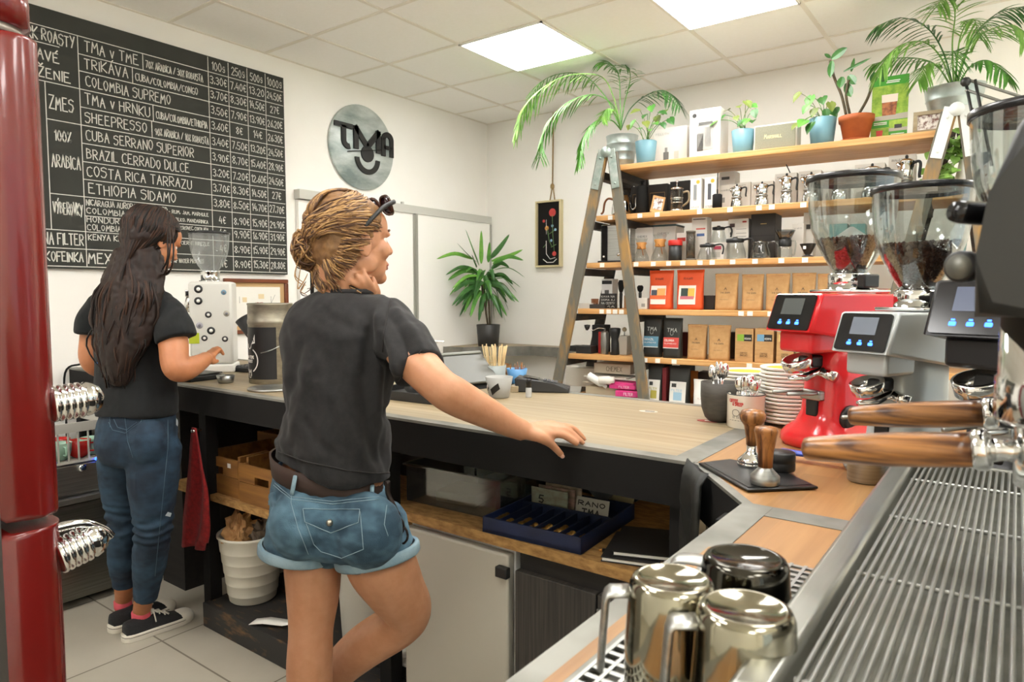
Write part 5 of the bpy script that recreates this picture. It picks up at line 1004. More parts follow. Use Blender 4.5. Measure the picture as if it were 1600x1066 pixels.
# ---- second shelf
t = put('gooseneck_kettle', 'steel gooseneck kettle with a wooden handle behind the ladder rail', 'kettle', 1, 972, .17); jar(t, 'kettle_body', [(.062, .012), (.07, .02), (.068, .07), (.055, .12), (.045, .13), (.045, .135), (.02, .142), (0, .143)], M_chrome); jar(t, 'base', [(.075, 0), (.078, .004), (.075, .013), (0, .014)], M_black); MB().ball((0, 0, .152), .011, 12).build('lid_knob', M_black, t)
MB().tube(bez([(-.06, 0, .115), (-.10, 0, .125), (-.125, 0, .10), (-.135, 0, .045), (-.15, 0, .03)], 5), .007, 8).build('handle', mat('walnut', '#8a5430', .5), t); MB().tube(bez([(.06, 0, .04), (.09, 0, .06), (.09, 0, .11), (.115, 0, .13)], 5), .006, 8).build('spout', M_chrome, t)
t = put('vacuum_canister', 'tall black cylinder bottle with a thin top beside the dark boxes', 'bottle', 1, 1002, .09); jar(t, 'bottle_body', [(.034, 0), (.036, .003), (.036, .165), (.03, .175), (.008, .178), (.008, .195), (.014, .197), (.014, .203), (0, .204)], M_blackm)
for k, (x0, x1, yt, la) in enumerate(((986, 1011, 291, 'dark box with gold outline behind the black cylinder bottle'), (1012, 1043, 288, 'dark box with gold outline behind the tilted photo card'))): cbox(la, 1, x0, x1, yt, .20, .12, '#2b2622', marks=(('r', .12, .1, .76, .02, '#7d6443'), ('r', .12, .72, .76, .02, '#7d6443'), ('r', .12, .1, .025, .64, '#7d6443'), ('r', .86, .1, .025, .64, '#7d6443')))
t = put('photo_card', 'small tilted photo card in a kraft frame on the moka pot shelf', 'photo card', 1, 1024, .05, rz=.5); f = MB(); f.box((0, 0, .052), (.075, .006, .105), RX(-.2)@RY(.22), bev=.001); f.build('frame', M_kraft, t); MB().box((0, -.0042, .055), (.052, .001, .07), RX(-.2)@RY(.22)).build('photo', mat('photo_mix', '#d9d2cb', .4), t)
t, _, _ = cbox('black box behind the glass french press', 1, 1047, 1078, 283, .17, .12, '#211f1d')
t = put('french_press', 'glass french press with a pale wooden handle', 'french press', 1, 1056, .07); jar(t, 'glass', [(.034, .004), (.036, .006), (.036, .13), (.038, .134)], M_glass, cap0=True); f = MB(); f.lathe([(.0375, .0), (.0375, .012), (.0365, .012)], 28); f.lathe([(.0375, .075), (.0375, .082)], 28, cap0=False, cap1=False); f.lathe([(.038, .13), (.04, .134), (.03, .142), (.01, .146)], 28); f.cyl((0, 0, .14), (0, 0, .175), .0025); f.ball((0, 0, .178), .008); f.lathe([(.034, .05), (.034, .054)], 24); f.build('frame', M_chrome, t); MB().tube(bez([(.037, 0, .11), (.07, 0, .112), (.072, 0, .06), (.037, 0, .03)], 5), .006, 8).build('handle', M_oak, t)
for k, (x0, x1, yt, la) in enumerate(((1079, 1096, 279, 'slim white box with a yellow dot left of its twin'), (1101, 1119, 277, 'slim white box with a yellow dot beside the black pour cup'))): cbox(la, 1, x0, x1, yt, .05, .07, '#efece6', marks=(('o', .7, .88, .34, .1, '#e0b13c'), ('r', .3, .3, .3, .5, '#8f9292' if k == 0 else '#55565a'), ('r', .0, .0, 1., .34 if k == 0 else .0, '#f6f4f0'), ('t', .12, .05, .7, .06, '#555250', 'STEEP')))
t = put('milk_frother', 'small black pour cup with a thin upright rod', 'cup', 1, 1119, .035); jar(t, 'cup_body', [(.022, 0), (.026, .003), (.027, .075), (.02, .08), (.004, .082), (.004, .105), (.0025, .108), (.0025, .2), (0, .2)], M_blackm, 24)
cbox('white carton with a dark kettle print left of the first moka pot', 1, 1124, 1150, 289, .14, .11, '#eae7df', marks=(('t', .1, .75, .6, .06, '#7a7874', 'HARIO'), ('r', .1, .3, .25, .2, '#9b9a96')))
cbox('pale carton set on the back behind the white kettle carton', 1, 1124, 1149, 268, .27, .11, '#dedcd6', marks=(('r', .15, .8, .5, .07, '#55534f'),))
def moka(label, x, yt, dep, bx0=None, bx1=None, byt=None, blab=None, wide=1., rz=0., handle=1):
    if blab: cbox(blab, 1, bx0, bx1, byt, dep+.09, .1, '#e6e3db', marks=(('t', .12, .86, .5, .045, '#8c8a86', 'BIALETTI'),))
    _, _, h = slot(1, x-5, x+5, yt, dep); t = put('moka_pot', label, 'moka pot', 1, x, dep, 'moka pots on the second shelf', rz); n = 8; k = h/.2; r = wide*k
    f = MB(); f.lathe([(.05*r, 0), (.051*r, .004*k), (.046*r, .05*k), (.04*r, .075*k)], n if wide < 1.1 else 28); f.build('boiler', M_chrome, t); f = MB(); f.lathe([(.043*r, .078*k), (.043*r, .086*k)], 24); f.build('collar', M_steel, t)
    f = MB(); f.lathe([(.036*r, .086*k), (.04*r, .10*k), (.047*r, .165*k)], n if wide < 1.1 else 28); f.tube([(-.036*r, 0, .14*k), (-.058*r, 0, .166*k)], [.018*r, .008*r], 8); f.build('jug', M_chrome, t)
    f = MB(); f.lathe([(.048*r, .165*k), (.048*r, .168*k), (.025*r, .18*k), (0, .184*k)], 24, cap1=False); f.build('lid', M_chrome, t); MB().ball((0, 0, .19*k), (.008*k, .008*k, .011*k), 10).build('lid_knob', M_black, t)
    MB().tube(bez([(.04*r, 0, .158*k), (.07*r, 0, .165*k), (.083*r, 0, .15*k), (.078*r, 0, .10*k), (.082*r, 0, .085*k)], 5), [.0085*k]*21, 8, flat=.8).build('handle', M_black, t); return t
moka('steel moka pot, leftmost of the row', 1149, 288, .05, 1152, 1173, 285, 'white carton behind the leftmost moka pot', 1.05, -.2)
moka('steel moka pot with a round belly, second of the row', 1188, 284, .05, 1174, 1208, 284, 'white carton behind the second moka pot', 1.15)
moka('tall facetted moka pot, third of the row', 1226, 271, .05, 1211, 1245, 271, 'white carton behind the third moka pot', .8)
moka('large wide moka pot, fourth of the row', 1264, 269, .05, 1248, 1283, 267, 'white carton behind the fourth moka pot', 1.1)
moka('moka pot seen through the hopper of the red grinder', 1308, 268, .05, 1287, 1327, 266, 'white carton seen above the hopper of the red grinder', 1.1)
moka('moka pot between the two clear hoppers', 1358, 256, .05, 1336, 1383, 256, 'pale carton between the two clear hoppers', 1.1)
moka('tall steel coffee pot with a black arched handle right of the moka pots', 1411, 243, .05, 1389, 1432, 242, 'pale carton behind the tall steel coffee pot', .72)
# ---- third shelf
t, w_, h_ = cbox('brushed steel coffee machine with a black tower on the left of the shelf', 2, 938, 985, 350, .08, .2, M_steel, name='coffee_machine', cat='coffee machine', bev=.01); MB().bx((-w_/2-.012, -.012, 0), (w_/2, .21, .014), bev=.003).build('base', M_black, t); MB().bx((-w_/2+.012, -.008, .014), (-w_/2+.05, .0, h_-.01), bev=.002).build('tower', M_blackm, t); MB().lathe([(.01, 0), (.01, .006)], 16, T((.025, -.001, .05))@RX(PI/2)).build('knob', M_chrome, t); MB().lathe([(.006, 0), (.006, .003)], 16, T((-w_/2+.03, -.008, .04))@RX(PI/2)).build('switch', M_white, t)
cbox('white carafe carton behind the first wood collared carafe', 2, 991, 1020, 356, .16, .14, '#e9e6df', marks=(('t', .2, .72, .5, .05, '#8f8d89', 'CHEMEX'),))
t, w_, h_ = cbox('grey white carafe carton with a dark lid behind the second carafe', 2, 1021, 1056, 354, .18, .16, '#d9d8d2', marks=(('t', .2, .78, .5, .05, '#9b9994', 'CHEMEX'),)); MB().bx((-w_/2-.002, -.002, h_), (w_/2+.002, .162, h_+.012), bev=.002).build('lid', mat('lid_teal', '#41585c', .6), t)
def chemex(label, x, yt):
    _, _, h = slot(2, x-5, x+5, yt, .06); k = h/.16; t = put('glass_carafe', label, 'carafe', 2, x, .07, 'hourglass carafes with wooden collars'); jar(t, 'glass', [(.05*k, 0), (.053*k, .004*k), (.05*k, .03*k), (.022*k, .095*k), (.02*k, .105*k), (.042*k, .158*k)], M_glass)
    f = MB(); f.lathe([(.029*k, .086*k), (.032*k, .09*k), (.028*k, .106*k), (.036*k, .126*k), (.033*k, .13*k), (.022*k, .108*k), (.022*k, .1*k), (.029*k, .086*k)], 28, cap0=False, cap1=False); f.build('wood_collar', mat('collar_wood', '#c98d4b', .5), t); MB().tube([(.0, -.03*k, .10*k), (.02*k, -.035*k, .08*k), (.03*k, -.04*k, .04*k)], .0025, 6).build('leather_tie', mat('leather', '#a8672f', .7), t)
chemex('hourglass glass carafe with a wooden collar, left one', 1002, 372); chemex('taller hourglass glass carafe with a wooden collar beside the red lidded jar', 1031, 366)
t = put('storage_jar', 'black jar with a bright red lid', 'jar', 2, 1055, .05); jar(t, 'jar_body', [(.037, 0), (.039, .003), (.039, .09), (0, .09)], M_black); jar(t, 'lid', [(.041, .09), (.042, .092), (.042, .118), (.039, .122), (0, .123)], mat('lid_red', '#c92a22', .4))
cbox('white box with a red label behind the red lidded jar', 2, 1057, 1073, 364, .13, .07, '#ece8e1', marks=(('r', .1, .7, .8, .13, '#c43a30'),))
t = put('plunger_brewer', 'smoky grey plunger coffee maker tube', 'coffee maker', 2, 1079, .05); jar(t, 'chamber', [(.026, .008), (.026, .16), (.024, .162)], clear_mat('smoke_tube', '#8d8478', .16, haze=.35, hazec='#6d655a')); jar(t, 'flange', [(.036, 0), (.036, .006), (.03, .01), (0, .01)], mat('smoke_solid', '#5d564c', .4)); jar(t, 'cap', [(.028, .16), (.028, .172), (0, .173)], mat('smoke_solid', '#5d564c', .4))
cbox('tall white and red carton beside the plunger coffee maker', 2, 1081, 1105, 338, .13, .09, '#f0ede7', marks=(('r', .1, .92, .8, .02, '#4f4d4a'), ('r', .3, .7, .6, .03, '#d05a50'), ('r', .35, .55, .5, .06, '#5876b0')))
def carafe(label, x, yt, dep, dz=0., wide=1., lid=M_black, rz=0., handle=M_black):
    _, _, h = slot(2, x-5, x+5, yt, dep); h = h-dz; k = h/.11; t = put('coffee_server', label, 'carafe', 2, x, dep, 'glass coffee servers', rz, .0006+dz); r = k*wide
    jar(t, 'glass', [(.048*r, 0), (.051*r, .004*k), (.05*r, .03*k), (.037*r, .078*k), (.036*r, .09*k)], M_glass); jar(t, 'lid', [(.039*r, .086*k), (.041*r, .09*k), (.041*r, .104*k), (.012*r, .108*k), (.01*r, .114*k), (0, .115*k)], lid)
    MB().tube(bez([(.038*r, 0, .098*k), (.075*r, 0, .102*k), (.088*r, 0, .075*k), (.082*r, 0, .035*k)], 5), [.007*k]*16, 8, flat=.8).build('handle', handle, t); return t
cbox('white and pink box under the raised glass server', 2, 1111, 1136, 379, .10, .1, '#eee9e4', marks=(('r', .15, .6, .5, .2, '#c9506a'), ('r', .1, .15, .5, .3, '#c9c5bd')))
hb = slot(2, 1111, 1136, 379, .10)[2]
carafe('black lidded glass server standing on the white and pink box', 1122, 354, .15, hb+.001, 1.0); carafe('small black lidded glass server in front at the left', 1105, 381, .04, 0, 1.25)
cbox('white carton with red mark and line drawings behind the middle glass server', 2, 1138, 1170, 342, .16, .13, '#eae7e0', marks=(('r', .08, .8, .25, .09, '#4e3a38'), ('r', .7, .9, .2, .04, '#b8483f'), ('r', .1, .62, .1, .06, '#54514e'), ('r', .4, .74, .5, .014, '#a29f99'), ('r', .4, .64, .5, .014, '#a29f99'), ('r', .4, .56, .5, .014, '#a29f99')))
carafe('black lidded glass server with a big black handle, middle of the shelf', 1148, 372, .05, 0, 1.1)
t, w_, h_ = cbox('tall black carton with a small gold mark', 2, 1174, 1212, 329, .15, .17, '#2c2825', marks=(('r', .4, .72, .25, .014, '#c9a86a'), ('r', 0, .48, 1., .012, '#151312')))
carafe('low clear glass server with a glass handle before the black carton', 1188, 377, .04, 0, 1.2, M_glass, 0, M_glass)
t = put('pour_over_set', 'ribbed glass server with a clear and black dripper on top', 'dripper', 2, 1226, .06); jar(t, 'server', [(.036, 0), (.038, .003), (.04, .02), (.038, .03), (.04, .04), (.034, .06), (.03, .066)], M_glass); jar(t, 'collar', [(.032, .062), (.034, .066), (.034, .098), (.03, .1)], M_black); jar(t, 'cone', [(.03, .1), (.052, .148), (.053, .15)], clear_mat('dripper_smoke', '#8f9498', .2)); MB().tube(bez([(.033, 0, .09), (.055, 0, .085), (.05, 0, .02), (.04, 0, .015)], 4), .004, 8).build('handle', M_glass, t)
cbox('narrow white carton behind the pour over dripper', 2, 1238, 1256, 350, .14, .08, '#e6e3dc', marks=(('t', .15, .85, .7, .04, '#8c8a86', 'V60'),))
t = put('paper_dripper', 'angular black dripper with a white sticker', 'dripper', 2, 1262, .05, rz=.2); f = MB(); f.lathe([(.03, 0), (.03, .006), (.012, .012), (.018, .02), (.042, .072)], 6, cap1=False); f.build('cone', M_black, t); MB().box((-.018, -.034, .05), (.014, .001, .016)).build('sticker', M_white, t)
cbox('white carton with a dark square mark at the hopper edge', 2, 1256, 1272, 330, .22, .1, '#e9e6df', marks=(('r', .2, .62, .5, .1, '#4f4d4a'),))
cbox('teal carton seen through the hopper of the red grinder', 2, 1296, 1324, 350, .12, .1, '#7fb4b4'); cbox('second teal carton to the right of the first teal one', 2, 1328, 1352, 350, .12, .1, '#86bcb9'); cbox('white triangular topped carton below the teal cartons', 2, 1302, 1340, 378, .03, .06, '#e8e5de')
for k, (x, c_, la) in enumerate(((1456, '#e9e5da', 'white cup seen through the hopper of the silver grinder'), (1477, '#e4e0d4', 'second white cup seen through the hopper of the silver grinder'), (1498, '#7fa7a8', 'teal cup beside the two white cups'))):
    t = put('tumbler', la, 'cup', 2, x, .08, 'cups at the right end of the carafe shelf'); jar(t, 'cup_body', [(.024, 0), (.027, .003), (.034, .07), (.032, .07), (.025, .006), (0, .005)], mat('cupc_'+c_[1:], c_, .4))
# ---- fourth shelf
cbox('white box with bold black print on the left of the shelf', 3, 940, 957, 436, .16, .09, '#e4e2de', marks=(('r', .05, .82, .9, .12, '#2c2b2a'), ('r', .3, .5, .4, .12, '#55534f'), ('r', .25, .1, .5, .3, '#b7b4ae')))
t, _, _ = cbox('small black letter board sign with white lines', 3, 938, 963, 459, .06, .012, '#23211f', name='letter_board', cat='sign', marks=tuple(('t', .08, .74-.22*k, .82, .12, '#d8d5cd', s) for k, s in enumerate(('KAVA NA', 'DOMA AJ', 'NA CESTY', 'TMA'))))
t = put('glass_tumbler', 'small amber glass beside the letter board sign', 'glass', 3, 930, .08); jar(t, 'glass', [(.02, 0), (.022, .003), (.025, .062)], clear_mat('amber_glass', '#c9a184', .16))
cbox('low flat white box at the left end of the shelf', 3, 904, 924, 474, .03, .1, '#cfcbc2'); cbox('flat dark box in front of the letter board sign', 3, 921, 945, 476, .02, .06, '#34312e')
for k, (x, yt, la) in enumerate(((971, 438, 'black barista brush standing before the ladder rail'), (1001, 446, 'black barista brush standing in the white box'))):
    t = put('barista_brush', la, 'brush', 3, x, .09, dz=.0006 if k == 0 else .05); h = slot(3, x-3, x+3, yt, .09)[2]-(.05 if k else 0); f = MB(); f.lathe([(.008, 0), (.01, h*.5), (.007, h*.6)], 12); f.build('handle', M_black, t); MB().lathe([(.01, h*.58), (.017, h*.7), (.02, h*.9), (.012, h), (0, h)], 16, cap1=False).build('bristles', M_blackm, t)
cbox('small white box under the standing brush', 3, 992, 1011, 466, .05, .08, '#e6e2d9', marks=(('r', .55, .2, .3, .3, '#a3a09a'),)); cbox('tiny brown box left of the orange bags', 3, 975, 988, 462, .1, .06, '#a77b4c')
ART1 = (('r', .14, .13, .62, .48, '#efe3d6'), ('r', .16, .30, .28, .20, '#3f4552'), ('r', .40, .28, .34, .26, '#e8a45e'), ('r', .14, .26, .62, .10, '#d8622f'), ('t', .30, .76, .32, .05, '#4d1d10', 'RAWR'))
ART2 = (('r', .14, .13, .62, .48, '#efe3d6'), ('r', .22, .32, .3, .22, '#2f3f3a'), ('r', .48, .30, .24, .24, '#e0b24c'), ('r', .2, .26, .5, .08, '#c86f78'), ('t', .30, .76, .32, .05, '#4d1d10', 'RAWR'))
pouch('bright orange coffee bag with a pale label, left one', 3, 1012, 1050, 423, .04, '#e0531f', art=ART1, group='orange coffee bags'); pouch('bright orange coffee bag with a leaf label, right one', 3, 1055, 1098, 422, .04, '#e0531f', art=ART2, group='orange coffee bags')
BARN = (('t', .30, .46, .40, .04, '#3b2f24', 'THE BARN'), ('t', .45, .55, .11, .07, '#3b2f24', 'A'), ('t', .30, .28, .36, .022, '#5f4c39', 'GUATEMALA'), ('t', .22, .93, .5, .018, '#b0533f', 'SPECIALTY COFFEE'))
for k, (x0, x1, yt) in enumerate(((1115, 1152, 428), (1157, 1192, 429), (1195, 1233, 428), (1236, 1274, 427), (1276, 1308, 428))): pouch('kraft coffee bag with black print, %s of the row right of the orange bags' % ('first', 'second', 'third', 'fourth', 'last')[k], 3, x0, x1, yt, .04, M_kraft, art=BARN, group='kraft bags right of the orange bags')
cbox('dark low carton between the orange and kraft bags', 3, 1099, 1116, 462, .14, .1, '#3a332d')
for k, (x, c_, dz, la) in enumerate(((1384, '#b8282a', 0, 'red cup, lower one under a second red cup'), (1384, '#c23130', .06, 'red cup stacked on another red cup'), (1399, '#d29a2b', 0, 'yellow cup, lower one beside the red cups'), (1399, '#dba632', .06, 'yellow cup stacked on another yellow cup'))):
    t = put('cappuccino_cup', la, 'cup', 3, x, .10, 'red and yellow cups behind the grinders', .3, .0006+dz); m_ = mat('glaze_'+c_[1:], c_, .25); jar(t, 'bowl', [(.022, 0), (.03, .006), (.04, .035), (.042, .058), (.04, .058), (.037, .035), (.028, .01), (0, .008)], m_); MB().tube(bez([(.039, -.004, .05), (.06, -.01, .046), (.06, -.01, .026), (.036, -.004, .02)], 4), .004, 6).build('handle', m_, t)
# ---- fifth shelf
t = put('hand_grinder', 'hand grinder with a crank and grey steel body', 'hand grinder', 4, 946, .08); jar(t, 'body', [(.024, 0), (.025, .003), (.025, .135), (.02, .145), (.006, .148), (.006, .165), (0, .165)], mat('gunmetal', '#8a8781', .4, .7)); f = MB(); f.tube(bez([(0, 0, .162), (-.04, -.01, .165), (-.075, -.015, .15), (-.11, -.02, .155)], 5), .004, 8); f.build('crank', M_chrome, t); MB().lathe([(.008, 0), (.018, .02), (.02, .035), (0, .037)], 16, T((-.115, -.02, .15)), cap1=False).build('crank_knob', M_black, t)
cbox('black box behind the hand grinder', 4, 925, 944, 508, .16, .1, '#211f1e'); cbox('slim red box beside the hand grinder', 4, 935, 941, 519, .10, .08, '#b3261f')
t = put('hand_mill', 'black waisted hand mill with white lettering beside the grey hand grinder', 'hand grinder', 4, 962, .06); jar(t, 'body', [(.028, 0), (.03, .003), (.027, .07), (.022, .10), (.034, .14), (.036, .165), (.03, .17), (0, .172)], M_black); f = MB(); cyl_write(f, 'I', -PI*.6, .02, .07, .012, .031, .004); f.build('lettering', M_paper, t)
t = put('box_mill', 'small kraft box mill with a round wooden knob behind the ladder rail', 'hand grinder', 4, 977, .10); MB().bx((-.03, -.03, 0), (.03, .05, .12), bev=.003).build('box_body', mat('pale_grey_card', '#b8b1a4', .7), t); f = MB(); f.cyl((0, 0, .12), (0, 0, .15), .004); f.build('shaft', M_steel, t); MB().ball((0, 0, .16), .015, 14).build('knob', M_oak, t)
cbox('flat black tray box at the left end of the shelf', 4, 900, 923, 541, .03, .1, '#232221'); cbox('thin black plank box beneath the corner board end', 4, 889, 910, 541, .16, .1, '#1b1a19')
TM1 = lambda c_, w: (('t', .26, .66, .5, .09, '#b9bbb6', 'TMA'), ('t', .44, .58, .14, .06, '#b9bbb6', 'U'), ('r', .10, .26, .80, .26, c_), ('r', .10, .245, .80, .02, '#d8d8d2'), ('t', .16, .42, .5, .05, '#eceae4', w), ('t', .16, .35, .62, .03, '#eceae4', 'SUPREMO'))
pouch('black coffee bag with a blue label', 4, 1003, 1032, 496, .04, '#22231f', art=TM1('#5b8aa0', 'BRAZIL'), group='black coffee bags'); pouch('black coffee bag with a red label', 4, 1034, 1064, 498, .03, '#242521', art=TM1('#c9463d', 'COLOMBIA'), group='black coffee bags')
pouch('kraft coffee bag, left of two beside the black bags', 4, 1072, 1103, 508, .04, M_kraft, art=BARN, group='kraft bags on the fifth shelf'); pouch('crumpled kraft coffee bag, right of two beside the cartons', 4, 1106, 1141, 509, .03, M_kraft, art=BARN, group='kraft bags on the fifth shelf', rz=.12)
for k, (x0, x1, c_, la) in enumerate(((1149, 1177, '#8db33c', 'kraft coffee carton with a green and black label'), (1180, 1209, '#6f9fbf', 'kraft coffee carton with a blue and black label'), (1214, 1241, '#d9c07a', 'kraft coffee carton with a pale yellow label'), (1244, 1266, '#b9b2a4', 'kraft coffee carton at the right, cut off by the red grinder'))): cbox(la, 4, x0, x1, 514, .03, .09, M_cardboard, group='kraft coffee cartons', marks=(('r', .12, .63, .38, .2, c_), ('r', .5, .63, .44, .2, '#24221f'), ('t', .54, .68, .34, .05, '#e8e4da', 'KENYA'), ('t', .3, .24, .4, .05, '#6b4f33', 'COFFEE'), ('t', .3, .17, .4, .05, '#6b4f33', 'BREWS')))
for k, (x, c_, la) in enumerate(((1068, '#5a1f22', 'dark red packet behind the black and kraft bags'), (1145, '#3a2a22', 'dark brown packet behind the kraft cartons'))): cbox(la, 4, x-8, x+8, 520, .2, .1, c_)
# ---- lowest shelf
def flat_pack(label, x0, x1, yt, yb, dep, d, c, rz=0., txt=None, tc='#6a6864'):
    s0, z1 = shp(x0, yt, dep); s1, z0 = shp(x1, yb, dep); w_ = abs(s1-s0); h = abs(z1-z0); t = thing('filter_pack', label, 'pack', SH((s0+s1)/2, dep, z0), RS+rz); MB().bx((-w_/2, 0, 0), (w_/2, d, h), bev=.003).build('pack_body', c if not isinstance(c, str) else mat('pk2_'+c[1:], c, .5), t)
    if txt: f = MB(); write(f, txt, (-w_*.15, -.0015, h*.25), FR, FU, h*.45, w_*.42, h*.07); f.build('lettering', mat('mark_'+tc[1:], tc, .6), t)
    return t
cbox('wide cream carton under the filter boxes on the lowest shelf', 5, 915, 985, 606, .05, .25, '#cfc3a8'); zb = slot(5, 915, 985, 606, .05)[2]
flat_pack('long cream carton with carafe brand lettering, topmost on the left pile', 928, 985, 567, 586, .12, .2, '#d3c8b2', 0, 'CHEMEX', '#8f8571'); flat_pack('white open flap carton behind the pile at the left', 884, 930, 573, 606, .25, .1, '#dcd7ca')
flat_pack('white filter paper pack below the long cream carton', 912, 978, 587, 594, .06, .2, '#e5dfd2'); flat_pack('second filter paper pack lying lower in the left pile', 910, 978, 596, 603, .055, .2, '#d9d1bf')
for k, (x0, x1, y0, y1, dp, la) in enumerate(((932, 990, 595, 603, .02, 'long pink filter pack on the left pile'), (952, 992, 600, 610, .0, 'pink filter pack at the front of the left pile'), (962, 996, 610, 622, -.015, 'pink filter pack lowest of the left pile'))): flat_pack(la, x0, x1, y0, y1, dp, .12, mat('pink_pack', '#cf2f78', .45, c2='#d94a8b', scale=(30, 30, 30)), .06*k, '(FILTER' if k else None, '#f2d6e2')
t = put('syringe_bottle', 'white plastic bottle lying across the left pile', 'bottle', 5, 921, .0, dz=.16); t.rotation_euler = (0, 2.1, .2); jar(t, 'bottle_body', [(.022, 0), (.024, .004), (.024, .10), (.012, .115), (.012, .14), (0, .14)], M_white)
t = put('tablet_jar', 'clear jar with white contents lying before the pink packs', 'jar', 5, 938, -.03, dz=.135); t.rotation_euler = (0, 1.5, .3); jar(t, 'jar_body', [(.024, 0), (.026, .004), (.026, .07), (.02, .075), (.02, .095), (0, .095)], mat('milky', '#dcd6cc', .3))
LABW = lambda c_: (('r', .12, .06, .76, .56, '#e8e6e0'), ('r', .3, .16, .4, .2, c_), ('r', .2, .48, .22, .09, '#3a3a38'), ('t', .2, .38, .5, .05, c_, 'FILTER'))
pouch('black bag with a white label and yellow ring on the lowest shelf', 5, 1010, 1034, 570, .04, '#282823', art=LABW('#b3a84a'), group='black bags on the lowest shelf'); pouch('black bag with a white label and pale blue mark on the lowest shelf', 5, 1043, 1076, 573, .04, '#2a2b27', art=LABW('#9fc4da'), group='black bags on the lowest shelf')
cbox('slim dark red box between two black bags', 5, 1035, 1041, 575, .05, .09, '#701c22'); cbox('tall black panel box behind the black bags', 5, 1062, 1080, 568, .2, .08, '#1c1b1a')
pouch('white crumpled coffee bag with a faint print', 5, 1081, 1114, 595, .0, '#e9e6e0', art=(('t', .3, .35, .4, .06, '#c3a9a2', 'KAVA'),)); cbox('orange paper behind the white crumpled bag', 5, 1079, 1090, 580, .2, .02, '#c0702c'); cbox('dark books behind the white crumpled bag', 5, 1091, 1112, 582, .2, .1, '#3b2d28')
for k, (x0, x1, yt) in enumerate(((1113, 1140, 578), (1141, 1163, 580), (1164, 1190, 581), (1187, 1222, 584), (1226, 1252, 585))):
    s, w_, h = slot(5, x0, x1, yt, .05); t = thing('white_cup_sleeve', 'rolled white paper sleeve with brown print, %s of five behind the spoons' % ('first', 'second', 'third', 'fourth', 'last')[k], 'sleeve', SH(s, .09, SZ[5]+.0006), RS, 'rolled white sleeves'); jar(t, 'sleeve_body', [(w_*.46, 0), (w_*.48, h), (w_*.46, h), (w_*.44, .002)], mat('sleeve_white', '#d9d7d0', .6), 28, cap0=False); f = MB(); cyl_write(f, 'TMA', -PI*.62, h*.62, .014, .04, w_*.5, .0025); f.build('lettering', mat('mark_4a2f26', '#4a2f26', .6), t)
# ================================================================ picture hanging on a rope
p0, p1 = at(841, 316, Y=YB), at(880, 417, Y=YB); w_, h_ = p1.x-p0.x, p0.z-p1.z; t = thing('hanging_picture', 'narrow black flower picture in a pale box frame hanging on a rope', 'picture', ((p0.x+p1.x)/2, YB-.002, p1.z)); f = MB(); d_ = .045
for a, b_ in (((-w_/2, 0), (w_/2, .014)), ((-w_/2, h_-.014), (w_/2, h_)), ((-w_/2, .014), (-w_/2+.014, h_-.014)), ((w_/2-.014, .014), (w_/2, h_-.014))): f.bx((a[0], -d_, a[1]), (b_[0], 0, b_[1]), bev=.001)
f.build('box_frame', mat('frame_pale', '#d3c69c', .5), t); MB().bx((-w_/2+.013, -.018, .013), (w_/2-.013, -.012, h_-.013)).build('backing', M_blackm, t)
f = MB(); W2 = w_*.42; f.mi = 0; f.lathe([(.034, 0), (0, .003)], 14, T((.03, -.0185, h_*.82))@RX(PI/2), cap0=False, cap1=False); f.lathe([(.02, 0), (0, .003)], 12, T((.05, -.0185, h_*.2))@RX(PI/2), cap0=False, cap1=False); f.lathe([(.013, 0), (0, .002)], 10, T((-.055, -.0185, h_*.70))@RX(PI/2), cap0=False, cap1=False); f.mi = 1
for a in ([(.03, h_*.78), (.035, h_*.5), (.05, h_*.24)], [(-.02, h_*.6), (.0, h_*.4), (.03, h_*.3)], [(-.06, h_*.3), (-.03, h_*.35)], [(.0, h_*.5), (.05, h_*.55)], [(.02, h_*.3), (.07, h_*.34)]): f.tube([(x, -.0188, z) for x, z in a], .003, 5)
f.mi = 2; f.lathe([(.02, 0), (0, .003)], 8, T((-.025, -.0185, h_*.59))@RX(PI/2), cap0=False, cap1=False); f.mi = 3
for x, z in ((.02, .4), (.03, .62), (.06, .56)): f.lathe([(.012, 0), (0, .002)], 8, T((x, -.0185, h_*z))@RX(PI/2), cap0=False, cap1=False)
f.mi = 4; f.tube([(x, -.0188, z) for x, z in ((-.03, h_*.4), (-.028, h_*.2), (.01, h_*.12), (.06, h_*.14))], .0025, 5); f.tube([(x, -.0188, z) for x, z in ((-.06, h_*.12), (-.02, h_*.07), (.04, h_*.07), (.075, h_*.12))], .003, 5); f.tube([(-.03, -.0188, h_*.72), (-.028, -.0188, h_*.5)], .002, 5)
f.build('flower_print', [mat('rose_red', '#c3403c', .6), mat('stem_green', '#5d7f4a', .6), mat('petal_orange', '#cf8f3e', .6), mat('petal_blue', '#8fb7cd', .6), M_white], t)
rp = MB(); hk = at(866, 190, Y=YB); kz = at(863, 292, Y=YB).z-p1.z; hx = hk.x-t.location.x; rp.tube([(hx, -.012, ZC-p1.z-.01), (hx-.004, -.014, kz+.02)], .006, 8); rp.ball((hx-.004, -.016, kz), (.018, .016, .026), 10); rp.tube([(hx-.01, -.014, kz-.02), (hx-.03, -.014, h_-.004)], .005, 8); rp.tube([(hx+.004, -.014, kz-.02), (hx+.02, -.014, h_-.004)], .005, 8); rp.build('rope', mat('jute_rope', '#a88d62', .9, c2='#8d744c', scale=(60, 60, 200), bump=.4), t)
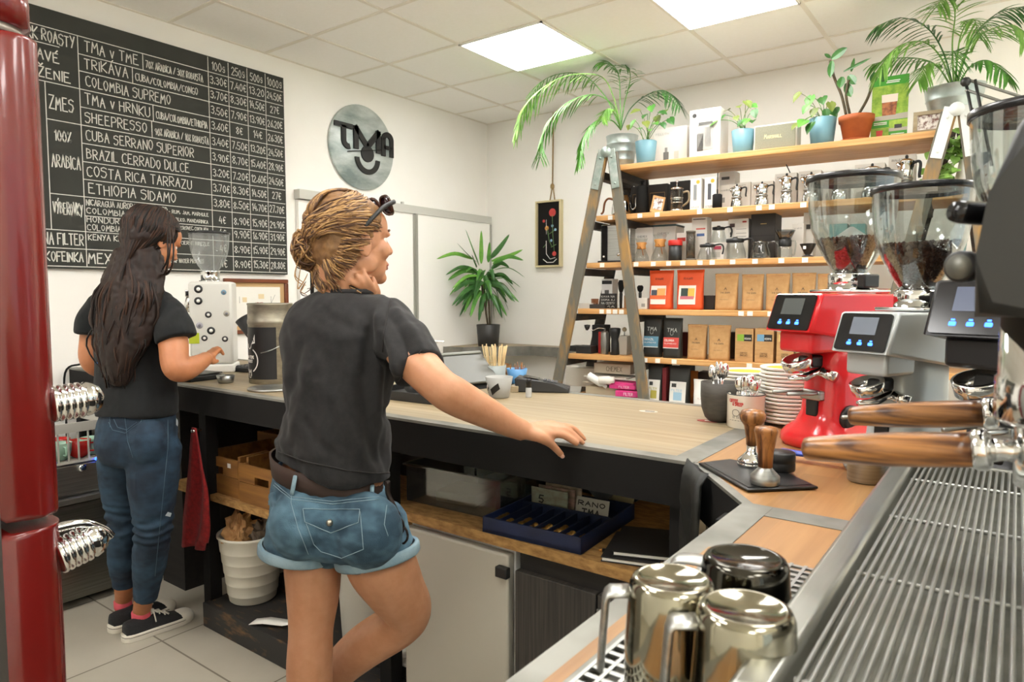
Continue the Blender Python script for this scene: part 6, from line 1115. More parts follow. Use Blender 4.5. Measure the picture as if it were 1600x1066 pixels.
# ================================================================ plants
def leaf_strip(mb, pts, wd, side, fold=.0, prof=None):
    n = len(pts); L_, R_2, C_ = [], [], []
    for i, p in enumerate(pts):
        q = i/(n-1); d = (pts[min(i+1, n-1)]-pts[max(i-1, 0)]).normalized(); s = d.cross(Vector((0, 0, 1))) if side is None else side
        if s.length < 1e-4: s = Vector((1, 0, 0))
        s = (s-d*s.dot(d)).normalized(); w = wd*(prof(q) if prof else math.sin(PI*min(1, .06+q*.94))**.7)
        up_ = s.cross(d).normalized(); L_.append(p-s*w+up_*fold*w); R_2.append(p+s*w+up_*fold*w); C_.append(p)
    mb.strip(L_, C_); mb.strip(C_, R_2)
def frond(parent, base, pts, ll, m_, seed, start=.35, dens=24, wd=.0046):
    """a feather palm leaf: stalk through pts, leaflets in two rows"""
    rd = random.Random(seed); P = [p-base for p in bez(pts, 14)]; f = MB(); n = len(P); f.tube(P, [.0045*(1-.75*i/n) for i in range(n)], 6)
    for k in range(dens):
        q = start+(1-start)*k/(dens-1); x = q*(n-1); i = min(int(x), n-2); p = P[i].lerp(P[i+1], x-i); d = (P[i+1]-P[i]).normalized(); s = d.cross(Vector((0, 0, 1)))
        s = s.normalized() if s.length > 1e-3 else Vector((1, 0, 0)); l_ = ll*1.25*(.45+.55*math.sin(PI*min(1, .12+.8*(q-start)/(1-start))))*rd.uniform(.85, 1.1)
        for sg in (-1, 1):
            a = (d*.55+s*sg*.6+Vector((rd.uniform(-.12, .12), rd.uniform(-.12, .12), -.30+.25*rd.random()))).normalized(); Q = [p]; v = a.copy()
            for j in range(5): v = (v+Vector((0, 0, -.10-.06*rd.random()))).normalized(); Q.append(Q[-1]+v*l_/5)
            leaf_strip(f, Q, wd, None, .25, lambda t: (math.sin(PI*min(1, .1+.9*t)))**.6)
    return f.build('frond', m_, parent)
def sp(x, y, dep): s, z = shp(x, y, dep); return SH(s, dep, z)
t = put('areca_palm', 'feathery palm in a ribbed zinc bucket at the left end of the top shelf', 'plant', 0, 970, .17); base = t.location.copy(); TIL = RZ(-RS)
def loc_frond(parent, pts, ll, m_, seed, **k):
    o = frond(parent, parent.location, pts, ll, m_, seed, **k)
    for v in o.data.vertices: v.co = RZ(-parent.rotation_euler.z) @ v.co
    return o
pr = [(.07, 0), (.072, .004)]
for k in range(3): pr += [(.077+.008*k, .05+.05*k), (.081+.008*k, .054+.05*k), (.079+.008*k, .058+.05*k)]
jar(t, 'bucket', pr+[(.10, .205), (.103, .208), (.098, .208), (.07, .01), (0, .008)], M_galv, 40); MB().lathe([(.092, .18), (.05, .19), (0, .195)], 24, cap0=False, cap1=False).build('soil', M_soil, t)
b0 = sp(970, 203, .17)
for k, (pts, ll, m_) in enumerate((([b0, sp(958, 150, .16), sp(935, 118, .12), sp(875, 122, .05), sp(825, 160, 0), sp(806, 205, -.03)], .17, M_lgreen), ([b0, sp(958, 165, .1), sp(925, 148, .02), sp(880, 165, -.06), sp(850, 205, -.1), sp(844, 245, -.12)], .15, M_green), ([b0, sp(969, 160, .18), sp(966, 115, .2), sp(950, 97, .18), sp(936, 98, .14)], .09, M_green), ([b0, sp(985, 170, .2), sp(1012, 148, .22), sp(1040, 142, .2), sp(1062, 165, .15)], .13, M_dgreen), ([b0, sp(955, 188, .06), sp(930, 190, -.03), sp(912, 215, -.08), sp(905, 250, -.1)], .13, M_green), ([b0, sp(975, 165, .25), sp(985, 120, .3), sp(975, 100, .33), sp(955, 96, .35)], .10, M_green), ([b0, sp(962, 180, .02), sp(950, 170, -.06), sp(940, 185, -.12)], .09, M_lgreen), ([b0, sp(945, 150, .25), sp(905, 115, .25), sp(850, 125, .22), sp(820, 170, .2)], .15, M_green))): loc_frond(t, pts, ll, m_, 30+k)
s_, z_ = shp(1490, 172, .18); t = thing('zinc_tub_palm', 'feathery palm in an oval zinc tub on the right ladder top', 'plant', SH(s_, .2, 2.255), RS); base = t.location.copy()
jar(t, 'tub', [(.10, 0), (.102, .004), (.115, .06), (.119, .064), (.117, .07), (.125, .125), (.129, .128), (.122, .128), (.1, .01), (0, .008)], M_galv, 40, sx=1.05, sy=.8); MB().lathe([(.115, .105), (.06, .115), (0, .12)], 24, cap0=False, cap1=False, sy=.8).build('soil', M_soil, t)
b0 = base+Vector((0, 0, .1))
for k, (pts, ll, m_) in enumerate((([b0, sp(1475, 85, .2), sp(1450, 45, .15), sp(1410, 28, .1), sp(1372, 40, .06)], .13, M_dgreen), ([b0, sp(1470, 90, .15), sp(1440, 65, .08), sp(1400, 75, .02), sp(1375, 110, -.02)], .14, M_lgreen), ([b0, sp(1488, 70, .2), sp(1492, 20, .15), sp(1480, -5, .08), sp(1465, 10, .02)], .15, M_lgreen), ([b0, sp(1510, 80, .2), sp(1540, 50, .15), sp(1585, 40, .1), sp(1610, 70, .06)], .14, M_lgreen), ([b0, sp(1520, 60, .25), sp(1560, 20, .25), sp(1600, 10, .25)], .14, M_dgreen), ([b0, sp(1470, 110, .08), sp(1450, 100, 0), sp(1435, 125, -.05)], .12, M_lgreen), ([b0, sp(1515, 105, .1), sp(1545, 95, .03), sp(1575, 120, -.02)], .12, M_green), ([b0, sp(1495, 100, .05), sp(1490, 80, -.02), sp(1485, 110, -.08)], .12, M_green), ([b0, sp(1460, 100, .3), sp(1410, 90, .35), sp(1365, 100, .35)], .12, M_green), ([b0, sp(1500, 60, .1), sp(1520, 30, .0), sp(1530, 60, -.05)], .12, M_lgreen))): loc_frond(t, pts, ll, m_, 60+k, dens=20, wd=.0056)
def heart(mb, p, d, nrm, l_, w_):
    d, nrm = Vector(d).normalized(), Vector(nrm); s = d.cross(nrm).normalized(); nrm = s.cross(d).normalized(); C_ = [p+d*l_*q-nrm*l_*.25*q*q for q in (0, .2, .4, .6, .8, 1)]
    w = (.35, .95, 1., .75, .4, .0); b_ = (-.16, -.06, 0, 0, 0, 0)
    for sg in (-1, 1): mb.strip(C_, [c+s*sg*w_*wi+d*l_*bi+nrm*w_*.18*wi for c, wi, bi in zip(C_, w, b_)])
def pothos(label, i, x, dep, leaves, seed, k=1., trail=()):
    t = put('potted_pothos', label, 'plant', i, x, dep, 'heart leaved plants in pale blue pots'); jar(t, 'pot', [(.05*k, 0), (.053*k, .004), (.066*k, .135*k), (.063*k, .137*k), (.05*k, .02), (0, .015)], M_bluepot, 36); MB().lathe([(.061*k, .122*k), (.03*k, .13*k), (0, .132*k)], 20, cap0=False, cap1=False).build('soil', M_soil, t)
    rd = random.Random(seed); iv = RZ(-RS)
    for n, (lx, ly, ld, sz) in enumerate(leaves):
        q = iv@(sp(lx, ly, dep+ld)-t.location); st = MB(); a0 = Vector((rd.uniform(-.02, .02), rd.uniform(-.02, .02), .125*k)); st.tube(bez([a0, a0.lerp(q, .5)+Vector((0, 0, .03)), q], 5), .0018, 5); heart(st, q, (rd.uniform(-.5, .5)+(q.x-a0.x)*4, rd.uniform(-1., -.2), rd.uniform(-.9, -.1)), (rd.uniform(-.3, .3), -.5, .8), sz, sz*.42); st.build('leaf', (M_green if n % 2 else M_dgreen) if n % 3 else mat('leaf_olive', '#566a2a', .45, c2='#737d36', scale=(14, 14, 14)), t)
    return t
pothos('dense heart leaved plant in a pale blue pot beside the zinc bucket', 0, 1007, .08, [(1000, 172, 0, .07), (1018, 165, .02, .065), (1030, 175, -.02, .06), (1040, 172, .03, .06), (1046, 185, 0, .06), (992, 188, -.03, .06), (1008, 190, -.06, .06), (1022, 192, -.06, .055), (1034, 192, -.03, .05), (985, 196, .0, .05), (1012, 178, -.05, .065), (1000, 200, -.07, .05), (1026, 182, .05, .06), (1016, 202, -.07, .045)], 2, 1.0)
pothos('sparse heart leaved plant in a pale blue pot between box and speaker', 0, 1157, .10, [(1165, 158, 0, .065), (1172, 165, .02, .06), (1178, 172, -.02, .055), (1155, 165, .02, .05), (1133, 180, -.02, .05), (1120, 188, -.04, .05), (1150, 182, -.02, .045), (1168, 186, -.04, .055), (1176, 188, 0, .05), (1138, 172, .03, .05), (1160, 188, -.05, .045)], 5, .98)
pothos('heart leaved plant in a pale blue pot right of the speaker', 0, 1279, .10, [(1250, 145, -.02, .06), (1268, 150, 0, .07), (1285, 152, .02, .065), (1297, 160, -.02, .06), (1300, 172, 0, .055), (1262, 165, -.06, .05), (1274, 170, -.05, .055), (1258, 188, -.09, .075), (1270, 192, -.10, .07), (1250, 192, -.08, .07), (1290, 172, -.04, .05)], 9, 1.05)
t = put('terracotta_plant', 'thick stemmed dark leaved plant in a terracotta pot', 'plant', 0, 1331, .11); jar(t, 'pot', [(.056, .012), (.06, .014), (.078, .105), (.084, .106), (.087, .135), (.082, .136), (.07, .1), (.058, .03), (0, .03)], mat('terracotta', '#b4602f', .7, c2='#a5552a', scale=(14, 14, 14)), 36); jar(t, 'saucer', [(.07, 0), (.082, .012), (.08, .013), (.07, .006), (0, .005)], mat('terracotta', '#b4602f', .7), 36); MB().lathe([(.08, .115), (0, .125)], 20, cap0=False, cap1=False).build('soil', M_soil, t); iv = RZ(-RS)
def lc(x, y, dp): return iv@(sp(x, y, .11+dp)-t.location)
for k, P in enumerate(([lc(1322, 180, 0), lc(1315, 150, .0), lc(1303, 120, 0), lc(1297, 95, 0)], [lc(1328, 180, 0), lc(1322, 150, -.02), lc(1326, 125, -.02)], [lc(1342, 178, .02), lc(1355, 155, .02), lc(1364, 130, .02)])): MB().tube(bez(P, 5), [.007]*len(bez(P, 5)), 7).build('stem', mat('stem_brown', '#5a4a35', .8, c2='#3f3a25', scale=(20, 20, 60)), t)
rd = random.Random(4)
for k, (x, y, x2, y2, w_) in enumerate(((1299, 92, 1324, 74, .022), (1300, 95, 1297, 122, .018), (1298, 90, 1288, 84, .009), (1316, 120, 1312, 138, .02), (1326, 118, 1337, 132, .022), (1322, 130, 1330, 152, .022), (1305, 168, 1310, 176, .018), (1364, 130, 1366, 112, .018), (1380, 128, 1378, 108, .018), (1318, 112, 1362, 90, .008), (1330, 112, 1335, 90, .009))):
    a, b_ = lc(x, y, -.01), lc(x2, y2, -.03); f = MB(); leaf_strip(f, [a.lerp(b_, q) for q in (0, .2, .4, .6, .8, 1)], w_, Vector((b_.z-a.z, 0, a.x-b_.x)), .15); f.build('leaf', M_dgreen, t)
# dracaena on the corner shelf
p = at(762, 536, Z=ZB); p = Vector((-3.42, 4.40, ZB)); q = at(763, 537, Z=ZB)
DP = Vector((q.x+.0, q.y, ZB)); DP = EYE+(q-EYE)*.955; DP.z = ZB
t = thing('dracaena', 'tall strap leaved plant in a black pot on the corner shelf', 'plant', DP, 0); jar(t, 'pot', [(.083, 0), (.086, .004), (.099, .178), (.096, .18), (.085, .02), (0, .015)], mat('pot_black', '#2b2a28', .45), 40); MB().lathe([(.094, .165), (0, .17)], 20, cap0=False, cap1=False).build('soil', M_soil, t)
dd = (DP-EYE).dot(fw)
def dl(x, y, o=0.): return at(x, y, d=dd+o)-DP
st = MB(); st.tube([(0, 0, .15), dl(757, 470), dl(752, 440)], .008, 8); st.tube([(.01, .01, .15), dl(763, 460, .03), dl(766, 432, .03)], .008, 8); st.build('stem', mat('stem_brown', '#5a4a35', .8), t)
LV = [((748, 415), (727, 358)), ((745, 410), (714, 380)), ((752, 412), (752, 360)), ((763, 410), (765, 378)), ((766, 404), (796, 366)), ((768, 408), (817, 390)), ((770, 412), (818, 407)), ((744, 418), (737, 398)), ((740, 405), (682, 405)), ((748, 425), (700, 438)), ((745, 422), (696, 430)), ((750, 432), (706, 452)), ((748, 436), (718, 444)), ((768, 420), (796, 418)), ((772, 422), (820, 434)), ((770, 432), (802, 445)), ((768, 438), (814, 450)), ((752, 445), (706, 478)), ((750, 450), (728, 468)), ((748, 455), (718, 495)), ((752, 455), (735, 496)), ((758, 458), (748, 503)), ((762, 455), (758, 492)), ((766, 452), (772, 500)), ((768, 450), (790, 504)), ((770, 448), (795, 486)), ((770, 442), (803, 464)), ((756, 440), (740, 470)), ((746, 430), (728, 425)), ((764, 436), (780, 470)), ((742, 440), (702, 462)), ((757, 430), (764, 470)), ((748, 448), (725, 490)), ((765, 458), (785, 498)), ((754, 425), (744, 440)), ((764, 422), (772, 440))]
rd = random.Random(13)
for k in range(34):
    a_ = rd.uniform(0, 2*PI); yy = rd.uniform(420, 468); LV.append(((756+6*math.cos(a_), yy), (757+math.cos(a_)*rd.uniform(30, 58), yy+rd.uniform(4, 36)+max(0, yy-440)*.3)))
for k, ((x, y), (x2, y2)) in enumerate(LV):
    o = rd.uniform(-.12, .12); o -= max(0, 757-x2)/81*.30; a, b_ = dl(x, y, o*.2), dl(x2, y2, o); mid = a.lerp(b_, .5)+Vector((0, 0, .045 if y2 > y-10 else -.01)); o = o if k < 36 else o*1.2; f = MB(); Q = bez([a, mid, b_], 5); v = b_-a; sd = v.cross(fw).normalized() if rd.random() < .75 else v.cross(Vector((.5, .5, .7))).normalized()
    leaf_strip(f, Q, rd.uniform(.016, .024), sd, .3, lambda q: min(1, .25+q*3)*(1-q**3)**.8); f.build('leaf', (M_green, M_dgreen, mat('leaf_fresh', '#5c9a33', .42, c2='#7bb046', scale=(14, 14, 14)))[k % 3 if k < 12 else k % 2], t)
# ivy in a white vase on the right
s_, _ = shp(1506, 280, .15); t = thing('ivy_vase', 'light green ivy in a white vase under the right ladder hinge', 'plant', SH(s_, .15, SZ[1]+.001), RS); jar(t, 'vase', [(.05, 0), (.053, .004), (.03, .12), (.022, .165), (.025, .17), (.02, .17), (.02, .1), (0, .09)], M_whiteg, 32); rd = random.Random(3); iv = RZ(-RS)
for k in range(64):
    lx, ly = (rd.gauss(1498, 14), rd.gauss(226, 11)) if k < 30 else (rd.gauss(1473, 14), rd.gauss(262, 16)); q = iv@(sp(lx, min(ly, 285), .15+rd.uniform(-.09, .03))-t.location); f = MB()
    if k % 3 == 0: f.tube(bez([(0, 0, .165), (q.x*.4, q.y*.5, max(q.z, .15)*1.08), q], 4), .0016, 5)
    heart(f, q, (rd.uniform(-.6, .6), -.4, rd.uniform(-.8, .2)), (rd.uniform(-.3, .3), -.8, .6), .04, .022); f.build('leaf', mat('ivy_green', '#7fb04a', .5, c2='#9cc565', scale=(20, 20, 20)), t)
# articulated black lamp arm
t = thing('articulated_lamp', 'black spring arm lamp clamped beside the right ladder', 'lamp', sp(1536, 285, -.12)); z0 = t.location.copy()
def la_(x, y): return sp(x, y, -.12)-z0
f = MB(); e1 = [la_(1535, 262), la_(1509, 128)]
for o in (Vector((0, 0, 0)), Vector((.035, 0, .004))): f.cyl(e1[0]+o, e1[1]+o, .0065, seg=8)
f.build('lower_arm', M_black, t); f = MB()
for o in (Vector((0, 0, .012)), Vector((0, 0, -.035))): f.cyl(e1[1]+o, la_(1625, 165)+o, .0065, seg=8)
f.build('upper_arm', M_dsteel, t); f = MB(); f.ball(e1[1], .022, 10); f.build('elbow', M_black, t); f = MB(); f.bx(la_(1527, 285)+Vector((0, -.02, 0)), la_(1546, 238)+Vector((0, .02, 0)), bev=.004); f.build('clamp', M_black, t)
f = MB(); f.tube(bez([la_(1533, 238), la_(1524, 255), la_(1530, 290)], 5), .004, 6); f.build('cable', M_black, t)
f = MB(); f.bx((-.012, -.012, SZ[1]-z0.z-.0), (.012, .012, .01)); f.bx((-.012, -.012, SZ[1]-z0.z), (.02, .16, SZ[1]-z0.z+.01)); f.build('bracket', M_black, t)
cbl = MB(); a = sp(1227, 253, .35); b_ = sp(1236, 275, .35); cbl.tube(bez([a+Vector((0, 0, .05)), a, b_, b_+Vector((.01, 0, -.1))], 6), .003, 6); cbl.build('speaker_cable', M_black, label='thin black cable hanging below the top shelf', cat='cable')
# ================================================================ people
from mathutils.bvhtree import BVHTree
FHZ = Vector((-math.sin(YAW), math.cos(YAW), 0)); ZU = Vector((0, 0, 1))
def heading(deg): a = math.radians(deg); return FHZ*math.cos(a)+rt*math.sin(a), rt*math.cos(a)-FHZ*math.sin(a)     # forward, right
def crm(v, n):      # smooth interpolation of tuples of vectors / numbers
    out = []
    for i in range(len(v)-1):
        a, b, c, d = v[max(i-1, 0)], v[i], v[i+1], v[min(i+2, len(v)-1)]
        for k in range(n):
            t = k/n; out.append(tuple(.5*((2*q)+(r-p)*t+(2*p-5*q+4*r-s)*t*t+(3*q-p-3*r+s)*t**3) for p, q, r, s in zip(a, b, c, d)))
    return out+[v[-1]]
def ab_tube(mb, rg, n=5, seg=28, caps=(1, 1)):     # rg: (centre, a vector, b vector)
    R = crm(rg, n); out = []
    def row(c, a, b, k=1.): return [c+a*math.cos(2*PI*j/seg)*k+b*math.sin(2*PI*j/seg)*k for j in range(seg)]
    d0, d1 = (R[0][0]-R[1][0]).normalized(), (R[-1][0]-R[-2][0]).normalized()
    if caps[0]:
        for q in (80, 55, 28): h = min(R[0][1].length, R[0][2].length)*.7*caps[0]; out.append(row(R[0][0]+d0*h*math.sin(math.radians(q)), R[0][1], R[0][2], math.cos(math.radians(q))))
    out += [row(*r) for r in R]
    if caps[1]:
        for q in (28, 55, 80): h = min(R[-1][1].length, R[-1][2].length)*.7*caps[1]; out.append(row(R[-1][0]+d1*h*math.sin(math.radians(q)), R[-1][1], R[-1][2], math.cos(math.radians(q))))
    mb.rings(out)
def limb(mb, ctrl, n=6, seg=18, caps=(1, 1), side=None, flat=1.):      # ctrl: (point, radius)
    C_ = crm([(p, r) for p, r in ctrl], n); P = [c[0] for c in C_]; rg = []; prev = side
    for i, (p, r) in enumerate(C_):
        m_ = frame_z(P[min(i+1, len(P)-1)]-P[max(i-1, 0)], prev); prev = m_.col[0].copy(); rg.append((p, m_.col[0]*r, m_.col[1]*r*flat))
    ab_tube(mb, rg, 1, seg, caps)
def flesh(name, mb, voxel, m_, parent, it=6, fac=.5, wave=None, **kw):
    o = mb.build(name, m_, parent); md = o.modifiers.new('r', 'REMESH'); md.mode = 'VOXEL'; md.voxel_size = voxel; md.use_smooth_shade = True
    sm = o.modifiers.new('s', 'SMOOTH'); sm.factor = fac; sm.iterations = it
    dg = bpy.context.evaluated_depsgraph_get(); me = bpy.data.meshes.new_from_object(o.evaluated_get(dg)); o.modifiers.clear(); old = o.data; o.data = me; bpy.data.meshes.remove(old); me.name = name
    me.materials.clear(); me.materials.append(m_)
    if wave:
        ns = [v.normal.copy() for v in me.vertices]
        for v, n_ in zip(me.vertices, ns): v.co += n_*wave(v.co)
    for p in me.polygons: p.use_smooth = True
    return tag(o, **kw)
def bvh_of(o, off): return BVHTree.FromPolygons([v.co+off for v in o.data.vertices], [p.vertices[:] for p in o.data.polygons])
def hit(bv, x, y, lift=.002):
    r = ray(x, y); h = bv.ray_cast(EYE, r.normalized()); return (h[0]+h[1]*lift) if h[0] is not None else None
def seam(mb, bv, px, r, off, lift=.0012, n=6, seg=5):
    P = []
    for a, b in zip(px, px[1:]):
        for k in range(n): P.append(hit(bv, a[0]+(b[0]-a[0])*k/n, a[1]+(b[1]-a[1])*k/n, lift))
    P.append(hit(bv, *px[-1], lift)); P = [p-off for p in P if p is not None]
    if len(P) > 2: mb.tube(P, r, seg)
def patch(mb, bv, poly, off, lift=.003, n=5, rings=4):
    cx, cy = sum(p[0] for p in poly)/len(poly), sum(p[1] for p in poly)/len(poly); E = []
    for a, b in zip(poly, poly[1:]+poly[:1]): E += [(a[0]+(b[0]-a[0])*k/n, a[1]+(b[1]-a[1])*k/n) for k in range(n)]
    rows = []
    for k in range(rings+1):
        q = 1-k/(rings+.001); row = []
        for x, y in E:
            p = hit(bv, cx+(x-cx)*q, cy+(y-cy)*q, lift if k else lift*.3)
            row.append(mb.bm.verts.new(p-off) if p is not None else None)
        rows.append(row)
    for A, B in zip(rows, rows[1:]):
        for i in range(len(E)):
            j = (i+1) % len(E); q = (A[i], A[j], B[j], B[i])
            if all(v is not None for v in q): mb._face(q)
def strands(mb, paths, r0, r1, rd, jit=.003, seg=5, nm=3):
    for P in paths:
        Q = bez(P, 5); n = len(Q); ph = rd.uniform(0, 6); mb.mi = rd.randrange(nm); Q = [q+Vector((math.sin(i*.7+ph), math.cos(i*.6+ph*2), math.sin(i*.5+ph*3)))*jit*(i/n) for i, q in enumerate(Q)]
        mb.tube(Q, [r0+(r1-r0)*abs(2*i/(n-1)-1)**2 for i in range(n)], seg)
def head_parts(mb, H, k=1.):       # H maps (right, forward, up) head coordinates to space
    def B(c, r): mb.ball(H(*c), tuple(x*k for x in r), 20, rot=HR)
    HR = H.rot
    B((0, -.008, .012), (.073, .092, .086)); B((0, .03, -.035), (.058, .062, .075)); B((0, .045, -.07), (.046, .046, .042)); B((0, .078, -.096), (.021, .018, .017)); B((0, .055, .03), (.058, .036, .05))
    for sx in (-1, 1): B((sx*.036, .062, -.028), (.024, .024, .026)); B((sx*.05, .01, -.06), (.014, .035, .028)); B((sx*.03, .078, .012), (.02, .012, .008))
    limb(mb, [(H(0, .083, .008), .009*k), (H(0, .097, -.012), .010*k), (H(0, .107, -.030), .012*k)]); B((.011, .095, -.033), (.008, .009, .008)); B((-.011, .095, -.033), (.008, .009, .008)); B((0, .09, -.060), (.022, .010, .007)); B((0, .088, -.070), (.019, .010, .007))
    for sx in (-1, 1):
        B((sx*.076, -.008, -.022), (.006, .016, .026)); e = [H(sx*.080, -.008+.017*math.cos(a), -.02+.028*math.sin(a)) for a in [PI*(-.45+1.5*i/10) for i in range(11)]]; limb(mb, [(p, .0042*k) for p in e], 2, 8)
class HeadFrame:
    def __init__(s, c, fwd, right, off, k=1.): u = right.cross(fwd); s.c, s.f, s.r, s.u, s.off, s.k = c, fwd, right, u, off, k; s.rot = Matrix((right, fwd, u)).transposed()
    def __call__(s, r, f, u): return s.c-s.off+(s.r*r+s.f*f+s.u*u)*s.k
def face_details(H, parent, k=1., iris='#4a3524'):
    for sx in (-1, 1):
        e = MB(); e.ball(H(sx*.031, .069, -.003), .0125*k, 16, rot=H.rot); e.mi = 1; e.ball(H(sx*.031, .0775, -.003), (.0058*k, .0052*k, .0058*k), 12, rot=H.rot); e.build('eye', [mat('eye_white', '#e8e2da', .2), mat('iris_'+iris[1:], iris, .2)], parent)
        b = MB(); b.tube([H(sx*.014, .091, .018), H(sx*.03, .091, .024), H(sx*.048, .078, .019)], [.0022, .003, .0015], 6); b.build('eyebrow', mat('brow_brown', '#4d3521', .8), parent)
    l_ = MB(); l_.tube([H(-.021, .090, -.065), H(0, .1015, -.0615), H(.021, .090, -.065)], [.002, .0048, .002], 8); l_.tube([H(-.019, .089, -.067), H(0, .099, -.071), H(.019, .089, -.067)], [.002, .005, .002], 8); l_.build('lips', mat('lips', '#b06a5c', .45), parent)
def finger(mb, P, r): limb(mb, list(zip(P, r)), 4, 10)
M_skin1 = mat('skin_woman', '#bf8a68', .5, c2='#b57f5b', scale=(25, 25, 25), sss=.12, bump=.03, bscale=(300, 300, 300)); M_skin2 = mat('skin_girl', '#b97a52', .5, c2='#b0724b', scale=(25, 25, 25), sss=.12)
M_nail = mat('nail', '#dba994', .3)
# ---------------------------------------------------------------- the woman leaning on the counter
O = at(530, 800, d=1.68); O.z = 0
P1 = thing('person', 'person with a fair bun in grey t-shirt and denim shorts leaning on the counter', 'person', O)
def w1(x, y, d): return at(x, y, d=d)-O
fT, rT = heading(14); fP, rP = heading(17)
def rg(x, y, d, hw, hd, tilt=0., f=fT, r=rT): t = math.radians(tilt); return (w1(x, y, d), (r*math.cos(t)-ZU*math.sin(t))*hw, f*hd)
hf, hr = heading(49); H1 = HeadFrame(at(549, 373, d=1.70), hf, hr, O)
b = MB(); head_parts(b, H1)
limb(b, [(H1(0, -.03, -.03), .055), (H1(0, -.035, -.09), .053), (w1(548, 448, 1.71), .056), (w1(543, 470, 1.71), .075)])
ab_tube(b, [rg(543, 482, 1.71, .105, .068), rg(535, 520, 1.70, .12, .078), rg(527, 600, 1.69, .11, .085), rg(522, 690, 1.68, .11, .085), rg(520, 740, 1.68, .13, .1, 8)])
ab_tube(b, [rg(518, 740, 1.68, .108, .085, 8), rg(523, 790, 1.67, .135, .10, 8), rg(524, 815, 1.67, .125, .09, 6)])
# right arm and hand on the worktop
limb(b, [(w1(596, 502, 1.66), .045), (w1(640, 555, 1.58), .049), (w1(683, 600, 1.51), .042), (w1(712, 620, 1.52), .043), (w1(760, 645, 1.57), .0365), (w1(798, 665, 1.605), .0285), (w1(818, 673, 1.625), .0255)], caps=(1, .6))
b.ball(w1(683, 612, 1.495), .026, 14)
WR = w1(820, 673, 1.63); FG = {'index': [(860, 679, 1.635), (879, 680, 1.648), (893, 688, 1.655), (902, 694, 1.66)], 'middle': [(863, 672, 1.65), (886, 673, 1.667), (901, 684, 1.672), (911, 692.5, 1.675)], 'ring': [(865, 667, 1.668), (891, 668, 1.69), (905, 679, 1.697), (913, 687, 1.70)], 'little': [(864, 664, 1.685), (884, 667, 1.712), (896, 677, 1.722), (904, 683, 1.73)]}
for k, (nm, pts) in enumerate(FG.items()):
    P = [w1(*p) for p in pts]; r = (.0108, .0096, .0088, .0072) if nm != 'little' else (.0095, .0082, .0074, .0062); finger(b, P, r); limb(b, [(WR.lerp(P[0], .05), .018), (WR.lerp(P[0], .6), .0165), (P[0], .0125)], 4, 12)
TH = [w1(828, 677, 1.62), w1(846, 684, 1.615), w1(862, 695, 1.635), w1(877, 711, 1.66)]; finger(b, TH, (.018, .0145, .0105, .0085)); limb(b, [(TH[0], .017), (w1(852, 681, 1.63), .014)], 4, 12)
# left arm bent up, hand at the neck
limb(b, [(w1(476, 500, 1.75), .045), (w1(478, 555, 1.88), .042), (w1(480, 590, 1.98), .04), (w1(515, 540, 1.93), .038), (w1(560, 470, 1.80), .028), (w1(572, 458, 1.745), .027)])
for (a, m_, t_) in (((572, 456, 1.68), (560, 447, 1.652), (550, 441, 1.648)), ((576, 456, 1.68), (565, 441, 1.651), (557, 429, 1.648)), ((584, 456, 1.69), (576, 440, 1.660), (568, 425.5, 1.657)), ((590, 458, 1.71), (586, 446, 1.69), (582, 434, 1.688))): finger(b, [w1(*a), w1(*m_), w1(*t_)], (.0098, .0085, .0068))
# legs
limb(b, [(w1(484, 835, 1.67), .070), (w1(489, 890, 1.665), .068), (w1(489, 935, 1.665), .0625), (w1(486, 985, 1.66), .0535), (w1(484, 1040, 1.665), .0555), (w1(484, 1100, 1.67), .052), (w1(484, 1190, 1.66), .037), (w1(484, 1262, 1.66), .034)], side=rP)
limb(b, [(w1(578, 835, 1.66), .080), (w1(596, 880, 1.66), .084), (w1(618, 920, 1.69), .073), (w1(636, 952, 1.73), .062), (w1(622, 976, 1.76), .059), (w1(570, 1010, 1.80), .0575), (w1(527, 1050, 1.84), .049), (w1(485, 1112, 1.88), .036), (w1(470, 1150, 1.90), .033)], side=rP)
for hx, dz in ((w1(484, 1262, 1.66), 0), (w1(470, 1150, 1.90), 1)):
    q = hx.copy()
    if not dz: limb(b, [(Vector((q.x, q.y, .06)), .035), (Vector((q.x, q.y, .04))+fP*-.03, .034), (Vector((q.x, q.y, .032))+fP*.08, .034), (Vector((q.x, q.y, .025))+fP*.16, .024)], flat=.9)
    else: limb(b, [(q, .034), (q+fP*.03-ZU*.08, .034), (q+fP*.05-ZU*.16, .026)])
flesh('body', b, .0042, M_skin1, P1, 5, .5)
face_details(H1, P1)
nl = MB()
for P in FG.values():
    t_, p_ = w1(*P[-1]), w1(*P[-2]); d = (t_-p_).normalized(); nl.ball(t_+d*.0015+ZU*.0045, (.0048, .0065, .0018), 8, rot=Matrix((d.cross(ZU).normalized(), d, d.cross(ZU).normalized().cross(d))).transposed())
d = (TH[3]-TH[2]).normalized(); n_ = (-fw-d*(-fw).dot(d)).normalized(); nl.ball(TH[3]+n_*.0066, (.0055, .0075, .0018), 8, rot=Matrix((d.cross(n_), d, n_)).transposed()); nl.build('fingernails', M_nail, P1)
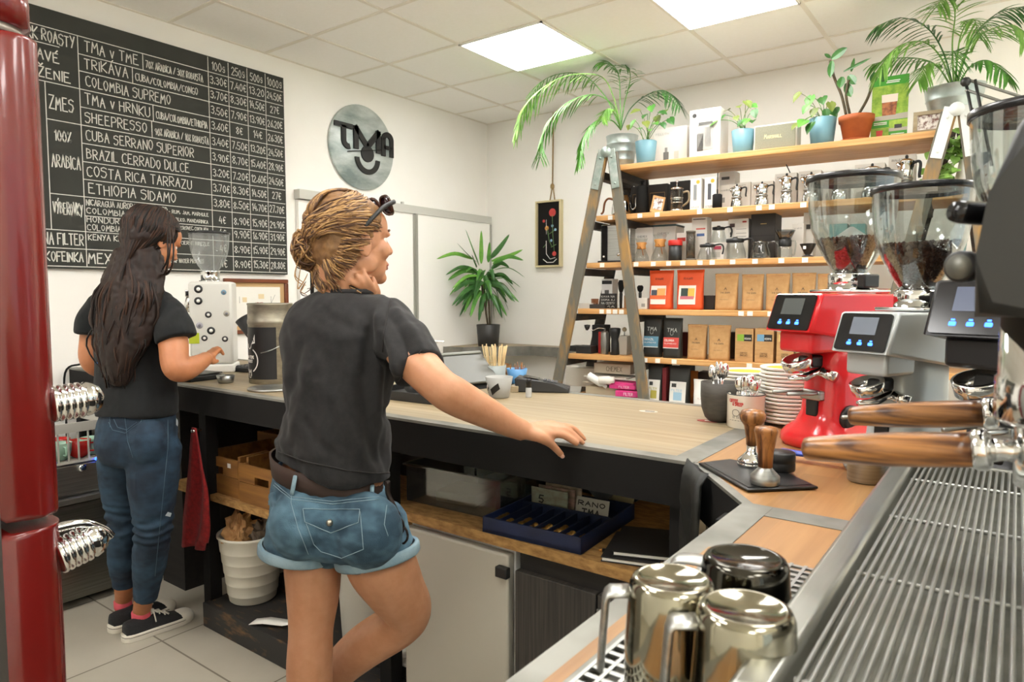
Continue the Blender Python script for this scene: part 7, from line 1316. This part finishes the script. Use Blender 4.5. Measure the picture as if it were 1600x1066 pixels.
# t-shirt
s_ = MB()
ab_tube(s_, [rg(546, 458, 1.70, .062, .062), rg(543, 466, 1.70, .105, .078), rg(538, 482, 1.695, .142, .092), rg(532, 515, 1.69, .153, .112), rg(527, 565, 1.685, .143, .12), rg(526, 625, 1.68, .139, .12, 2), rg(524, 680, 1.68, .139, .12, 5), rg(522, 715, 1.68, .141, .122, 9), rg(522, 728, 1.68, .140, .12, 11)], caps=(.3, .05))
limb(s_, [(w1(586, 492, 1.69), .058), (w1(614, 516, 1.64), .062), (w1(640, 552, 1.585), .063), (w1(654, 578, 1.555), .064)], caps=(1, .04))
limb(s_, [(w1(484, 496, 1.72), .055), (w1(476, 530, 1.80), .056), (w1(478, 560, 1.88), .055)], caps=(1, .04))
FOLDS = (([(606, 470), (600, 520), (604, 580), (608, 650)], -.010, 7), ([(592, 500), (588, 560), (590, 640)], .008, 8), ([(575, 520), (566, 590), (572, 660), (585, 720)], -.007, 9), ([(450, 690), (470, 640), (482, 580)], .008, 9), ([(440, 640), (456, 600), (470, 540)], -.007, 8), ([(520, 620), (545, 680), (580, 735)], .007, 10), ([(505, 480), (520, 500), (545, 510)], -.004, 8), ([(470, 500), (520, 530), (560, 528)], .004, 10), ([(436, 690), (450, 705), (470, 715)], .007, 7), ([(610, 640), (600, 690), (606, 735)], -.008, 6), ([(530, 560), (528, 600), (520, 640)], -.005, 8), ([(612, 500), (630, 530), (640, 565)], -.006, 6), ([(622, 488), (645, 520), (662, 548)], .005, 6), ([(600, 520), (615, 545), (620, 580)], .007, 6), ([(500, 600), (512, 660), (500, 710)], .006, 9), ([(480, 660), (500, 690), (530, 715)], -.006, 7))
def folds(p):      # creases of the cloth, each along its own line across the back
    v = p-EYE; k = v.dot(fw); x, y = 800+1067*v.dot(rt)/k, 533-1067*v.dot(up)/k; s = 0
    for L_, a, w_ in FOLDS:
        best = 1e9
        for (x0, y0), (x1, y1) in zip(L_, L_[1:]):
            dx, dy = x1-x0, y1-y0; t = max(0, min(1, ((x-x0)*dx+(y-y0)*dy)/(dx*dx+dy*dy))); best = min(best, (x-x0-t*dx)**2+(y-y0-t*dy)**2)
        s += a*math.exp(-best/(w_*w_))
    return s
def w_shirt(p):
    f = 0
    q = p-w1(600, 520, 1.6); f += .006*math.sin((q.z*.8+q.dot(rT)*1.1)*48+2*noise.noise(p*7))*math.exp(-(q.length/.16)**2)
    a = p.dot(rT); f += .013*noise.noise(Vector((a*9+p.z*5, p.dot(fT)*7, p.z*2.6)))+.006*noise.noise(Vector((a*24+p.z*13, p.dot(fT)*20, p.z*7)))+.0015*noise.noise(p*40)
    f += .006*(1-abs(noise.noise(Vector((a*7-p.z*9, 3.1, p.z*3+a*2))))*2.6)*.6
    f += folds(p+O)
    z = p.z; f += .004*math.sin(p.dot(rT)*40+z*14)*max(0, min(1, (1.12-z)/.15)); return f
SH1 = flesh('t_shirt', s_, .005, mat('cotton_charcoal', '#1b1a1b', .95, c2='#232222', scale=(60, 60, 60), sheen=.06, bump=.15, bscale=(500, 500, 500)), P1, 7, .5, w_shirt)
bv = bvh_of(SH1, O); f = MB(); seam(f, bv, [(613, 462), (606, 490), (600, 520), (598, 550)], .0014, O); seam(f, bv, [(436, 706), (480, 722), (540, 735), (590, 740), (608, 739)], .0016, O); seam(f, bv, [(658, 548), (640, 572), (622, 596)], .0013, O); f.build('stitching', mat('thread_dark', '#2a2827', .9), P1)
f = MB(); ab_tube(f, [rg(547, 452, 1.70, .064, .064), rg(546, 459, 1.70, .068, .067)], 2, 28, (0, 0)); f.build('collar', mat('cotton_charcoal', '#3a3736', .9), P1)
# shorts, cuffs, belt
s_ = MB()
ab_tube(s_, [rg(514, 742, 1.68, .136, .108, 11, fP, rP), rg(519, 772, 1.675, .156, .122, 10, fP, rP), rg(526, 806, 1.67, .170, .13, 8, fP, rP), rg(528, 838, 1.67, .166, .122, 6, fP, rP)], caps=(.05, .5))
s_.ball(w1(508, 852, 1.65), (.06, .06, .06), 16); s_.ball(w1(472, 818, 1.60), (.08, .075, .085), 20); s_.ball(w1(572, 828, 1.585), (.092, .078, .088), 20)
limb(s_, [(w1(478, 826, 1.665), .094), (w1(470, 850, 1.66), .0875), (w1(468, 858, 1.66), .0865)], caps=(1, .03), side=rP); limb(s_, [(w1(574, 830, 1.66), .104), (w1(585, 858, 1.65), .0955), (w1(588, 866, 1.65), .0945)], caps=(1, .03), side=rP)
def w_den(p): return .0035*noise.noise(Vector((p.dot(rP)*11, p.dot(fP)*9, p.z*26)))+.0018*noise.noise(p*45)
M_den = mat('denim_light', '#2b4454', .88, c2='#6f95a9', scale=(7, 7, 11), lo=.38, hi=.72, bump=.3, bscale=(420, 420, 420)); M_den2 = mat('denim_pale', '#93aab3', .88, c2='#7893a0', scale=(14, 14, 14), bump=.3, bscale=(420, 420, 420))
SO = flesh('denim_shorts', s_, .0045, M_den, P1, 6, .5, w_den); bv = bvh_of(SO, O)
for pts in ([(w1(467, 852, 1.66), .0905), (w1(466, 865, 1.66), .0895)], [(w1(588, 858, 1.65), .099), (w1(590, 873, 1.65), .0975)]):
    f = MB(); d = (pts[1][0]-pts[0][0]).normalized(); d = (d*.6-ZU*.4+rP*(.12 if pts[0][1] > .095 else -.1)).normalized(); m_ = frame_z(d, rP); c = pts[0][0]; out = []
    for z, r in ((0, pts[0][1]-.006), (0, pts[0][1]+.002), (.004, pts[0][1]+.004), (.021, pts[0][1]+.003), (.025, pts[0][1]), (.025, pts[0][1]-.010)): out.append([c+m_@Vector((r*math.cos(a)*1.02, r*math.sin(a)*.98, z)) for a in [2*PI*i/40 for i in range(40)]])
    f.rings(out, caps=False); f.build('cuff', M_den2, P1)
f = MB(); patch(f, bv, [(473, 796), (563, 797), (561, 817), (518, 833), (476, 816)], O, .004); f.build('pocket_flap', M_den, P1)
f = MB(); patch(f, bv, [(414, 772), (431, 768), (433, 790), (420, 792)], O, .004); f.build('pocket_flap', M_den, P1)
f = MB(); sm = mat('thread_pale', '#8299a3', .9)
for L_ in ([(473, 796), (563, 797), (561, 817), (518, 833), (476, 816), (473, 796)], [(478, 818), (490, 850), (502, 862), (534, 872), (568, 858), (563, 800)], [(458, 752), (455, 786), (466, 826), (482, 866)], [(428, 758), (455, 781), (520, 788), (592, 781)], [(430, 755), (455, 777), (520, 784), (592, 777)], [(604, 790), (600, 820), (606, 838)]): seam(f, bv, L_, .0009, O, .004 if L_[0] == (473, 796) else .0014)
f.build('stitching', sm, P1)
p = hit(bv, 516, 817, .006); f = MB(); f.ball(p-O, (.008, .008, .008), 12); f.build('button', mat('brass_button', '#b0a898', .35, .9), P1)
bl = MB(); out = []
for x, y, k in ((509, 722, .99), (509, 722, 1.03), (511, 738, 1.035), (513, 752, 1.035), (513, 753, .99)): c, a, b_ = rg(x, y, 1.68, .1385*k, .110*k, 11, fP, rP); out.append([c+a*math.cos(2*PI*j/40)+b_*math.sin(2*PI*j/40) for j in range(40)])
bl.rings(out, caps=False); BE = bl.build('belt', mat('belt_brown', '#35231a', .7), P1); bvb = bvh_of(BE, O)
for L_ in ([(466, 728), (463, 745), (457, 775)], [(582, 746), (580, 760), (579, 778)]):
    f = MB(); P = [hit(bvb, *q, .004) or hit(bv, *q, .004) for q in L_]; P = [q-O for q in P if q is not None]
    if len(P) > 1: f.tube(bez(P, 4), .005, 8, flat=.5); f.build('belt_loop', M_den2, P1)
f = MB(); a = w1(606, 752, 1.60); f.tube(bez([a, a+Vector((0, 0, -.03)), a+rP*.02+Vector((0, 0, -.07)), a+rP*.02+Vector((0, 0, -.10))], 4), .006, 8)
for k in range(3): c = a+rP*(.012+.01*k)+Vector((0, 0, -.085-.02*k)); f.tube([c+rP*.018*math.cos(t)+ZU*.022*math.sin(t) for t in [2*PI*i/12 for i in range(13)]], .003, 6)
f.build('key_ring', mat('keys_dark', '#2b211c', .4, .5), P1)
# hair: cap, bun, strands
M_h1 = [mat('hair_fair', '#8a653c', .55, c2='#6d4c2b', scale=(60, 60, 60)), mat('hair_fair_light', '#b28a57', .5), mat('hair_fair_dark', '#523620', .55)]
hb = MB(); HR = H1.rot
for c, r in (((0, -.022, .026), (.0815, .088, .088)), ((0, -.045, -.02), (.074, .062, .07)), ((0, -.05, -.075), (.052, .04, .045)), ((.03, .01, .05), (.05, .05, .05)), ((-.03, .01, .05), (.05, .05, .05))): hb.ball(H1(*c), r, 24, rot=HR)
BN = w1(494, 389, 1.69)
hb.ball(BN, (.046, .046, .048), 20); hb.ball(H1(0, -.048, -.085), (.046, .034, .042), 16, rot=HR); hb.ball(H1(-.03, -.038, -.085), (.036, .034, .045), 16, rot=HR); hb.ball(BN.lerp(H1(0, -.06, .0), .5), .042, 16)
flesh('hair', hb, .005, M_h1[0], P1, 4, .5, lambda p: .004*noise.noise(p*38)+.003*noise.noise(p*80))
st = MB(); rd = random.Random(9)
def surf(a, e, k=1.):      # angle round the head from the front, elevation -> point on the hair shell
    return H1(.084*k*math.sin(a)*math.cos(e), -.020+.092*k*math.cos(a)*math.cos(e), .026+.091*k*math.sin(e))
paths = []
for i in range(560):
    s0 = rd.choice((1, 1, -1)); a = s0*rd.uniform(.5, 1.75); e = rd.uniform(-.1, 1.25) if abs(a) < 1.25 else rd.uniform(-.45, 1.2)
    ba = s0*PI*rd.uniform(.88, 1.05); be = rd.uniform(-.35, .15); k = rd.uniform(.99, 1.06); P = []
    for q in (0, .25, .5, .75, 1.): P.append(surf(a+(ba-a)*q, e+(be-e)*q+.15*math.sin(PI*q)*rd.uniform(.2, 1), k))
    P.append(BN.lerp(P[-1], .55)+Vector((rd.uniform(-.02, .02), rd.uniform(-.02, .02), rd.uniform(-.02, .02)))); paths.append(P)
strands(st, paths, .0021, .0008, rd, .004)
paths = []
for i in range(260):
    ax = Vector((rd.gauss(0, 1), rd.gauss(0, 1), rd.gauss(0, 1))).normalized(); u = ax.orthogonal().normalized(); v = ax.cross(u); r = rd.uniform(.049, .060); t0 = rd.uniform(0, 6.28); ln = rd.uniform(1.2, 3.2); off = ax*rd.uniform(-.02, .02)
    paths.append([BN+off+(u*math.cos(t0+ln*q)+v*math.sin(t0+ln*q))*math.sqrt(max(.0004, r*r-off.length_squared)) for q in (0, .33, .66, 1)])
strands(st, paths, .0026, .001, rd, .007)
paths = []
for i in range(150):
    sg = 1 if i % 4 else -1; t_ = rd.random(); s_0 = H1(sg*(.083-.04*t_), .012-.085*t_, -.01-.115*t_+rd.uniform(-.01, .01)); m_0 = H1(sg*(.076-.045*t_), -.055-.035*t_, -.03-.06*t_+.03*rd.random()); paths.append([s_0, s_0.lerp(m_0, .5)+(m_0-H1(0, -.02, -.03)).normalized()*.008, m_0, BN.lerp(m_0, .35), BN])
strands(st, paths, .0021, .0008, rd, .004)
paths = []
for i in range(190):
    r = rd.uniform(-.055, .06); z = rd.uniform(-.135, -.04); p_ = H1(r, -.084+.6*r*r/.06+.02*max(0, -.09-z), z); q_ = p_.lerp(BN, .45)+hr*.0+(p_-H1(0, -.02, -.06)).normalized()*.012; paths.append([p_, q_, BN.lerp(p_, .15)])
for i in range(230):
    r = rd.uniform(-.06, .062); e = rd.uniform(.55, 1.1); a = r*9; paths.append([surf(a, e, 1.0), surf(a*.8, 1.35, 1.03), surf(PI-r*4, 1.0, 1.03+.02*rd.random()), surf(PI-r*3, .4, 1.03), BN+Vector((rd.uniform(-.02, .02), rd.uniform(-.02, .02), .03))])
strands(st, paths, .0021, .0008, rd, .004)
paths = []
for (x, y, x2, y2, x3, y3) in ((470, 415, 466, 450, 480, 430), (495, 420, 488, 445, 478, 455), (520, 430, 508, 455, 497, 452), (505, 425, 500, 450, 508, 462), (468, 400, 462, 430, 474, 447), (515, 320, 500, 335, 492, 360), (530, 308, 550, 330, 548, 365), (560, 312, 574, 335, 572, 375), (535, 440, 528, 452, 515, 458), (540, 445, 552, 452, 566, 455), (500, 350, 512, 372, 520, 360), (478, 440, 470, 455, 480, 462)): paths.append([w1(x, y, 1.655), w1(x2, y2, 1.645), w1(x3, y3, 1.65)])
strands(st, paths*2, .0015, .0007, rd, .006, 4)
st.build('hair_strands', M_h1, P1)
f = MB(); nk = [w1(528, 440, 1.655), w1(545, 446, 1.65), w1(560, 452, 1.648), w1(566, 456, 1.65)]; f.tube(bez(nk, 4), .0014, 6); f.build('necklace_cord', M_blackm, P1)
# sunglasses pushed up on the hair
gl = thing('sunglasses', 'dark tortoiseshell sunglasses pushed up on the fair hair', 'sunglasses', H1(0, .076, .078)+O); go = gl.location-O; f = MB()
def G(r, f_, u): return H1(r, .076+f_, .078+u)-go
for sx in (-1, 1):
    lp = [G(sx*(.034+.029*math.copysign(abs(math.cos(a))**.7, math.cos(a))), .008-.008*max(0, math.cos(a))-.010*math.sin(a), .008+.022*math.copysign(abs(math.sin(a))**.8, math.sin(a))) for a in [2*PI*i/18 for i in range(18)]]; f.tube(lp+[lp[0]], .0035, 8)
    g2_ = MB(); g2_.rings([lp, [p+H1.f*.0015 for p in lp]]); g2_.build('lens', mat('lens_dark', '#2e1c22', .08), gl)
f.tube([G(-.008, .014, .014), G(0, .016, .016), G(.008, .014, .014)], .0035, 8); f.build('glasses_frame', mat('tortoise', '#1f1512', .2, c2='#4a2413', scale=(50, 50, 50)), gl)
for sx in (-1, 1):
    f = MB(); f.tube(bez([G(sx*.064, .010, .014), G(sx*.079, -.03, -.004), G(sx*.086, -.065, -.034), G(sx*.085, -.085, -.055)], 4), .0045, 8, flat=1.3); f.build('temple_arm', M_black, gl)
# ---------------------------------------------------------------- the girl at the keyboard
O = at(222, 900, d=2.6); O.z = 0
P2 = thing('person', 'person with long dark hair in black t-shirt and long jeans typing at the counter', 'person', O)
fT, rT = heading(8); fP, rP = heading(18)
hf, hr = heading(30); pt = math.radians(27); hf2 = hf*math.cos(pt)-ZU*math.sin(pt); H2 = HeadFrame(at(240, 372, d=2.58), hf2, hr, O)
b = MB(); head_parts(b, H2)
limb(b, [(H2(0, -.035, -.03), .052), (w1(226, 428, 2.59), .052), (w1(218, 462, 2.60), .07)])
ab_tube(b, [rg(214, 470, 2.60, .11, .07), rg(210, 510, 2.60, .135, .09), rg(213, 580, 2.59, .125, .09), rg(214, 640, 2.58, .135, .1), rg(213, 670, 2.59, .125, .095), rg(214, 685, 2.60, .12, .09)])
limb(b, [(w1(257, 482, 2.57), .052), (w1(270, 530, 2.51), .052), (w1(274, 572, 2.47), .047), (w1(288, 577, 2.50), .045), (w1(310, 568, 2.60), .034), (w1(322, 560, 2.66), .0265)])
pb = (w1(340, 551, 2.74))
for k, (bx_, mx, tx) in enumerate((((333, 556, 2.70), (343, 547, 2.75), (349, 554, 2.77)), ((333, 553, 2.73), (342, 545, 2.78), (347, 552, 2.80)), ((331, 551, 2.75), (340, 544, 2.80), (346, 551, 2.83)), ((328, 551, 2.77), (336, 545, 2.82), (342, 551, 2.85)))):
    Q = [w1(*bx_), w1(*mx), w1(*tx)]; finger(b, Q, (.0105, .0092, .0072)); limb(b, [(w1(323, 560, 2.67), .018), (Q[0], .0125)], 4, 12)
finger(b, [w1(325, 562, 2.67), w1(333, 566, 2.69), w1(340, 564, 2.72)], (.014, .0105, .008))
limb(b, [(w1(156, 486, 2.66), .05), (w1(146, 530, 2.66), .048), (w1(147, 568, 2.66), .043), (w1(190, 580, 2.78), .036), (w1(262, 572, 2.95), .026), (w1(275, 570, 3.0), .026)])
for k in range(4): finger(b, [w1(277+k*2, 570, 3.0+k*.02), w1(286+k*3, 564, 3.02+k*.02), w1(292+k*3, 570, 3.03+k*.025)], (.0115, .0095, .0075))
finger(b, [w1(276, 572, 2.98), w1(284, 576, 2.97), w1(291, 574, 2.98)], (.013, .0105, .008))
AR = at(222, 955, Z=.09)-O; AL = at(194, 938, Z=.09)-O
limb(b, [(w1(226, 930, 2.66), .036), (AR, .034), (AR-ZU*.05, .036)]); limb(b, [(w1(194, 915, 2.76), .036), (AL, .034), (AL-ZU*.05, .036)])
limb(b, [(w1(232, 700, 2.57), .06), (w1(238, 800, 2.58), .045), (w1(226, 930, 2.66), .034)]); limb(b, [(w1(198, 700, 2.63), .06), (w1(195, 820, 2.71), .045), (w1(194, 915, 2.76), .034)])
flesh('body', b, .0048, M_skin2, P2, 5, .5); face_details(H2, P2, 1., '#3a2618')
s_ = MB()
ab_tube(s_, [rg(220, 446, 2.60, .06, .06), rg(214, 456, 2.60, .11, .075), rg(209, 474, 2.60, .148, .095), rg(208, 515, 2.60, .158, .115), rg(212, 570, 2.59, .148, .12), rg(214, 612, 2.585, .148, .125), rg(214, 640, 2.58, .152, .13), rg(214, 646, 2.58, .151, .128)], caps=(.3, .05))
limb(s_, [(w1(248, 476, 2.58), .060), (w1(264, 494, 2.54), .064), (w1(273, 520, 2.51), .068), (w1(276, 530, 2.505), .069)], caps=(1, .04)); limb(s_, [(w1(162, 478, 2.63), .062), (w1(149, 500, 2.64), .064), (w1(146, 522, 2.64), .064)], caps=(1, .04))
def w_sh2(p): a = p.dot(rT); return .010*noise.noise(Vector((a*10+p.z*6, p.dot(fT)*8, p.z*4)))+.004*noise.noise(Vector((a*24-p.z*16, p.dot(fT)*20, p.z*9)))
SH2 = flesh('t_shirt', s_, .0055, mat('cotton_black', '#0d0f10', .95, c2='#121516', scale=(60, 60, 60), sheen=.03, bump=.15, bscale=(500, 500, 500)), P2, 7, .5, w_sh2); bv = bvh_of(SH2, O)
f = MB(); patch(f, bv, [(186, 520), (200, 518), (203, 560), (192, 562)], O, .002); patch(f, bv, [(180, 562), (197, 560), (198, 574), (182, 576)], O, .002); f.mi = 1; patch(f, bv, [(158, 561), (168, 560), (169, 574), (160, 576)], O, .002); f.mi = 0; seam(f, bv, [(150, 568), (158, 566)], .002, O); f.build('back_print', [mat('print_blue', '#1d5fa0', .8), mat('print_white', '#c9cdd0', .8)], P2)
s_ = MB()
ab_tube(s_, [rg(214, 634, 2.58, .135, .105, 0, fP, rP), rg(214, 660, 2.58, .148, .12, 0, fP, rP), rg(214, 692, 2.585, .155, .128, 0, fP, rP), rg(214, 712, 2.59, .15, .118, 0, fP, rP)], caps=(.05, .5)); s_.ball(w1(190, 690, 2.53), (.078, .07, .10), 18); s_.ball(w1(230, 692, 2.51), (.084, .072, .10), 18)
limb(s_, [(w1(240, 700, 2.56), .098), (w1(239, 755, 2.55), .088), (w1(239, 800, 2.56), .074), (w1(239, 832, 2.575), .066), (w1(234, 880, 2.62), .062), (w1(230, 912, 2.645), .049), (w1(227, 936, 2.66), .044)], caps=(1, .05), side=rP)
limb(s_, [(w1(194, 700, 2.62), .095), (w1(194, 755, 2.66), .085), (w1(195, 800, 2.69), .07), (w1(195, 832, 2.70), .062), (w1(193, 878, 2.73), .058), (w1(194, 902, 2.755), .046), (w1(194, 918, 2.76), .042)], caps=(1, .05), side=rP)
def w_jean(p):
    z = p.z; k = math.exp(-((z-.47)/.07)**2); return .0045*math.sin(z*150+6*noise.noise(p*9))*k+.004*noise.noise(Vector((p.x*9, p.y*9, z*22)))+.0015*noise.noise(p*50)
M_jean = mat('denim_blue', '#142333', .88, c2='#304c61', scale=(7, 7, 11), lo=.38, hi=.72, bump=.3, bscale=(420, 420, 420)); J = flesh('jeans', s_, .005, M_jean, P2, 14, .5, w_jean); bv = bvh_of(J, O)
f = MB()
for L_ in ([(170, 660), (176, 672), (196, 677), (220, 660), (224, 650)], [(172, 648), (172, 668)], [(262, 656), (262, 700), (256, 760), (250, 820), (242, 900)], [(195, 650), (200, 690), (208, 715)], [(178, 655), (184, 668), (198, 672), (214, 660)]): seam(f, bv, L_, .0012, O)
f.build('stitching', mat('thread_denim', '#4a5f6d', .9), P2); f = MB(); patch(f, bv, [(262, 800), (268, 802), (266, 808), (258, 806)], O, .002, 3, 2); patch(f, bv, [(275, 648), (279, 650), (279, 668), (275, 664)], O, .002, 3, 2); f.build('frayed_patch', mat('fray_white', '#b9c4c8', .9), P2)
# socks and canvas shoes
M_can = mat('canvas_black', '#1c1c1d', .85, bump=.2, c2='#242425', scale=(200, 200, 200)); M_rub = mat('rubber_white', '#d9d3c4', .5); M_pink = mat('sock_pink', '#d85a66', .85)
for nm, heel, toe, an in (('r', at(200, 1005, Z=0), at(301, 968, Z=0), AR), ('l', at(180, 990, Z=0), at(278, 950, Z=0), AL)):
    d = toe-heel; L = min(d.length, .262); d.normalize(); s0 = Vector((d.y, -d.x, 0)); A = heel-O+s0*-.02
    sk = MB(); sk.lathe([(.0375, 0), (.0385, .01), (.0385, .028), (.0365, .032)], 24, T(Vector((an.x, an.y, .062)))); sk.build('sock', M_pink, P2)
    u = MB(); out = []
    sec = ((-.004, .024, .075, 1), (.02, .034, .078, 1), (.06, .037, .075, 1), (.10, .038, .078, .95), (.14, .041, .066, .9), (.18, .044, .052, .85), (.22, .041, .042, .8), (.248, .027, .034, .7))
    for x, hw, hz, pw in crm([tuple(map(float, q)) for q in sec], 3): out.append([A+d*x+s0*(hw*math.copysign(abs(math.cos(a))**.8, math.cos(a)))+ZU*(.022+max(0, math.sin(a))*(hz-.022)) for a in [2*PI*i/24 for i in range(24)]])
    u.rings(out); SHO = u.build('shoe', M_can, P2)
    pl = [(x, w_) for x, w_ in ((-.014, .0), (-.01, .02), (.005, .034), (.04, .040), (.10, .042), (.15, .046), (.20, .047), (.235, .038), (.255, .022), (.262, 0))]; full = pl+[(x, -w_) for x, w_ in pl[-2:0:-1]]
    so = MB(); so.rings([[A+d*x*k+s0*w_*k+ZU*z for x, w_ in full] for k, z in ((.99, .0005), (1., .004), (1., .024), (.985, .030))]); so.build('sole', M_rub, SHO)
    ln = MB(); ln.rings([[A+d*x*1.004+s0*w_*1.012+ZU*z for x, w_ in full] for z in (.0195, .0215)], caps=False); ln.build('sole_line', M_blackm, SHO)
    tc_ = MB(); tc_.ball(A+d*.216+ZU*.020, (.046, .047, .032), 18); tc_.build('toe_cap', M_rub, SHO)
    lc_ = MB()
    for k in range(5):
        x = .10+k*.021; z = .083-.0075*k-.0018*k*k; c = A+d*x+ZU*(z+.007)
        for sg in (1, -1): lc_.tube([c-s0*.022*sg-ZU*.007, c+ZU*.003, c+s0*.022*sg+d*.014-ZU*.008], .0034, 6)
    c = A+d*.095+ZU*.088
    for sg in (1, -1): lc_.tube([c+s0*(.006+.022*math.cos(t))*sg-ZU*0+ZU*(.012*math.sin(t)+.004)+d*-.004 for t in [2*PI*i/10 for i in range(11)]], .0025, 6); lc_.tube(bez([c, c+s0*sg*.03+ZU*.0, c+s0*sg*.05-ZU*.03], 4), .0025, 6)
    lc_.build('laces', mat('lace_white', '#cfcabd', .85), SHO)
# long hair
M_h2 = [mat('hair_dark', '#1c120d', .55, spec=.3, c2='#2a1a12', scale=(40, 40, 6)), mat('hair_dark_brown', '#3a2417', .5, spec=.3), mat('hair_black', '#120c09', .5, spec=.3)]
hb = MB(); HR = H2.rot
for c, r in (((0, -.018, .024), (.083, .094, .090)), ((0, -.05, -.02), (.08, .062, .075))): hb.ball(H2(*c), r, 24, rot=HR)
def hg(x, y, d, hw, hd): return (w1(x, y, d), rT*hw, fT*hd)
ab_tube(hb, [hg(215, 395, 2.53, .088, .055), hg(202, 440, 2.50, .105, .055), hg(193, 490, 2.475, .11, .042), hg(186, 540, 2.46, .092, .034), hg(184, 580, 2.46, .06, .026), hg(186, 600, 2.46, .03, .015)])
ab_tube(hb, [hg(238, 400, 2.54, .035, .04), hg(243, 440, 2.50, .03, .03), hg(236, 490, 2.47, .028, .025), hg(222, 540, 2.46, .022, .02)])
flesh('hair', hb, .0055, M_h2[0], P2, 4, .5, lambda p: .007*noise.noise(Vector((p.x*45, p.y*45, p.z*7)))+.003*noise.noise(p*60))
st = MB(); rd = random.Random(31); paths = []
def sf2(a, e, k=1.): return H2(.086*k*math.sin(a)*math.cos(e), -.018+.098*k*math.cos(a)*math.cos(e), .024+.094*k*math.sin(e))
for i in range(240):
    x0 = rd.uniform(-1, 1); q = rd.random(); a = PI+x0*1.9; P = [sf2(rd.uniform(-.6, .6) if abs(x0) < .5 else a*.6+PI*.4, 1.35-.25*rd.random(), 1.0)*1., sf2(a, .75, 1.02), sf2(a, .1, 1.03), sf2(a, -.5, 1.05)]
    xe = 192-x0*(-44)+rd.gauss(0, 5); wv = rd.gauss(0, 5)
    k = rd.uniform(.99, 1.03); dd_ = 2.455+.03*x0*x0+rd.uniform(-.012, .02)
    P += [w1(202+x0*44, 445, dd_), w1(193+x0*46+wv, 495, dd_-.012), w1(186+x0*38-wv, 540, dd_-.015), w1(186+x0*22+wv*.6, rd.uniform(565, 606), dd_-.01)]; paths.append(P)
strands(st, paths, .0046, .0016, rd, .006)
for (L_) in ([(262, 345, 2.50), (266, 375, 2.47), (264, 400, 2.46), (258, 425, 2.48), (250, 432, 2.5)], [(268, 350, 2.52), (271, 385, 2.49), (269, 415, 2.48), (262, 428, 2.49), (252, 428, 2.5)], [(262, 350, 2.5), (262, 385, 2.465), (260, 410, 2.465), (252, 424, 2.48)]): strands(st, [[w1(*q) for q in L_]]*4, .0026, .001, rd, .004)
for i in range(50):
    sg = 1; a = rd.uniform(.35, 1.0); strands(st, [[sf2(rd.uniform(-.3, .3), 1.3, 1.01), sf2(a, .75, 1.015), sf2(a+.5, .30, 1.02), sf2(1.75, .1, 1.03), sf2(2.2, -.35, 1.05)]], .0034, .0014, rd, .002)
st.build('hair_strands', M_h2, P2)
